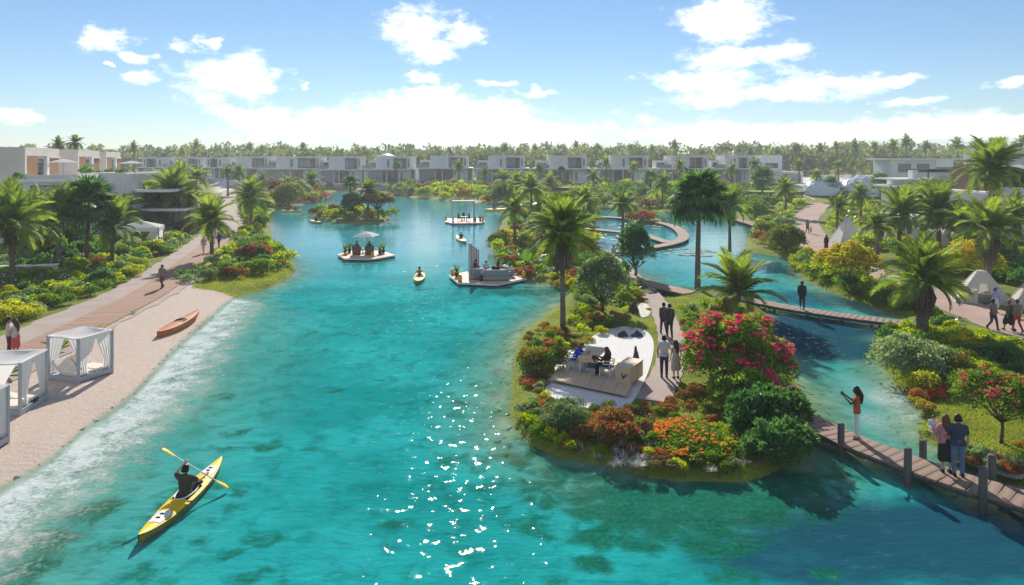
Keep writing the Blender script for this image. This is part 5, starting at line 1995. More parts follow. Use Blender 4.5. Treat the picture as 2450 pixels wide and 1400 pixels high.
lantern(1067, 527, RZ, 'orange lantern at the left end of the pergola raft', .6)
lantern(1155, 529.5, RZ, 'orange lantern at the right end of the pergola raft', .8)

# ---- island work deck
A, B_, C_, D_ = W(1316, 906, .5), W(1500, 945, .5), W(1535, 870, .5), W(1362, 838, .5)
t = thing('timber_platform', 'pale plywood platform on the white gravel of the flower island', 'platform', (A + C_) / 2)
ctr = (A + C_) / 2
loc = [tuple((q - ctr)[:2]) for q in (A, B_, C_, D_)]
for k in range(6):       # sheets
    def lerp2(p, q, u): return (p[0] + (q[0] - p[0]) * u, p[1] + (q[1] - p[1]) * u)
    u0, u1 = k / 6 + .002, (k + 1) / 6 - .002
    MB().prism([lerp2(loc[0], loc[1], u0), lerp2(loc[0], loc[1], u1), lerp2(loc[3], loc[2], u1), lerp2(loc[3], loc[2], u0)], -.06, 0).build('deck_sheet', M['ply'], t)
for u in (.08, .5, .92):
    for v in (.08, .92):
        q = lerp2(lerp2(loc[0], loc[1], u), lerp2(loc[3], loc[2], u), v)
        MB().box((q[0] - .06, q[1] - .06, -.2), (q[0] + .06, q[1] + .06, -.06)).build('foot', M['wood_dark'], t)
DZ = .5
dax = math.atan2((B_ - A).y, (B_ - A).x)
# desk
t = thing('desk', 'long pale work desk with drawers shared by two seated people', 'desk', W(1408, 893, DZ), dax + R(12))
bevel(bx(t, 'table_top', (-.42, -.25, .70), (.42, 1.55, .76), M['ply']), .01)
bevel(bx(t, 'drawer_unit', (-.40, -.22, .50), (.40, .25, .699), M['ply']), .01)
for (x, y) in ((-.36, -.12), (.36, -.12), (-.36, 1.48), (.36, 1.48)):
    MB().tube([(x, y, 0), (x * .9, y, .52 if y < 0 else .7)], .03, 6).build('leg', M['white'], t)
t = thing('laptop', 'open laptop lying on the near end of the desk', 'laptop', W(1412, 884, DZ + .76) , dax + R(12))
t.location.z = DZ + .762
bx(t, 'keyboard', (-.17, -.12, 0), (.17, .12, .015), M['steel'])
MB().box((-.17, 0, 0), (.17, .012, .22), 0, Matrix.Translation((0, .12, .015)) @ Matrix.Rotation(R(-20), 4, 'X')).build('lid', M['darkmetal'], t)
t = thing('camera_rig', 'small black camera on a stand at the far end of the desk', 'camera', W(1422, 866, DZ + .76), 0)
t.location.z = DZ + .762
bx(t, 'body', (-.1, -.06, .12), (.1, .06, .26), M['black'])
MB().tube([(0, -.06, .19), (0, -.16, .19)], .045, 8).build('lens', M['black'], t)
MB().tube([(0, 0, 0), (0, 0, .12)], .03, 6).build('stand', M['black'], t)
# bench cabinet with sculpture
t = thing('cabinet', 'pale plywood cabinet standing at the right of the platform', 'cabinet', W(1490, 918, DZ), dax + R(4))
bevel(bx(t, 'carcass', (-.34, 0, 0), (.34, 1.45, .66), M['ply']), .008)
bevel(bx(t, 'top', (-.36, -.02, .661), (.36, 1.47, .69), M['ply']), .006)
for k in range(2):
    o_ = bx(t, 'door', (.341, .06 + .7 * k, .05), (.356, .70 + .7 * k, .62), M['ply'])
    MB().ball((.37, .62 if k == 0 else .84, .35), .02, 8).build('knob', M['steel'], o_)
t = thing('table_sculpture', 'spindly dark metal sculpture lying on the plywood cabinet', 'sculpture', W(1492, 905, DZ + .69), dax)
t.location.z = DZ + .69
MB().box((-.05, -.32, 0), (.05, .25, .015)).build('stand', M['steel'], t)
for q in range(5):
    a = q * 1.25
    MB().tube([(0, -.12 + .05 * q, .015), (math.cos(a) * .1, -.12 + .05 * q, .10), (math.cos(a) * .16, -.05 + .05 * q, .16)], [.02, .015, .008], 5).build('prong', M['darkmetal'], t)
MB().tube([(0, .05, .02), (.01, .5, .06)], [.015, .008], 5).build('rod', M['darkmetal'], t)


def tubchair(label, p, rz):
    t = thing('desk_chair', label, 'chair', p, rz)
    bevel(bx(t, 'seat', (-.27, -.25, .40), (.27, .25, .47), M['greycushion']), .03, 2)
    for zz in (.62, .74):
        pts = [(math.cos(a) * .32, -math.sin(a) * .30 + .02, zz) for a in [R(-10) + R(200) * i / 12 for i in range(13)]]
        MB().tube(pts, .022, 6).build('back_rail', M['white'], t)
    for (x, y) in ((-.24, -.22), (.24, -.22), (-.24, .22), (.24, .22)):
        MB().tube([(x * 1.1, y * 1.1, 0), (x, y, .41)], .02, 6).build('leg', M['white'], t)
        if y < 0:
            MB().tube([(x, y, .45), (x * 1.15, y * 1.1, .75)], .016, 6).build('back_post', M['white'], t)
    return t


CH_R = W(1452, 902, DZ)
CH_L = W(1376, 885, DZ)
tubchair('white-framed chair of the brown-haired woman at the desk', CH_R, dax + R(95))
tubchair('pale chair of the person in blue at the desk', CH_L, dax + R(-70))


# ---- rocks
def rock(px, py, sx, sy, sz, label, seed, z=.3, point=0.0):
    p = W(px, py, z)
    bm = bmesh.new()
    bmesh.ops.create_icosphere(bm, subdivisions=4, radius=1)
    r = np.random.default_rng(seed)
    ph = r.uniform(0, 6, 6)
    for v in bm.verts:
        q = v.co
        nn = math.sin(2.3 * q.x + ph[0]) * math.sin(2.9 * q.y + ph[1]) * .22 + math.sin(5.3 * q.x + ph[2]) * math.sin(6.1 * q.z + ph[3]) * .12 + math.sin(11 * q.y + ph[4]) * math.sin(9 * q.z + ph[5]) * .04
        s = 1 + nn
        f = 1 - point * max(0, q.z)
        v.co = Vector((q.x * s * f, q.y * s * f, q.z * s))
    me = bpy.data.meshes.new('rock'); bm.to_mesh(me); bm.free()
    me.materials.append(M['rock'])
    o_ = link('rock', me, None, (p.x, p.y, p.z - .1), (0, 0, r.uniform(0, 6) if point == 0 else 0), (sx, sy, sz))
    tag(o_, label, 'rock')
    return o_


rock(1488, 806, .42, .35, .38, 'left peak of the low black rock on the white gravel', 3, point=.55)
rock(1526, 806, .50, .35, .36, 'right slope of the low black rock on the white gravel', 5, point=.5)
rock(1521, 862, .17, .2, .78, 'upright pointed black standing stone on the white gravel', 8, point=.6)
rock(1516, 748, .32, .3, .75, 'dark boulder beside the grey-green bush on the island', 11, point=.25)
rock(1556, 700, .6, .5, .3, 'small flat grey rock at the water by the short bridge', 14)
rock(1535, 690, .5, .5, .35, 'rounded grey rock beside the path near the short bridge', 17)
rock(1893, 935, .35, .3, .3, 'small brown rock at the right edge of the flower island', 19)


# ---- tents
def pyramid_tent(px, py, w, d, h, label, mat='tent', rz=0.0, top=.16, opening=True, scallop=True):
    p = WG(px, py)
    t = thing('tent', label, 'tent', p, rz)
    n_ = 4
    cs = [(-w / 2, -d / 2), (w / 2, -d / 2), (w / 2, d / 2), (-w / 2, d / 2)]
    for i in range(4):
        a, b_ = cs[i], cs[(i + 1) % 4]
        mb = MB()
        K_, J_ = 8, 8
        vs, fs, idx_ = [], [], {}
        for j in range(J_ + 1):
            v = j / J_
            sc_ = 1 - (1 - top) * v
            sag = .10 * math.sin(PI * v)
            for k in range(K_ + 1):
                u = k / K_
                x = a[0] + (b_[0] - a[0]) * u
                y = a[1] + (b_[1] - a[1]) * u
                s2 = sc_ * (1 - sag * .5 * math.sin(PI * u))
                vs.append((x * s2, y * s2, h * v + (.0)))
        for j in range(J_):
            for k in range(K_):
                if opening and i == 0 and j < 5 and abs(k - 3.5) < (2.6 - j * .5):
                    continue
                q = j * (K_ + 1) + k
                fs.append((q, q + 1, q + K_ + 2, q + K_ + 1))
        mb.add(vs, fs, 0, True)
        mb.build('cloth_side', M[mat], t)
        # corner seams
        MB().tube([(a[0], a[1], 0), (a[0] * top, a[1] * top, h)], .04, 5).build('corner_seam', M['canvas'], t)
    if opening:
        for sg in (-1, 1):
            drape(MB(), (sg * w * .33, -d / 2 + .05, 0), (sg * w * .12, -d / 2 + .02, 0), .05, h * .5, 6, .04).build('door_flap', M[mat], t)
        bx(t, 'bed', (-w * .3, -d * .2, .05), (w * .3, d * .3, .4), M['greycushion'])
    bx(t, 'top_cap', (-w / 2 * top - .03, -d / 2 * top - .03, h - .02), (w / 2 * top + .03, d / 2 * top + .03, h + .04), M['canvas'])
    if scallop:
        for i in range(4):
            for k in range(1, 9):
                v = k / 9
                sc_ = 1 - (1 - top) * v
                a = cs[i]
                MB().ball((a[0] * sc_ * 1.01, a[1] * sc_ * 1.01, h * v), .05, 6).build('bobble', M['white'], t)
    KEEPOUT.append([(p.x + c[0] * 1.3, p.y + c[1] * 1.3) for c in cs])
    return t


KEEPOUT = [gravel_poly]
pyramid_tent(2348, 722, 3.3, 2.4, 2.05, 'beige pyramid tent with an open flap beside the right-hand path', rz=R(-24))
pyramid_tent(2478, 742, 2.8, 2.4, 2.0, 'second beige tent cut off by the right edge', rz=R(-20))
pyramid_tent(2028, 579, 3.0, 3.0, 3.0, 'white spire-topped tent beside the curving path', 'canvas', 0, .02, False, False)
pyramid_tent(2071, 574, 2.8, 2.6, 1.7, 'low white tent just right of the spire-topped tent', 'canvas', R(10), .1, False, False)
pyramid_tent(2122, 578, 2.4, 2.4, 1.5, 'small beige tent half hidden behind the palm trunks', 'tent', R(10), .1, False, False)


def marquee(px, py, w, d, h, label, rz):
    p = W(px, py)
    t = thing('marquee', label, 'marquee', p, rz)
    cs = [(-w / 2, -d / 2), (w / 2, -d / 2), (w / 2, d / 2), (-w / 2, d / 2)]
    mb = MB()
    for i in range(4):
        a, b_ = cs[i], cs[(i + 1) % 4]
        mb.add([(a[0], a[1], h), (b_[0], b_[1], h), (b_[0] * .1, b_[1] * .1, h + .62), (a[0] * .1, a[1] * .1, h + .62)], [(0, 1, 2, 3)])
        mb.add([(a[0], a[1], h - .4), (b_[0], b_[1], h - .4), (b_[0], b_[1], h), (a[0], a[1], h)], [(0, 1, 2, 3)])
    mb.box((-w * .05, -d * .05, h + .6), (w * .05, d * .05, h + .7))
    mb.build('roof', M['canvas'], t)
    for (x, y) in cs:
        bx(t, 'post', (x * .97 - .06, y * .97 - .06, -.1), (x * .97 + .06, y * .97 + .06, h), M['cabframe'])
        drape(MB(), (x * .95, y * .95, 0), (x * .55, y * .95, 0), .1, h - .3, 8, .05).build('curtain', M['curtain'], t)
    KEEPOUT.append([(p.x + c[0] * 1.1, p.y + c[1] * 1.1) for c in cs])
    return t


marquee(336, 592, 4.2, 3.4, 2.25, 'white hip-roofed canopy marquee beside the left path', R(18))
marquee(246, 588, 3.6, 3.0, 2.0, 'smaller white canopy half hidden behind the left palms', R(18))
q = PX(152, 424, 88)
parasol('open white parasol on the nearest terrace of the left house', q, 2.25, 2.0, sides=4)
q = PX(316, 424, 112)
parasol('open white parasol on the far terrace of the left house', q, 2.6, 2.1, sides=4)
q = PX(2440, 448, 71)
parasol('white parasol on the roof terrace at the right edge', q, 2.3, 1.6, sides=4)
# ================================================================== people
def pc(name, c, rough=.8):
    if name not in M:
        M[name] = pm(name, c, tuple(x * .8 for x in c), 6, rough, .2, .1)
    return M[name]


SK = {'light': pc('skin_light', (0.55, 0.33, 0.24), .55), 'tan': pc('skin_tan', (0.36, 0.19, 0.12), .55), 'brown': pc('skin_brown', (0.14, 0.065, 0.04), .5)}
HAIR = {'black': pc('hair_black', (0.012, 0.010, 0.010), .45), 'brown': pc('hair_brown', (0.07, 0.035, 0.018), .5), 'auburn': pc('hair_auburn', (0.16, 0.05, 0.025), .5)}


def capsule(mb, a, b, ra, rb, k=10):
    a, b = Vector(a), Vector(b)
    ax = b - a
    L = ax.length
    if L < 1e-5:
        mb.ball(a, ra, k)
        return
    z = ax.normalized()
    x = z.cross(Vector((0, 1, 0)) if abs(z.y) < .9 else Vector((1, 0, 0))).normalized()
    y = z.cross(x)
    rings = []
    for i in range(1, 4):
        an = PI / 2 * i / 3
        rings.append((-ra * math.cos(an), ra * math.sin(an)))
    for i in range(3):
        an = PI / 2 * i / 3
        rings.append((L + rb * math.sin(an), rb * math.cos(an)))
    vs = [a - z * ra]
    for (h, r) in rings:
        for j in range(k):
            q = 2 * PI * j / k
            vs.append(a + z * h + (x * math.cos(q) + y * math.sin(q)) * r)
    vs.append(b + z * rb)
    fs = [(0, 1 + (j + 1) % k, 1 + j) for j in range(k)]
    for i in range(len(rings) - 1):
        for j in range(k):
            fs.append((1 + i * k + j, 1 + i * k + (j + 1) % k, 1 + (i + 1) * k + (j + 1) % k, 1 + (i + 1) * k + j))
    e = len(vs) - 1
    o_ = 1 + (len(rings) - 1) * k
    fs += [(e, o_ + j, o_ + (j + 1) % k) for j in range(k)]
    mb.add(vs, fs, 0, True)


REM = {}


def remesh(mb, vox, name, mat, extra=None):
    """queued: the smooth continuous surface is computed once for all figures below"""
    me = mb.mesh(name, mat)
    o_ = bpy.data.objects.new('tmp', me)
    COL.objects.link(o_)
    md = o_.modifiers.new('r', 'REMESH')
    md.mode = 'VOXEL'
    md.voxel_size = vox
    md.use_smooth_shade = True
    sm = o_.modifiers.new('s', 'SMOOTH')
    sm.factor = .5
    sm.iterations = 3
    REM[me.name] = (o_, extra, mat, name)
    return me


def finish_figures():
    dg = bpy.context.evaluated_depsgraph_get()
    new = {}
    for k, (o_, extra, mat, name) in REM.items():
        out_ = bpy.data.meshes.new_from_object(o_.evaluated_get(dg))
        out_.name = name
        if not out_.materials:
            out_.materials.append(mat)
        if extra is not None and extra.v:
            bm = bmesh.new()
            bm.from_mesh(out_)
            bm.from_mesh(extra.mesh('x', mat))
            bm.to_mesh(out_)
            bm.free()
            out_.polygons.foreach_set('use_smooth', [True] * len(out_.polygons))
        new[k] = out_
    tmp = {v[0].name for v in REM.values()}
    for o_ in list(bpy.data.objects):
        if o_.type == 'MESH' and o_.name not in tmp and o_.data.name in new:
            o_.data = new[o_.data.name]
    for v in REM.values():
        bpy.data.objects.remove(v[0])


V3 = Vector


def pose(kind_, sw=0.0):
    """joint positions for a 1.72 m figure facing +y"""
    J = dict(hip=V3((0, 0, .95)), waist=V3((0, 0, 1.08)), chest=V3((0, 0, 1.27)), neck=V3((0, -.015, 1.45)), head=V3((0, .015, 1.585)),
             lh=V3((-.09, 0, .90)), rh=V3((.09, 0, .90)), lk=V3((-.10, .02, .49)), rk=V3((.10, .02, .49)), la=V3((-.10, -.02, .09)), ra=V3((.10, -.02, .09)),
             ls=V3((-.175, -.01, 1.385)), rs=V3((.175, -.01, 1.385)), le=V3((-.24, -.03, 1.12)), re=V3((.24, -.03, 1.12)), lw=V3((-.25, .05, .87)), rw=V3((.25, .05, .87)))
    if kind_ == 'walk':
        J.update(lk=V3((-.09, .15, .50)), la=V3((-.09, .22, .10)), rk=V3((.09, .0, .49)), ra=V3((.09, -.28, .15)), le=V3((-.23, -.10, 1.13)), lw=V3((-.22, -.12, .89)), re=V3((.23, .06, 1.13)), rw=V3((.21, .20, .93)))
    elif kind_ in ('sit', 'kayak', 'recline'):
        dz = {'sit': -.40, 'kayak': -.72, 'recline': -.78}[kind_]
        lean = {'sit': .0, 'kayak': .02, 'recline': -.35}[kind_]
        for k in ('hip', 'waist', 'chest', 'neck', 'head', 'lh', 'rh', 'ls', 'rs', 'le', 're', 'lw', 'rw'):
            t = max(0, J[k].z - .95)
            J[k] = J[k] + V3((0, lean * t * 2.0, dz - (abs(lean) * t * .75)))
        hz = J['lh'].z
        if kind_ == 'sit':
            J.update(lk=V3((-.12, .42, hz + .03)), rk=V3((.12, .42, hz + .03)), la=V3((-.12, .44, .09)), ra=V3((.12, .44, .09)), lw=V3((-.16, .30, hz + .2)), rw=V3((.16, .30, hz + .2)))
        elif kind_ == 'kayak':
            J.update(lk=V3((-.13, .42, hz + .16)), rk=V3((.13, .42, hz + .16)), la=V3((-.11, .82, hz - .05)), ra=V3((.11, .82, hz - .05)), le=V3((-.33, .14, hz + .28)), re=V3((.33, .14, hz + .28)), lw=V3((-.32, .38, hz + .34)), rw=V3((.32, .38, hz + .34)))
        else:
            J.update(lk=V3((-.10, .42, hz + .10)), rk=V3((.10, .42, hz + .02)), la=V3((-.09, .84, hz)), ra=V3((.10, .86, hz)))
    return J


def person(label, loc, rz=0.0, ps='stand', top=('top_white', (.62, .62, .6)), sleeve='short', bottom=('pants', 'jeans', (.05, .08, .16)), skin='tan', hair=('short', 'black'), h=1.72, vox=.03, J=None, shoes=(.03, .03, .03), fat=1.0, hands=False):
    t = thing('person', label, 'person', loc, rz)
    s = h / 1.72
    t.scale = (s, s, s)
    j = pose(ps)
    if J:
        j.update({k: V3(v) for k, v in J.items()})
    f = fat
    sk = SK[skin]
    for sd_ in 'lr':
        pass
    # ---- body: one continuous skin
    mb, ex = MB(), MB()
    hd = j['head']
    capsule(mb, hd + V3((0, .0, -.03)), hd + V3((0, -.012, .045)), .078, .098)
    capsule(mb, hd + V3((0, .055, -.065)), hd + V3((0, .04, -.03)), .045, .055)                      # jaw
    up = (hd - j['neck']).normalized()
    capsule(mb, hd + V3((0, .088, .005)), hd + V3((0, .112, -.022)), .012, .016, 6)          # nose
    for sg in (-1, 1):
        capsule(mb, hd + V3((sg * .094, -.01, .015)), hd + V3((sg * .09, -.01, -.025)), .016, .012, 6)   # ears
    capsule(mb, j['neck'] + V3((0, 0, -.04)), hd + V3((0, -.015, -.04)), .058 * f, .052)
    torso(mb, j, f, 0)
    for q in 'lr':
        limb(mb, j, q, f, 0, full=True)
        foot(mb, j, q, 0)
        hand(mb, ex, j, q, hands)
    link('body', remesh(mb, vox, 'body', sk, ex), t)
    # ---- clothes
    if top is not None:
        mt = pc(*top)
        mb = MB()
        torso(mb, j, f, .018, hem=True)
        for q in 'lr':
            S, E, Wd = j[q + 's'], j[q + 'e'], j[q + 'w']
            if sleeve == 'long':
                capsule(mb, S, E, .074 * f, .056 * f); capsule(mb, E, E.lerp(Wd, .9), .056 * f, .046)
            elif sleeve == 'short':
                capsule(mb, S, S.lerp(E, .62), .075 * f, .066 * f)
            else:
                capsule(mb, S, S.lerp(E, .02), .066 * f, .066 * f)
        link('shirt', remesh(mb, vox, 'shirt', mt), t)
    kb, nm, cc = bottom
    mt = pc(nm, cc)
    mb = MB()
    capsule(mb, j['lh'], j['rh'], .118 * f, .118 * f)
    capsule(mb, j['hip'] + V3((0, 0, .0)), j['hip'].lerp(j['waist'], .55), .128 * f, .122 * f)
    if kb == 'skirt':
        mid = (j['lk'] + j['rk']) / 2
        capsule(mb, j['hip'], j['hip'].lerp(mid, .55), .145 * f, .18 * f)
        capsule(mb, j['lh'], j['lk'].lerp(j['la'], .15), .12, .13)
        capsule(mb, j['rh'], j['rk'].lerp(j['ra'], .15), .12, .13)
        capsule(mb, j['lk'] + V3((0, 0, .1)), j['rk'] + V3((0, 0, .1)), .12, .12)
    else:
        e_ = .28 if kb == 'shorts' else .88
        for q in 'lr':
            H, K_, A_ = j[q + 'h'], j[q + 'k'], j[q + 'a']
            if kb == 'shorts':
                capsule(mb, H, H.lerp(K_, .75), .105 * f, .088 * f)
            else:
                capsule(mb, H, K_, .102 * f, .070 * f)
                capsule(mb, K_, K_.lerp(A_, .92), .070 * f, .058 * f)
    link({'skirt': 'skirt', 'shorts': 'shorts'}.get(kb, 'trousers'), remesh(mb, vox, 'trousers', mt), t)
    if shoes is not None:
        mt = pc('shoe_%d' % int(shoes[0] * 1000), shoes)
        for q in 'lr':
            mb = MB()
            foot(mb, j, q, .012)
            link('shoe', remesh(mb, max(.02, vox * .8), 'shoe', mt), t)
    # ---- hair
    hs, hc = hair
    mb = MB()
    capsule(mb, hd + V3((0, -.022, .035)), hd + V3((0, -.012, .058)), .102, .098)
    capsule(mb, hd + V3((-.05, -.05, .0)), hd + V3((.05, -.05, .0)), .062, .062)
    if hs == 'long':
        dn = (j['chest'] - j['neck']).normalized()
        bk = V3((0, -.11, 0))
        capsule(mb, hd + V3((0, -.06, 0)), j['neck'] + bk + dn * .0, .085, .085)
        capsule(mb, j['neck'] + bk, j['neck'] + bk * 1.15 + dn * .24, .085, .06)
        for sg in (-1, 1):
            capsule(mb, hd + V3((sg * .075, -.02, .03)), j['neck'] + V3((sg * .085, -.05, -.06)), .045, .045)
    elif hs == 'bun':
        mb.ball(hd + V3((0, -.08, .12)), .055, 10)
    link('hair', remesh(mb, max(.018, vox * .75), 'hair', HAIR[hc]), t)
    if vox <= .022:
        for sg in (-1, 1):
            MB().ball(hd + V3((sg * .034, .083, .012)), .011, 8).build('eye', M['black'], t)
        MB().ball(hd + V3((0, .094, -.052)), .022, 8, 0, (1, .35, .3)).build('mouth', pc('lip', (.32, .10, .08)), t)
    return t


def torso(mb, j, f, inf, hem=False):
    h_, w_, c_, n_ = j['hip'], j['waist'], j['chest'], j['neck']
    capsule(mb, j['lh'] + V3((0, 0, .02)), j['rh'] + V3((0, 0, .02)), .108 * f + inf, .108 * f + inf)
    for sg in (-1, 1):
        o_ = (j['rs'] - j['ls']).normalized() * sg
        capsule(mb, h_ + o_ * .045, w_ + o_ * .045, .108 * f + inf, .098 * f + inf)
        capsule(mb, w_ + o_ * .045, c_ + o_ * .065, .098 * f + inf, .108 * f + inf)
        sh = j['ls'] if sg < 0 else j['rs']
        capsule(mb, c_ + o_ * .065, sh.lerp(c_, .28), .106 * f + inf, .068 * f + inf)
    capsule(mb, j['ls'].lerp(j['rs'], .08), j['rs'].lerp(j['ls'], .08), .062 * f + inf, .062 * f + inf)
    capsule(mb, (j['ls'] + j['rs']) / 2, n_, .08 * f + inf, .058 + inf)
    if hem:
        capsule(mb, h_ + V3((-.05, 0, -.02)), h_ + V3((.05, 0, -.02)), .115 * f + inf, .115 * f + inf)


def limb(mb, j, q, f, inf, full=False):
    H, K_, A_ = j[q + 'h'], j[q + 'k'], j[q + 'a']
    capsule(mb, H, K_, .088 * f, .056 * f)
    capsule(mb, K_, K_.lerp(A_, .35), .054 * f, .056 * f)
    capsule(mb, K_.lerp(A_, .35), A_, .055 * f, .038)
    S, E, Wd = j[q + 's'], j[q + 'e'], j[q + 'w']
    capsule(mb, S, E, .054 * f, .040 * f)
    capsule(mb, E, Wd, .040 * f, .027)


def foot(mb, j, q, inf):
    A_ = j[q + 'a']
    K_ = j[q + 'k']
    sh = (A_ - K_).normalized()
    fw = V3((0, 1, 0)) - sh * sh.y
    fw = fw.normalized() if fw.length > .2 else V3((0, 0, 1))
    if sh.y > .7:
        fw = V3((0, .25, .97))
    heel = A_ + sh * .045 - fw * .04
    capsule(mb, heel, A_ + sh * .06 + fw * .13, .040 + inf, .030 + inf, 8)
    capsule(mb, A_, A_ + sh * .04, .036 + inf, .04 + inf, 8)


def hand(mb, ex, j, q, fingers):
    E, Wd = j[q + 'e'], j[q + 'w']
    d = (Wd - E).normalized()
    sgn = -1 if q == 'l' else 1
    side = d.cross(V3((0, 1, 0)))
    side = side.normalized() if side.length > .2 else V3((1, 0, 0))
    pn = side.cross(d).normalized()
    palm = Wd + d * .085
    capsule(mb, Wd + d * .01, palm, .028, .034, 8)
    for i in range(4):
        o_ = side * (i - 1.5) * .019
        L = (.065, .075, .07, .055)[i]
        b0 = palm + o_ - d * .005
        b1 = b0 + d * L * .55 + pn * .010
        b2 = b1 + (d * .6 + pn * .75).normalized() * L * .5
        tgt = ex if fingers else mb
        if fingers:
            capsule(ex, b0, b1, .0092, .0085, 6)
            capsule(ex, b1, b2, .0085, .0072, 6)
    if fingers:
        t0 = Wd + d * .03 + side * (-sgn) * .028
        capsule(ex, t0, t0 + d * .045 + side * (-sgn) * .028 + pn * .012, .011, .0095, 6)
        capsule(ex, t0 + d * .045 + side * (-sgn) * .028 + pn * .012, t0 + d * .078 + side * (-sgn) * .03 + pn * .025, .0095, .008, 6)
    else:
        capsule(mb, palm, palm + d * .055 + pn * .015, .030, .018, 8)


NV, MV, FV = .018, .026, .038
T0 = BRZ
# near figures
person('woman in orange top and white trousers filming on the near footbridge', W(2050, 1050, T0), R(62), 'stand', ('top_orange', (.42, .11, .035)), 'none', ('pants', 'pants_white', (.72, .71, .70)), 'brown', ('long', 'black'), 1.74, NV,
       {'le': (-.20, .16, 1.17), 'lw': (-.10, .36, 1.36), 're': (.20, .14, 1.18), 'rw': (.06, .36, 1.38)}, None, .92, True)
t = thing('phone', 'small dark phone held up by the woman on the near footbridge', 'phone', W(2050, 1050, T0), R(62))
MB().box((-.10, .46, 1.40), (.08, .475, 1.50)).build('case', M['black'], t)
MB().box((-.09, .455, 1.41), (.07, .459, 1.49)).build('screen', M['glass'], t)
person('man in navy shirt and blue jeans standing on the near footbridge', W(2292, 1139, T0), R(-14), 'stand', ('top_navy', (.045, .055, .085)), 'short', ('pants', 'jeans_blue', (.10, .17, .28)), 'light', ('short', 'black'), 1.80, NV,
       {'le': (-.30, .05, 1.16), 'lw': (-.20, .25, 1.12)}, (.02, .02, .022), 1.04, True)
person('woman in pink top and dark skirt holding a child on the near footbridge', W(2263, 1130, T0), R(-8), 'stand', ('top_pink', (.60, .22, .22)), 'long', ('skirt', 'skirt_black', (.028, .025, .026)), 'light', ('long', 'auburn'), 1.70, NV,
       {'le': (-.27, .08, 1.12), 'lw': (-.14, .26, 1.18), 're': (.27, .08, 1.14), 'rw': (.10, .26, 1.16)}, (.02, .018, .018), .98, True)
cb = W(2252, 1128, T0)
person('small child in pale clothes carried in the arms of the woman in pink', (cb.x - .06, cb.y + .26, T0 + .84), R(160), 'sit', ('top_pale', (.66, .60, .58)), 'long', ('shorts', 'shorts_rose', (.48, .30, .28)), 'light', ('short', 'auburn'), .95, .022, None, None, 1.25)
person('man in white shirt and dark jeans on the island path', W(1589, 903, .33), R(-12), 'stand', ('top_offwhite', (.56, .57, .56)), 'short', ('pants', 'jeans_dark', (.035, .05, .095)), 'tan', ('short', 'black'), 1.82, NV,
       {'re': (.25, .10, 1.14), 'rw': (.22, .32, 1.12)}, (.03, .025, .022), 1.0, True)
person('slim pale figure in a light dress beside the white-shirted man', W(1617, 905, .33), R(15), 'stand', ('top_cream', (.60, .53, .44)), 'none', ('skirt', 'skirt_cream', (.58, .51, .42)), 'light', ('long', 'brown'), 1.64, .02, None, (.06, .04, .03), .86)
person('man in dark jacket walking up the island path beside his companion', W(1602, 808, .33), R(-6), 'walk', ('top_darkgreen', (.05, .052, .042)), 'long', ('pants', 'pants_black', (.02, .02, .024)), 'tan', ('short', 'black'), 1.80, MV)
person('companion in brown walking on the left of the dark-jacketed man', W(1588, 800, .33), R(4), 'walk', ('top_brown', (.10, .065, .05)), 'long', ('pants', 'jeans_dark', (.035, .05, .095)), 'tan', ('short', 'black'), 1.72, MV)
# desk pair
person('brown-haired woman in burgundy seated at the island desk', CH_R + V3((0, 0, -.03)), dax + R(95), 'sit', ('top_burgundy', (.075, .022, .024)), 'long', ('pants', 'pants_black', (.02, .02, .024)), 'light', ('long', 'brown'), 1.70, NV,
       {'le': (-.22, .16, .76), 'lw': (-.14, .40, .80), 're': (.22, .16, .76), 'rw': (.14, .40, .80)}, (.3, .3, .3), 1.0, True)
person('person in bright blue shirt bent over the island desk', CH_L + V3((0, 0, -.03)), dax + R(-70), 'sit', ('top_blue', (.015, .07, .50)), 'short', ('pants', 'pants_grey', (.40, .40, .42)), 'light', ('short', 'brown'), 1.72, NV,
       {'chest': (0, .14, .85), 'neck': (0, .24, 1.0), 'head': (0, .33, 1.10), 'ls': (-.17, .18, .95), 'rs': (.17, .18, .95), 'le': (-.24, .34, .74), 'lw': (-.15, .55, .82), 're': (.24, .34, .74), 'rw': (.15, .55, .82)}, (.5, .5, .5), 1.0, True)
# kayakers
kc = (W(331, 1290, .2) + W(531, 1096, .25)) / 2
ka = math.atan2((W(531, 1096, .25) - W(331, 1290, .2)).y, (W(531, 1096, .25) - W(331, 1290, .2)).x) - PI / 2
kd = V3((-math.sin(ka), math.cos(ka), 0))
kp = kc + kd * .0
kp.z = .02
person('paddler in olive vest seated in the large yellow kayak', kp, ka, 'kayak', ('top_olive', (.075, .062, .038)), 'short', ('pants', 'pants_black', (.02, .02, .024)), 'light', ('short', 'black'), 1.76, NV,
       {'le': (-.32, .08, .72), 'lw': (-.18, .30, .90), 're': (.32, .16, .50), 'rw': (.36, .42, .52)}, None, 1.05, True)
Rk = Matrix.Rotation(ka, 3, 'Z')
pl_ = kp + Rk @ V3((-.18, .36, .94)); pr_ = kp + Rk @ V3((.36, .50, .53))
dd = (pr_ - pl_).normalized()
mid_ = (pl_ + pr_) / 2
paddle('yellow-bladed paddle held by the olive-vested paddler', mid_ - dd * 1.12, mid_ + dd * 1.12)


def boat_person(a, b, label, frac=.0, **kw):
    a, b = V3(a), V3(b)
    an = math.atan2((b - a).y, (b - a).x) - PI / 2
    c = (a + b) / 2 + (b - a) * frac
    return person(label, (c.x, c.y, kw.pop('z', .05)), an + kw.pop('turn', 0), 'kayak', vox=FV, shoes=None, **kw)


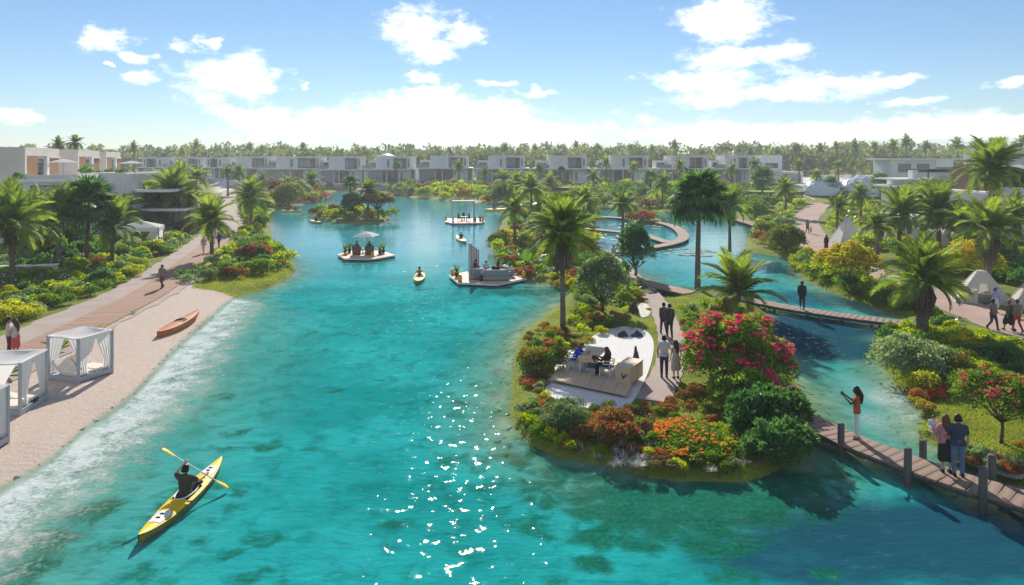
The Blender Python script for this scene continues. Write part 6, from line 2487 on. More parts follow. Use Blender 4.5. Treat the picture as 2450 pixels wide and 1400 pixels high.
boat_person(W(999, 676, .2), W(1008, 650, .2), 'bare-backed paddler in the mid-lake yellow kayak', top=None, bottom=('shorts', 'shorts_dark', (.05, .02, .02)))
c = (W(999, 676, .2) + W(1008, 650, .2)) / 2
paddle('white paddle spread wide by the bare-backed paddler', (c.x - 1.5, c.y + .35, .55), (c.x + 1.5, c.y + .55, 1.0), 'white')
boat_person(W(1114, 580, .2), W(1093, 565, .2), 'dark-clothed paddler near the lounge raft screen', top=('top_black', (.03, .03, .03)))
c = (W(1114, 580, .2) + W(1093, 565, .2)) / 2
paddle('dark paddle of the dark-clothed paddler near the lounge raft', (c.x - 1.4, c.y + .5, 1.2), (c.x + 1.1, c.y + .1, .5), 'black')
a, b_ = W(673, 505, .2), W(721, 505.5, .2)
boat_person(a, b_, 'front rower in the distant two-person canoe', .18, top=('top_black', (.03, .03, .03)), z=.2)
boat_person(a, b_, 'rear rower in the distant two-person canoe', -.2, top=('top_burgundy', (.075, .022, .024)), z=.2)
boat_person(W(743, 528, .2), W(770, 533, .2), 'tiny paddler beside the little island', top=('top_brown', (.10, .065, .05)), turn=0)
boat_person(W(1160, 504, .2), W(1212, 502, .2), 'figure sitting in the distant yellow boat right of the pergola', -.1, top=('top_darkgreen', (.05, .052, .042)), z=.3)
# raft people
person('left guest reclining in a wicker armchair under the raft parasol', W(854, 608, RZ), R(10), 'sit', ('top_rust', (.28, .06, .03)), 'short', skin='brown', vox=FV)
person('right guest sitting in a wicker armchair under the raft parasol', W(884, 608, RZ), R(-10), 'sit', ('top_black', (.03, .03, .03)), 'short', skin='brown', vox=FV)
person('left diner in profile at the far pergola table', W(1097, 529.5, RZ), R(-90), 'sit', ('top_black', (.03, .03, .03)), 'long', ('pants', 'pants_black', (.02, .02, .024)), 'brown', vox=FV)
person('middle diner facing the viewer at the far pergola table', W(1109, 526.5, RZ), R(180), 'sit', ('top_black', (.03, .03, .03)), 'long', ('pants', 'pants_black', (.02, .02, .024)), 'brown', vox=FV)
person('right diner in profile raising a hand at the far pergola table', W(1123, 529.5, RZ), R(90), 'sit', ('top_darkgreen', (.05, .052, .042)), 'long', ('pants', 'pants_black', (.02, .02, .024)), 'brown', vox=FV, J={'lw': (-.2, .35, 1.15), 'le': (-.24, .2, .85)})
person('woman in pale top and dark skirt perched in the middle of the lounge raft', W(1163, 662, RZ), R(170), 'sit', ('top_lilac', (.58, .50, .52)), 'short', ('skirt', 'skirt_navy', (.05, .04, .12)), 'tan', ('bun', 'black'), vox=MV)
person('guest in rust red sitting beside the striped screen', W(1139, 659, RZ), R(-60), 'sit', ('top_rust', (.28, .06, .03)), 'long', ('pants', 'pants_brown', (.12, .07, .05)), 'tan', vox=MV)
person('dark-haired guest in black on the far side of the lounge raft', W(1192, 657, RZ), R(120), 'sit', ('top_black', (.03, .03, .03)), 'none', ('skirt', 'skirt_black', (.028, .025, .026)), 'light', ('long', 'black'), vox=MV)
# left path
person('walker in brown with a bag on the left boardwalk', W(388, 690, .36), R(175), 'walk', ('top_khaki', (.22, .17, .12)), 'short', ('pants', 'pants_brown', (.12, .07, .05)), 'brown', ('short', 'black'), 1.74, MV)
person('walker in pale pink on the far left path', W(487, 607, .36), R(185), 'walk', ('top_rosewhite', (.55, .38, .36)), 'short', ('pants', 'pants_white', (.72, .71, .70)), 'brown', ('short', 'black'), 1.74, FV)
person('walker in white just right of the pink walker on the left path', W(508, 603, .36), R(185), 'walk', ('top_offwhite', (.56, .57, .56)), 'short', ('pants', 'pants_grey', (.40, .40, .42)), 'tan', ('short', 'black'), 1.7, FV)
person('walker in dark purple farthest along the left path', W(524, 593, .36), R(170), 'walk', ('top_purple', (.06, .04, .13)), 'short', ('pants', 'jeans_dark', (.035, .05, .095)), 'brown', ('long', 'black'), 1.66, FV)
pq = W(22, 848, .36)
person('man in cream shirt embracing a woman behind the daybeds', pq, R(-70), 'stand', ('top_cream', (.60, .53, .44)), 'long', ('pants', 'pants_brown', (.12, .07, .05)), 'tan', ('short', 'black'), 1.80, MV, {'re': (.26, .12, 1.12), 'rw': (.08, .34, 1.16), 'le': (-.25, .12, 1.14), 'lw': (-.06, .34, 1.22)})
person('woman in white top and coral skirt being embraced behind the daybeds', pq + V3((.36, -.05, 0)), R(80), 'stand', ('top_offwhite', (.56, .57, .56)), 'none', ('skirt', 'skirt_coral', (.68, .13, .10)), 'light', ('long', 'brown'), 1.68, MV, {'re': (.25, .12, 1.16), 'rw': (.12, .32, 1.3), 'le': (-.25, .12, 1.16), 'lw': (-.12, .32, 1.3)})
q = W(48, 998, .25)
person('person in dark trousers lying on the daybed at the left', (q.x - .95, q.y + .85, .40), CAB1.rotation_euler[2] + R(-90), 'recline', ('top_white', (.62, .62, .6)), 'short', ('pants', 'pants_black', (.02, .02, .024)), 'light', ('short', 'brown'), 1.65, MV)
# lagoon and right-hand side
person('person in pale shirt leaning at the edge of the central garden walk', W(1468, 632, .36), R(30), 'stand', ('top_rosewhite', (.55, .38, .36)), 'short', ('pants', 'jeans_blue', (.10, .17, .28)), 'tan', ('short', 'black'), 1.75, MV)
person('lone walker in black with a bag on the channel footbridge', W(1919, 740, .42), R(160), 'walk', ('top_black', (.03, .03, .03)), 'long', ('pants', 'pants_black', (.02, .02, .024)), 'brown', ('short', 'black'), 1.76, MV, shoes=(.6, .6, .6))
person('walker in grey on the far stretch of the curving path', W(1932, 558, .34), R(175), 'walk', ('top_grey', (.20, .19, .18)), 'short', ('pants', 'pants_brown', (.12, .07, .05)), 'tan', ('short', 'black'), 1.76, FV)
person('small child beside the grey walker on the curving path', W(1940, 559, .34), R(185), 'walk', ('top_rosewhite', (.55, .38, .36)), 'short', ('shorts', 'shorts_dark', (.05, .02, .02)), 'tan', ('short', 'black'), .9, FV)
person('woman in a long black garment on the curving path near the yellow bushes', W(1977, 601, .34), R(10), 'stand', ('top_black', (.03, .03, .03)), 'long', ('skirt', 'skirt_black', (.028, .025, .026)), 'tan', ('long', 'black'), 1.7, FV)
person('left walker in mauve and navy on the right-hand path', W(2376, 789, .34), R(190), 'walk', ('top_mauve', (.22, .15, .16)), 'short', ('pants', 'jeans_dark', (.035, .05, .095)), 'brown', ('short', 'black'), 1.70, MV)
person('woman in khaki blouse and black skirt on the right-hand path', W(2414, 792, .34), R(10), 'walk', ('top_khakidark', (.13, .11, .06)), 'long', ('skirt', 'skirt_black', (.028, .025, .026)), 'tan', ('bun', 'auburn'), 1.70, MV)
person('companion in khaki and red trousers at the right edge of the path', W(2434, 794, .34), R(-5), 'walk', ('top_khaki', (.22, .17, .12)), 'long', ('pants', 'pants_red', (.42, .05, .04)), 'tan', ('short', 'brown'), 1.78, MV)
person('figure in blue and white stripes at the mouth of the beige tent', W(2382, 748, .34), R(180), 'stand', ('top_stripe', (.30, .36, .62)), 'short', ('skirt', 'skirt_pale', (.60, .55, .62)), 'tan', ('long', 'black'), 1.55, MV)
person('person in light blue shirt walking behind the thick palm trunk', W(2226, 742, .34), R(180), 'walk', ('top_skyblue', (.25, .42, .68)), 'short', ('pants', 'jeans_dark', (.035, .05, .095)), 'tan', ('short', 'black'), 1.72, MV)
finish_figures()
# ================================================================== planting
def nth(i):
    return f"{i}{'th' if 10 <= i % 100 <= 20 else {1: 'st', 2: 'nd', 3: 'rd'}.get(i % 10, 'th')}"


# ---- palms: base pixel, crown pixel, frond length in pixels
palm(30, 692, 27, 545, 128, 'tall feathery palm at the left edge in front of the low wall', nf=30, boot=1.3, r0=.17)
palm(141, 650, 140, 522, 98, 'feathery palm second from the left edge below the terrace', nf=26, r0=.15)
palm(207, 640, 212, 492, 105, 'dark dense fan palm in front of the left house', fan=True, nf=34, r0=.16)
palm(268, 640, 268, 545, 90, 'small feathery palm in front of the white marquees', nf=24, boot=.9, r0=.16)
palm(362, 560, 360, 508, 92, 'stout feathery palm left of the far left path behind the marquee', nf=26, boot=1.2, r0=.24)
palm(414, 560, 414, 460, 78, 'dark slender feathery palm beside the grey fin wall', nf=26, r0=.15)
palm(507, 622, 505, 532, 84, 'feathery palm with hanging fronds standing on the left path edge', nf=24, boot=.9, r0=.16)
palm(600, 548, 599, 478, 68, 'feathery palm behind the left peninsula', nf=24, boot=.9, r0=.18)
palm(1347, 795, 1343, 560, 118, 'tall central palm with shaggy crown left of the island gravel', nf=34, boot=2.2, r0=.125)
palm(1669, 692, 1672, 482, 112, 'big fan palm with hanging leaf tips in the middle of the lagoon', fan=True, nf=44, boot=1.0, r0=.17, dry=6)
palm(1746, 600, 1745, 500, 76, 'dark palm just right of and behind the big fan palm', nf=24, r0=.14)
palm(1748, 775, 1768, 708, 128, 'low spreading feathery palm above the pink-flowered bush', nf=24, r0=.2, dry=0, low=.8)
palm(2002, 575, 2005, 500, 44, 'small slim palm beside the spire-topped tent', nf=20, r0=.13)
palm(2150, 620, 2155, 515, 92, 'leftmost of three feathery palms behind the yellow bushes at right', nf=26, boot=1.0, r0=.19)
palm(2246, 620, 2246, 508, 102, 'middle of the feathery palms behind the yellow bushes at right', nf=26, boot=1.6, r0=.22)
palm(2366, 712, 2366, 552, 104, 'tall feathery palm rising in front of the beige tent', nf=26, boot=2.3, r0=.14)
palm(2372, 620, 2374, 412, 108, 'tallest palm, its dark crown in front of the right roof room', nf=30, boot=1.6, r0=.24)
palm(2206, 812, 2206, 672, 138, 'thick-trunked palm with drooping fronds at the end of the channel bridge', nf=28, boot=1.9, r0=.27)
# ---- medium and far palms
FARP = [(690, 476, 690, 440, 34, 0, 'on the far left bank right of the yellow canoe'), (745, 470, 745, 432, 36, 0, 'behind the far left bank flowers'),
        (838, 516, 838, 438, 32, 1, 'dark and upright at the back of the little island'), (880, 520, 882, 455, 42, 0, 'leaning over the umbrella-shaped tree on the little island'),
        (950, 446, 950, 398, 20, 1, 'in front of the seventh villa'), (1098, 446, 1098, 402, 24, 0, 'in front of the eighth villa'),
        (1240, 520, 1238, 438, 40, 0, 'left behind the central garden'), (1272, 530, 1270, 452, 58, 0, 'with shaggy crown behind the tall central palm'), (1318, 470, 1316, 440, 36, 0, 'low behind the tall central palm'),
        (1160, 450, 1160, 412, 20, 0, 'left of the ninth villa'), (1290, 448, 1290, 402, 22, 0, 'between the ninth and tenth villas'), (1343, 452, 1343, 408, 20, 1, 'in front of the tenth villa'),
        (1450, 450, 1450, 390, 24, 0, 'between the tenth and eleventh villas'), (1515, 454, 1515, 402, 22, 0, 'in front of the eleventh villa'), (1490, 580, 1490, 488, 50, 0, 'slender, standing in the upper lagoon'),
        (1556, 475, 1556, 428, 36, 1, 'dark and dense behind the lagoon'), (1626, 450, 1626, 396, 24, 0, 'in front of the twelfth villa'), (1752, 448, 1750, 408, 28, 0, 'in front of the thirteenth villa'),
        (1808, 446, 1806, 396, 30, 0, 'between the last villa and the small white house'), (1824, 490, 1824, 428, 52, 1, 'with broad green crown beside the wide pavilion'), (1912, 440, 1912, 396, 22, 0, 'right of the small white house'),
        (1953, 468, 1953, 418, 22, 0, 'in front of the left dome'), (2006, 438, 2006, 396, 22, 0, 'beyond the left dome'), (2040, 436, 2040, 394, 20, 0, 'beyond and between the domes'), (2092, 438, 2092, 400, 24, 0, 'beyond the right dome'), (2120, 440, 2120, 404, 24, 0, 'left of the long grey house'),
        (2190, 452, 2190, 412, 30, 0, 'on the stepped white terraces'), (2250, 450, 2250, 402, 30, 0, 'behind the dark terrace canopy'), (545, 470, 545, 412, 26, 0, 'beside the far end of the left path'), (572, 468, 572, 412, 28, 0, 'leaning by the sandy clearing at left'), (470, 500, 470, 425, 46, 0, 'beyond the marquee near the far left path'),
        (430, 480, 432, 408, 40, 0, 'on the slope under the far left villas'), (630, 468, 628, 432, 30, 0, 'behind the left peninsula palm'), (1205, 480, 1205, 432, 40, 0, 'at the right end of the far bank'), (1420, 470, 1420, 424, 28, 0, 'right of the round pavilion'), (1700, 470, 1700, 430, 30, 0, 'behind the big fan palm'),
        (1985, 470, 1988, 440, 34, 1, 'low between the two domes'), (2105, 490, 2105, 440, 44, 1, 'dark beside the right dome'), (2290, 520, 2290, 440, 50, 0, 'left of the tallest palm')]
for (a, b_, c, d, e, fan, where) in FARP:
    palm(a, b_, c, d, e, ('far fan palm ' if fan else 'far feathery palm ') + where, fan=bool(fan), near=False, r0=.22 if d < 430 else .17, group='palms in the middle distance')

# ---- the wood on the horizon (one mass) and the palms that stand out of it
parts = []
r = np.random.default_rng(77)
for row, (Y, n_, hh) in enumerate(((300, 95, 9.5), (340, 95, 12.0), (390, 95, 14.5), (450, 90, 16.5))):
    for i in range(n_):
        u = -1.0 + 2.0 * (i + r.uniform(-.4, .4)) / n_
        if Y < 330 and (u < -.50):
            continue
        x = u * Y
        H_ = hh * (.75 + .45 * r.random()) * (1.12 if u > .3 else 1.0)
        rad = r.uniform(4.0, 7.5)
        lob = [(x + r.normal() * rad * .45, Y + r.normal() * rad * .5, 3 + H_ * r.uniform(.45, .85), rad * r.uniform(.35, .6)) for _ in range(6)]
        k = 230
        lob += [(x + r.normal() * rad * .6, Y + r.normal() * rad * .4, 3 + H_ * r.uniform(.1, .4), rad * .6) for _ in range(3)]
        p, nr = lobepts(r, k, lob, (.6, 1.05))
        d_ = unit(nr + r.normal(size=p.shape))
        sz = r.uniform(1.2, 2.9, k)
        cl = np.clip(.42 + .22 * r.normal() + r.normal(size=k) * .16, 0, 1)
        parts.append((*leaves(p, d_, unit(nr + r.normal(size=p.shape) * .4), sz, sz * .6, cl), 0))
V_, Q_, v_, mi = join(parts)
o_ = link('woodland', quadmesh('woodland', V_, Q_, FM['forest'], {'var': v_}, False))
tag(o_, 'hazy green belt of woodland along the horizon behind the villas', 'woodland', kind='stuff')
HP = [(140, 348, 24, 135), (180, 342, 28, 140), (320, 356, 22, 250), (436, 358, 20, 320), (470, 354, 22, 320), (545, 358, 18, 330), (598, 352, 20, 330), (628, 352, 20, 330), (725, 352, 24, 320), (770, 356, 18, 330), (870, 360, 18, 330), (940, 360, 16, 330), (1075, 360, 16, 330),
      (1190, 358, 16, 330), (1208, 352, 18, 330), (1280, 352, 20, 330), (1378, 352, 18, 330), (1430, 352, 20, 330), (1508, 354, 18, 330), (1560, 352, 20, 330), (1614, 346, 26, 320), (1680, 358, 20, 330), (1795, 362, 18, 300), (1860, 358, 18, 300), (1905, 356, 20, 300), (1962, 352, 22, 280),
      (2000, 348, 24, 280), (2045, 346, 24, 270), (2092, 350, 22, 270), (2137, 344, 26, 260), (2168, 342, 28, 260), (2215, 346, 26, 260), (2290, 344, 26, 250), (2325, 352, 22, 250), (2340, 346, 26, 250), (2430, 350, 24, 240), (2446, 342, 26, 240)]
for i, (x, y, rp, Y) in enumerate(HP):
    y += (0 if i < 3 else [0, 6, 3, 9, 1, 7][i % 6])
    rp *= random.uniform(.8, 1.2)
    X_ = (x - CX) / F * Y
    z_ = float(hland(X_, Y))
    where = 'above the left house roofs' if i < 2 else 'on the horizon'
    lab = ('left' if i == 0 else 'right') + ' palm of the pair showing above the left house roofs' if i < 2 else f'small hazy palm, {nth(i - 1)} from the left along the wooded horizon'
    palm(x, y + 40, x, y, rp, lab, near=False, r0=.25, base=V3((X_, Y, z_)), group='palms on the wooded horizon')

# ---- trees
IS = W(905, 522, .3)
tree(0, 0, 3.9, 2.7, FM['olive'], 'umbrella-shaped tree with reddish blossom on the little island', FM['coral'], 140, loc=W(904, 522), LL=.36, fs=.25, seed=3, trunk_r=.15, crown_h=2.4, flat=.4, name='broadleaf_tree')
tree(0, 0, 3.4, 1.7, FM['grey'], 'rounded grey-green tree left of the umbrella-shaped tree on the little island', loc=W(842, 520), LL=.32, seed=4, trunk_r=.12, crown_h=1.3, flat=.6, name='broadleaf_tree')
tree(2395, 1060, 2.1, 1.55, FM['green'], 'small pink-flowering tree with a bare stem on the right lawn', FM['pink'], 85, LL=.12, fs=.10, seed=6, trunk_r=.05, crown_h=1.25, flat=.45, nleaf=6500, bunches=SPRAY_PINK)
tree(1440, 745, 2.5, 1.55, FM['grey'], 'bushy grey-green tree with pale leaves behind the island gravel', FM['white'], 200, LL=.18, fs=.07, seed=7, trunk_r=.1, crown_h=1.0, flat=.75, nleaf=7000, name='broadleaf_tree')
tree(1768, 930, 3.5, 2.3, FM['green'], 'large bush of magenta-pink bougainvillea dominating the flower island', FM['pink'], 280, LL=.16, fs=.19, seed=9, trunk_r=.1, crown_h=1.05, flat=.72, nleaf=17000, bunches=SPRAY_PINK, name='flowering_bush', cat='flowering bush')
tree(1840, 1040, 1.7, 1.35, FM['dark'], 'dark large-leaved bush on the right side of the flower island', LL=.26, seed=10, trunk_r=.08, crown_h=.55, flat=.7, nleaf=4200, name='broadleaf_shrub', cat='shrub')
tree(1775, 985, 1.7, 1.2, FM['green'], 'dark green bush between the bougainvillea and the marigolds', LL=.2, seed=12, trunk_r=.08, crown_h=.6, flat=.7, nleaf=3800, name='broadleaf_shrub', cat='shrub')
tree(1865, 1095, 1.2, 1.05, FM['dark'], 'low dark leafy mound at the lower right tip of the island', LL=.22, seed=13, trunk_r=.06, crown_h=.4, flat=.7, nleaf=3000, name='broadleaf_shrub', cat='shrub')
tree(1355, 1028, 1.15, .95, FM['grey'], 'pale feathery green shrub at the lower left of the island gravel', LL=.08, seed=14, trunk_r=.05, crown_h=.45, flat=.75, nleaf=6500, name='broadleaf_shrub', cat='shrub')
tree(1462, 1055, 1.1, .95, FM['rust'], 'dark red-flowered bush on the front of the flower island', FM['pink'], 46, LL=.1, fs=.07, seed=15, trunk_r=.05, crown_h=.4, flat=.75, nleaf=5000, bunches=SPRAY_RED, name='flowering_bush', cat='flowering bush')
tree(1300, 890, 1.25, 1.15, FM['green'], 'coral-blossomed bush at the left side of the flower island', FM['coral'], 70, LL=.11, fs=.09, seed=16, trunk_r=.05, crown_h=.5, flat=.75, nleaf=5500, bunches=SPRAY_RED, name='flowering_bush', cat='flowering bush')
tree(1520, 660, 2.6, 1.5, FM['dark'], 'dark evergreen tree beside the slender lagoon palm', LL=.3, seed=18, trunk_r=.1, crown_h=1.0, flat=.9, nleaf=2600, name='broadleaf_tree')
tree(2030, 698, 2.6, 2.3, FM['lime'], 'broad yellow-orange blossoming tree on the right bank', FM['yellow'], 900, LL=.2, fs=.12, seed=20, trunk_r=.1, crown_h=1.2, flat=.65, nleaf=6000)
tree(2320, 690, 2.4, 2.2, FM['lime'], 'yellow-blossomed tree behind the beige tent', FM['yellow'], 500, LL=.2, fs=.13, seed=21, trunk_r=.1, crown_h=1.1, flat=.65, nleaf=4500)
tree(2180, 900, 1.9, 1.7, FM['grey'], 'grey-green bush with white blooms on the right bank', FM['white'], 160, LL=.16, fs=.08, seed=22, trunk_r=.08, crown_h=.6, flat=.75, nleaf=6000, name='broadleaf_shrub', cat='shrub')
tree(2262, 900, 1.5, 1.2, FM['olive'], 'olive bush with orange blossom beside the white-flowered bush on the right bank', FM['orange'], 120, LL=.12, fs=.08, seed=23, trunk_r=.06, crown_h=.6, flat=.75, nleaf=4500, name='flowering_bush', cat='flowering bush')
tree(1880, 602, 2.0, 2.0, FM['olive'], 'large rounded olive tree by the bend of the lagoon', LL=.25, seed=24, trunk_r=.12, crown_h=.6, flat=.6, nleaf=4500, name='broadleaf_tree')
tree(612, 630, 2.3, 1.7, FM['green'], 'pink-blossoming bush on top of the left peninsula', FM['pink'], 300, LL=.22, fs=.16, seed=25, trunk_r=.1, crown_h=1.1, flat=.7, nleaf=5000, name='flowering_bush', cat='flowering bush')
for (x, y, h_, r_, lm, sd_, lab) in ((690, 491, 4.2, 3.6, 'olive', 31, 'round olive tree on the far left bank by the canoe'), (655, 480, 4, 3.8, 'rust', 32, 'brownish round tree on the far left bank'), (712, 478, 4, 3.4, 'grey', 33, 'pale round tree behind the far left bank'), (1215, 486, 4, 4, 'green', 34, 'green tree at the right end of the far bank'),
                                   (1370, 520, 4, 4, 'olive', 35, 'olive tree behind the central garden'), (1320, 540, 3.4, 3.2, 'green', 36, 'green tree under the crown of the tall central palm'), (1610, 492, 4, 4, 'green', 37, 'green tree on the north shore of the lagoon'), (1720, 492, 4.5, 4.5, 'olive', 38, 'olive tree north of the lagoon behind the fan palm')):
    tree(x, y, h_, r_, FM[lm], lab, LL=.5, seed=sd_, trunk_r=.15, crown_h=h_ * .25, flat=.5, nleaf=2600, name='broadleaf_tree')

# ---- near island beds
def at_(key, x, y, s, zone, sz=None):
    p = WG(x, y)
    PLACED.append((p.x, p.y, s * .6))
    return plant(key, (p.x, p.y, p.z - .03 * s), s, zone, sz=sz)


NI = 'on the flower island'
for (k, x, y, s) in (('red', 1268, 925, .42), ('red', 1288, 962, .38), ('coral', 1318, 800, .5), ('coral', 1345, 800, .45), ('lime', 1390, 800, .6), ('red', 1420, 768, .45), ('red', 1440, 768, .4), ('lime', 1372, 772, .5), ('orange', 1405, 818, .4),
                     ('yellow', 1442, 800, .42), ('coral', 1378, 838, .38), ('olive', 1398, 828, .35), ('dark', 1462, 788, .55), ('dark', 1490, 770, .5), ('lime', 1512, 786, .3), ('dark', 1262, 880, .4), ('green', 1250, 868, .35), ('white', 1290, 935, .35),
                     ('silver', 1316, 906, .5), ('silver', 1330, 895, .45), ('green', 1278, 985, .4), ('white', 1292, 1000, .4), ('red', 1590, 985, .42), ('coral', 1608, 975, .42), ('rust', 1640, 962, .45), ('rust', 1662, 950, .5), ('red', 1665, 935, .4),
                     ('orange', 1538, 1032, .26), ('coral', 1520, 1010, .3), ('white', 1530, 1000, .3), ('silver', 1512, 1085, .55), ('silver', 1535, 1100, .55), ('silver', 1490, 1098, .5), ('silver', 1552, 1075, .5), ('silver', 1520, 1118, .5), ('silver', 1560, 1105, .4), ('silver', 1702, 1130, .42),
                     ('pink', 1565, 1118, .26), ('lime', 1725, 1090, .35), ('lime', 1748, 1078, .35), ('rust', 1735, 1070, .3), ('yellow', 1690, 770, .5), ('white', 1655, 745, .5), ('green', 1640, 760, .45), ('lime', 1630, 738, .35), ('green', 1690, 745, .6), ('green', 1790, 800, .7), ('olive', 1640, 800, .4), ('rust', 1630, 780, .35),
                     ('lime', 1880, 905, .35), ('agave', 1890, 912, .5), ('coral', 1905, 938, .3), ('dark', 1868, 930, .45), ('white', 1862, 955, .35), ('green', 1880, 985, .4), ('green', 1830, 850, .6), ('dark', 1815, 890, .6), ('green', 1845, 905, .5), ('olive', 1255, 845, .35), ('rust', 1265, 818, .4), ('coral', 1300, 788, .4),
                     ('orange', 1552, 742, .22), ('coral', 1540, 722, .4), ('coral', 1525, 712, .35), ('lime', 1395, 750, .5), ('agave', 1350, 770, .5), ('green', 1380, 760, .45), ('lime', 1500, 745, .35), ('red', 1500, 760, .3), ('yellow', 1535, 705, .3), ('agave', 1548, 700, .6), ('agave', 1530, 680, .8), ('lime', 1515, 690, .5), ('dark', 1300, 1015, .35), ('lime', 1320, 1050, .35), ('lime', 1345, 1062, .35), ('lime', 1375, 1075, .3)):
    at_(k, x, y, s, NI)
FILL = {'green': 3, 'dark': 2, 'lime': 3, 'white': 1, 'coral': 3, 'red': 2, 'rust': 1, 'pink': 3, 'olive': 1, 'orange': 1, 'grey': 1}
PLACED.append((*W(1655, 1062)[:2], 1.3))
scatter([(1240, 850), (1262, 800), (1330, 760), (1400, 740), (1480, 735), (1520, 775), (1450, 785), (1380, 825), (1320, 880), (1300, 940), (1320, 975), (1420, 990), (1500, 990), (1560, 985), (1560, 1120), (1420, 1085), (1290, 1040), (1250, 960)], 90, FILL, (.26, .46), 'in the island beds', .42, .9)
scatter([(1560, 985), (1640, 960), (1720, 970), (1900, 960), (1935, 1040), (1890, 1090), (1800, 1125), (1700, 1135), (1560, 1125)], 60, FILL, (.24, .42), 'in the island beds', .42, .9)
scatter([(1625, 720), (1700, 705), (1800, 740), (1840, 800), (1870, 900), (1800, 900), (1660, 880), (1640, 800)], 50, FILL, (.32, .55), 'in the island beds', .42, .6)
# marigold bed: leaves as one part, each orange head a part
c = W(1655, 1062, .3)
t = thing('marigold_bed', 'dense bed of orange marigolds at the front of the flower island', 'flower bed', c)
r = np.random.default_rng(5)
k = 6500
q = r.uniform(-1, 1, (k * 2, 2)); q = q[(q ** 2).sum(1) < 1][:k]
sx, sy = 1.45, 1.75
hz_ = .42 * (1 - (q ** 2).sum(1) * .75) + .06
p = np.column_stack([q[:, 0] * sx, q[:, 1] * sy, hz_ * r.uniform(.35, 1.05, len(q))])
d_ = unit(r.normal(size=p.shape) + np.array([0, -.2, .5]))
sz = r.uniform(.07, .15, len(p))
V_, Q_, v_ = leaves(p, d_, unit(r.normal(size=p.shape) * .5 + np.array([0, 0, 1])), sz, sz * .45, np.clip(r.normal(.4, .2, len(p)), 0, 1))
link('foliage', quadmesh('foliage', V_, Q_, FM['green'], {'var': v_}, False), t)['kind'] = 'stuff'
cl = r.uniform(-.85, .85, (16, 2))
for i in range(230):
    a = cl[r.integers(16)] + r.normal(size=2) * .14 if r.random() < .75 else r.uniform(-.85, .85, 2)
    if (a ** 2).sum() > .92:
        continue
    zz = .42 * (1 - (a ** 2).sum() * .75) + .10
    link('flower_head', HEAD_ORANGE, t, (a[0] * sx, a[1] * sy, zz), (r.uniform(-.4, .3), r.uniform(-.3, .3), r.uniform(0, 6)), r.uniform(.075, .11))
for i in range(16):
    at_('silver', random.uniform(1465, 1575), random.uniform(1068, 1122), random.uniform(.35, .55), NI)
c = W(1608, 1122, .3)
t = thing('flower_clump', 'small cluster of purple-pink flowers below the marigolds', 'flower clump', c)
link('foliage', KIND['green'][0][0], t, scale=.25)
for i in range(14):
    link('flower_head', HEAD_PURPLE, t, (r.uniform(-.22, .22), r.uniform(-.3, .25), r.uniform(.14, .24)), (r.uniform(-.5, .3), 0, r.uniform(0, 6)), .05)

scatter([(1255, 960), (1300, 1030), (1420, 1065), (1560, 1098), (1700, 1108), (1850, 1090), (1925, 1030), (1945, 1040), (1930, 1075), (1850, 1112), (1700, 1132), (1560, 1124), (1420, 1094), (1262, 1048), (1236, 980)], 75, {'agave': 4, 'lime': 2, 'silver': 2, 'white': 1, 'green': 3, 'pink': 1, 'orange': 1}, (.26, .44), 'on the island rim', .34, .35)
for (a, b_, c, d, e, where) in ((60, 630, 62, 505, 70, 'behind the leftmost palm'), (178, 600, 176, 505, 62, 'beside the dense fan palm of the left house'), (300, 575, 300, 498, 58, 'just behind the small marquee palm'), (452, 560, 452, 478, 52, 'on the left verge of the far path'), (385, 520, 386, 452, 48, 'beside the slender dark palm at left'),
                             (1232, 575, 1230, 500, 52, 'at the left edge of the central garden'), (1300, 610, 1302, 535, 50, 'low in the central garden'), (1395, 560, 1398, 478, 52, 'at the start of the curved boardwalk'), (1585, 500, 1585, 440, 40, 'north of the lagoon loop'), (1655, 490, 1655, 440, 36, 'behind the left side of the big fan palm'), (1880, 520, 1880, 452, 44, 'left of the curving path'),
                             (2100, 640, 2100, 540, 66, 'between the low white tent and the yellow tree'), (2300, 640, 2300, 530, 72, 'between the middle and tallest right palms'), (2430, 650, 2428, 520, 80, 'against the right-hand house wall'), (2060, 540, 2060, 470, 48, 'behind the low white tent'), (2210, 560, 2212, 462, 60, 'in front of the stepped white terraces'), (2445, 600, 2440, 440, 70, 'at the right edge beside the roof room')):
    palm(a, b_, c, d, e, 'feathery palm ' + where, near=False, r0=.16, group='palms in the middle distance')
# ---- scattered planting, zone by zone
scatter([(0, 770), (60, 772), (140, 735), (270, 690), (360, 650), (330, 630), (190, 650), (60, 690), (0, 720)], 95, {'lime': 4, 'green': 3, 'dark': 2, 'white': 2, 'yellow': 1, 'banana': 1}, (.55, 1.0), 'beside the left boardwalk', .4)
scatter([(0, 720), (120, 690), (330, 630), (420, 600), (450, 580), (400, 570), (320, 600), (160, 640), (0, 690)], 80, {'green': 3, 'dark': 3, 'white': 3, 'grey': 2, 'lime': 2, 'rust': 1, 'banana': 1}, (.8, 1.5), 'under the left palms', .4)
at_('yellow', 25, 772, 1.2, 'in the corner by the left edge'); at_('yellow', 70, 760, .9, 'in the corner by the left edge'); at_('rust', 352, 612, 1.3, 'in front of the marquee')
scatter([(400, 600), (470, 560), (505, 530), (520, 480), (470, 470), (380, 520), (380, 560)], 40, {'lime': 3, 'green': 3, 'dark': 2, 'rust': 1, 'white': 2, 'yellow': 1}, (.9, 1.8), 'left of the far left path', .5)
for x, y in ((242, 782), (318, 752), (140, 840), (15, 900)):
    at_('agave' if x > 200 else 'banana', x, y, .45 if x > 200 else 1.0, 'on the left boardwalk')
scatter([(470, 672), (560, 668), (640, 655), (690, 640), (688, 622), (660, 600), (620, 575), (570, 565), (545, 590), (500, 632)], 70, {'green': 4, 'lime': 3, 'dark': 3, 'white': 1, 'grey': 1, 'coral': 1}, (.6, 1.25), 'on the left peninsula', .42, .35)
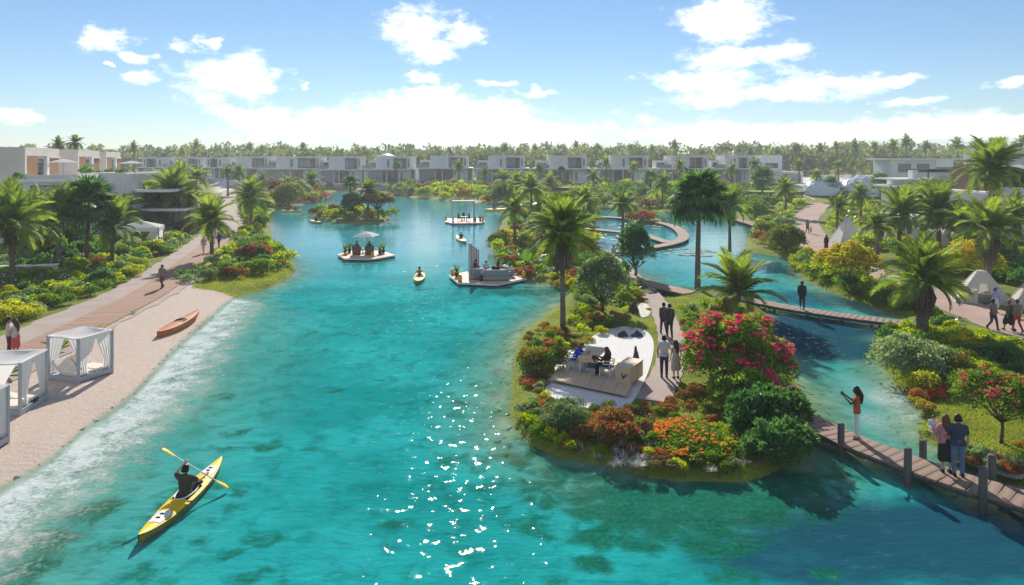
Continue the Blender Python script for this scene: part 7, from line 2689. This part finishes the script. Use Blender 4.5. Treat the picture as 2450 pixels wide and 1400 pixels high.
at_('grey', 448, 676, .75, 'at the boardwalk bend'); at_('dark', 462, 668, .8, 'at the boardwalk bend'); at_('dark', 440, 665, .7, 'beside the left boardwalk')
scatter([(560, 560), (620, 560), (632, 530), (625, 500), (600, 480), (562, 490), (560, 520)], 30, {'green': 3, 'dark': 2, 'lime': 2, 'olive': 2, 'coral': 1}, (1.0, 1.9), 'behind the left peninsula', .5)
scatter([(600, 500), (650, 502), (690, 494), (740, 487), (785, 474), (790, 466), (700, 462), (620, 466), (575, 478)], 48, {'rust': 3, 'olive': 3, 'grey': 2, 'green': 2, 'white': 1, 'lime': 1}, (1.6, 2.8), 'along the far left bank', .5, .3)
for x, y in ((757, 478), (768, 476), (778, 474), (748, 483)):
    at_('red' if x % 2 else 'coral', x, y, 2.0, 'at the far left point')
scatter([(940, 466), (1010, 474), (1070, 478), (1130, 481), (1240, 492), (1240, 470), (1130, 462), (1000, 455), (930, 456)], 66, {'lime': 5, 'olive': 2, 'rust': 3, 'green': 2, 'white': 1}, (1.6, 3.0), 'on the far bank', .5, .25)
scatter([(620, 464), (790, 452), (940, 452), (1130, 460), (1250, 470), (1250, 446), (1100, 440), (900, 438), (640, 446)], 60, {'olive': 3, 'rust': 3, 'grey': 2, 'green': 3, 'white': 1, 'lime': 1}, (1.3, 2.3), 'before the villas', .5)
scatter([(735, 524), (770, 528), (830, 531), (930, 529), (936, 521), (900, 513), (830, 508), (770, 509)], 34, {'coral': 2, 'green': 4, 'lime': 2, 'white': 2, 'pink': 2, 'olive': 2}, (1.0, 1.6), 'on the little lake island', .4, .05)
scatter([(1195, 545), (1240, 505), (1300, 500), (1420, 505), (1425, 545), (1330, 560), (1240, 560)], 46, {'green': 4, 'dark': 2, 'lime': 2, 'rust': 2, 'coral': 1, 'grey': 2, 'white': 1}, (1.0, 2.0), 'in the upper central garden', .5, .3)
scatter([(1175, 575), (1240, 560), (1330, 560), (1415, 555), (1425, 600), (1450, 625), (1400, 650), (1300, 672), (1220, 650), (1185, 620)], 75, {'coral': 3, 'rust': 2, 'dark': 3, 'green': 3, 'lime': 2, 'banana': 2, 'orange': 1, 'red': 1, 'white': 1}, (.7, 1.3), 'in the central garden', .45, .3)
scatter([(1300, 676), (1350, 686), (1380, 690), (1400, 670), (1330, 660)], 16, {'orange': 4, 'yellow': 3, 'coral': 2}, (.5, .8), 'below the tall central palm', .4, .1)
scatter([(1400, 660), (1460, 630), (1530, 660), (1535, 690), (1500, 730), (1420, 740), (1365, 720), (1380, 690)], 40, {'grey': 3, 'green': 3, 'white': 2, 'banana': 2, 'lime': 2, 'dark': 2}, (.55, 1.0), 'around the grey-green tree', .45, .3)
for x, y, s in ((1262, 640, 2.4), (1455, 668, 2.2), (1480, 672, 1.9), (1255, 500, 3.5)):
    at_('banana', x, y, s, 'towering in the central garden')
at_('red', 1262, 660, .8, 'at the water by the lounge raft'); at_('red', 1240, 655, .6, 'at the water by the lounge raft')
at_('coral', 1418, 610, 1.3, 'beside the lagoon walk'); at_('coral', 1425, 628, 1.1, 'beside the lagoon walk'); at_('rust', 1400, 600, 1.2, 'beside the lagoon walk')
at_('red', 1530, 529, 2.2, 'on the lagoon islet'); at_('red', 1545, 529, 2.0, 'on the lagoon islet'); at_('coral', 1512, 529, 1.6, 'on the lagoon islet'); at_('green', 1562, 527, 1.5, 'on the lagoon islet')
scatter([(1250, 500), (1430, 503), (1560, 505), (1700, 496), (1800, 530), (1870, 500), (1900, 470), (1800, 452), (1500, 446), (1260, 450)], 150, {'green': 5, 'olive': 3, 'lime': 4, 'grey': 2, 'rust': 1, 'dark': 2, 'white': 1}, (1.5, 3.0), 'north of the lagoon', .5, .3)
scatter([(1810, 545), (1870, 505), (1950, 480), (1930, 510), (1900, 545), (1920, 590), (1880, 610), (1810, 600)], 46, {'lime': 3, 'green': 4, 'olive': 3, 'grey': 2, 'yellow': 1, 'rust': 1}, (.9, 1.8), 'between lagoon and curving path', .45, .3)
scatter([(1885, 625), (1960, 615), (2060, 660), (2180, 700), (2200, 745), (2130, 740), (2010, 695), (1920, 660)], 60, {'lime': 4, 'green': 4, 'yellow': 3, 'dark': 2}, (.55, 1.15), 'above the right channel bank', .42, .3)
scatter([(1985, 560), (1975, 505), (2040, 480), (2180, 500), (2330, 560), (2330, 620), (2200, 650), (2090, 620)], 90, {'lime': 4, 'green': 4, 'banana': 3, 'yellow': 2, 'rust': 2, 'dark': 1}, (.9, 1.8), 'behind the tents on the right', .45)
scatter([(2230, 660), (2330, 620), (2450, 600), (2450, 690), (2400, 680), (2330, 660)], 40, {'dark': 3, 'green': 3, 'olive': 2, 'yellow': 2}, (1.0, 1.8), 'in front of the right-hand house', .45)
scatter([(2200, 500), (2330, 480), (2400, 500), (2380, 580), (2250, 560)], 24, {'green': 3, 'lime': 2, 'dark': 2, 'rust': 1}, (1.2, 2.2), 'below the stepped white terraces', .5)
scatter([(2130, 800), (2230, 760), (2330, 810), (2450, 840), (2470, 960), (2330, 920), (2200, 940), (2130, 880)], 80, {'lime': 6, 'green': 4, 'yellow': 2, 'dark': 2, 'orange': 1, 'banana': 1}, (.5, .95), 'below the right-hand path', .42, .3)
scatter([(2000, 480), (2150, 470), (2330, 470), (2330, 452), (1980, 452)], 30, {'green': 3, 'olive': 3, 'lime': 3}, (1.6, 2.6), 'around the two domes', .5)
for (k, x, y, s) in (('red', 2200, 955, .5), ('red', 2235, 950, .5), ('red', 2265, 940, .45), ('orange', 2215, 975, .42), ('orange', 2190, 965, .35), ('dark', 2290, 938, .5), ('olive', 2218, 1050, .32), ('grey', 2238, 1045, .3), ('coral', 2440, 980, .4), ('orange', 2445, 1068, .25)):
    at_(k, x, y, s, 'on the right lawn edge')
for i in range(60):
    x = random.uniform(2270, 2460)
    y = 1072 + (x - 2270) * .28 + random.uniform(-12, 24)
    at_(random.choice(['silver', 'silver', 'silver', 'coral', 'grey']), x, y, random.uniform(.22, .38), 'in the shingle bed')
scatter([(0, 700), (0, 640), (120, 615), (330, 590), (330, 618), (160, 655)], 36, {'green': 3, 'dark': 3, 'grey': 2, 'lime': 1, 'white': 1}, (1.0, 1.8), 'before the left house', .4)
for (x, y, h_, r2, lm, sd_, lab) in ((96, 640, 3.0, 1.9, 'green', 41, 'leafy green tree between the two leftmost palms'), (176, 618, 2.8, 1.8, 'dark', 42, 'dark leafy tree beneath the dense fan palm'), (330, 566, 3.0, 2.2, 'green', 43, 'green tree behind the white marquee'),
                                     (2185, 545, 3.2, 2.4, 'green', 44, 'green tree in front of the stepped white terraces, left one'), (2290, 552, 3.4, 2.6, 'olive', 45, 'olive tree in front of the stepped white terraces, right one'), (2335, 640, 2.8, 2.0, 'dark', 46, 'dark tree beside the right-hand house wall')):
    tree(x, y, h_, r2, FM[lm], lab, LL=.28, seed=sd_, trunk_r=.12, crown_h=h_ * .3, flat=.55, nleaf=4200, name='broadleaf_tree')
palm(92, 600, 92, 500, 66, 'feathery palm between the terrace wall and the leftmost palms', near=False, r0=.17, group='palms in the middle distance')
palm(322, 530, 322, 468, 56, 'feathery palm in front of the grey fin wall ledges', near=False, r0=.17, group='palms in the middle distance')
# terrace plants on the left house
for (x, y, s, Y) in ((210, 424, 1.6, 92), (232, 428, 1.4, 97), (268, 420, 1.5, 112), (285, 420, 1.4, 115), (50, 430, 1.0, 79)):
    p = PX(x, y, Y)
    o_ = plant('dark', (p.x, p.y, p.z - .2), s * .8, 'on the left house terrace', sz=s)

# ---- lily pads
for (x, y, n_, sp_, lab) in ((1524, 541, 40, 5, 'patch of pale lily pads below the lagoon islet'), (1452, 571, 44, 6, 'patch of lily pads between the arms of the curved boardwalk'), (1642, 604, 36, 3.4, 'patch of lily pads under the big fan palm')):
    c = W(x, y, 0)
    mb = MB()
    for i in range(n_):
        a, rr = random.uniform(0, 6.28), sp_ * math.sqrt(random.random())
        px_, py_ = c.x + math.cos(a) * rr * .9, c.y + math.sin(a) * rr
        rad = random.uniform(.2, .5)
        a0 = random.uniform(0, 6)
        pts = [(px_, py_, .03)] + [(px_ + math.cos(a0 + R(330) * j / 10) * rad, py_ + math.sin(a0 + R(330) * j / 10) * rad, .02 + random.uniform(0, .05)) for j in range(11)]
        mb.add(pts, [(0, j, j + 1) for j in range(1, 11)], 0)
    me = mb.mesh('lily_pads', pm('lily_pad' + str(x), (.30, .40, .30), (.16, .28, .16), 3, .35, .5))
    tag(link('lily_pads', me), lab, 'lily pads', kind='stuff')

# ---- grass along the near shores and lawns
def grass(name, px, k, hgt, label):
    poly = [tuple(W(x, y)[:2]) for x, y in px]
    A_ = np.array(poly)
    r = np.random.default_rng(len(px) * 13 + k)
    Pg = r.uniform(A_.min(0), A_.max(0), (k * 4, 2))
    Pg = Pg[inside(Pg, poly)][:k]
    z_, s_, b_ = terrain_z(Pg)
    ok = (s_ > -.12)
    for (pl, hw) in AVOID[2:3]:
        ok &= edgedist(Pg, pl, False) > hw
    ok &= ~inside(Pg, gravel_poly)
    Pg, z_ = Pg[ok], z_[ok]
    p = np.column_stack([Pg, z_ - .01])
    d_ = unit(r.normal(size=p.shape) * .38 + np.array([0, 0, 1]))
    L = hgt * r.uniform(.5, 1.4, len(p))
    cl = .5 + .25 * np.sin(Pg[:, 0] * 2.1) * np.sin(Pg[:, 1] * 1.7)
    V_, Q_, v_ = leaves(p, d_, r.normal(size=p.shape), L, .022, np.clip(cl + r.normal(size=len(p)) * .15, 0, 1), .05)
    tag(link(name, quadmesh(name, V_, Q_, FM['grass'], {'var': v_}, False)), label, 'grass', kind='stuff')


grass('grass', [(1225, 980), (1228, 860), (1250, 800), (1320, 745), (1400, 720), (1560, 700), (1660, 690), (1840, 750), (1890, 880), (1960, 1040), (1920, 1100), (1750, 1160), (1500, 1140), (1280, 1075)], 36000, .10, 'green grass covering the flower island between its beds')
grass('grass', [(2100, 850), (2140, 930), (2210, 1000), (2200, 1060), (2330, 1090), (2470, 1150), (2470, 920), (2300, 900)], 14000, .09, 'sunlit lawn on the right bank above the near footbridge')
grass('grass', [(455, 690), (560, 702), (660, 684), (718, 645), (690, 610), (560, 640)], 12000, .16, 'grassy rim of the left peninsula')
grass('grass', [(1850, 600), (1900, 630), (1960, 690), (2140, 752), (2180, 780), (2160, 740), (1980, 660), (1880, 600)], 9000, .16, 'grass strip along the right bank of the channel')

# ---- of the shrubs, those that show largest stay things of their own; the rest of the thicket is one mass
SH = sorted([q for q in PLANTS if q[0].name.startswith('shrub')], key=lambda q: -q[0].scale[0] / q[0].location.y)
rest_ = SH[290:]
if rest_:
    bykey = {}
    for (o_, desc, zone, x) in rest_:
        bykey.setdefault(o_.data.materials[0].name, []).append(o_)
    mats_, parts = [], []
    for mi_, (mn, objs) in enumerate(bykey.items()):
        mats_.append(bpy.data.materials[mn])
        rr_ = np.random.default_rng(mi_)
        for o_ in objs:
            k = 230
            lob = mklobes(rr_, 7, .55, .5, .3)
            p, nr = lobepts(rr_, k, lob)
            p[:, 2] = np.maximum(p[:, 2], 0)
            d_ = unit(nr + rr_.normal(size=p.shape) * .7 + np.array([0, 0, .2]))
            cl = np.sin(p[:, 0] * 6 + mi_) * np.sin(p[:, 1] * 7) * np.sin(p[:, 2] * 6)
            sz = .26 * rr_.uniform(.6, 1.3, k)
            V_, Q_, v_ = leaves(p, d_, unit(nr + rr_.normal(size=p.shape) * .5), sz, sz * .6, np.clip(.48 + .3 * cl + rr_.normal(size=k) * .15 + rr_.normal() * .1, 0, 1))
            parts.append((V_ * np.array(o_.scale) + np.array(o_.location), Q_, v_, mi_))
    V_, Q_, v_, mi = join(parts)
    tag(link('thicket', quadmesh('thicket', V_, Q_, mats_, {'var': v_}, False, mi)), 'mass of small distant shrubs filling the gardens round the lake', 'shrubs', kind='stuff')
    gone = {q[0].name for q in rest_}
    PLANTS = [q for q in PLANTS if q[0].name not in gone]
    for q in rest_:
        bpy.data.objects.remove(q[0])

# ---- unique labels for the planting: counted from the left within each place
from collections import defaultdict
byk = defaultdict(list)
for (o_, desc, zone, x) in PLANTS:
    byk[(desc, zone)].append((x, o_))


for (desc, zone), lst in byk.items():
    lst.sort(key=lambda a: a[0])
    for i, (x, o_) in enumerate(lst):
        o_['label'] = f'{desc} {zone}' if len(lst) == 1 else f'{desc}, {nth(i + 1)} from left {zone}'

# ---- hazy air
x0, x1, y0, y1 = -2180, 2180, -25, 905
me = MB().box((x0, y0, -3.5), (x1, y1, 33)).mesh('haze', [])
hm, nt, out = material('haze_air')
pv = nt.nodes.new('ShaderNodeVolumePrincipled')
pv.inputs['Color'].default_value = (0.86, 0.92, 1.0, 1)
pv.inputs['Density'].default_value = 0.00050
pv.inputs['Anisotropy'].default_value = 0.2
nt.links.new(pv.outputs[0], out.inputs['Volume'])
me.materials.append(hm)
tag(link('haze', me), 'thin pale haze filling the air over the lake', 'haze', kind='stuff')
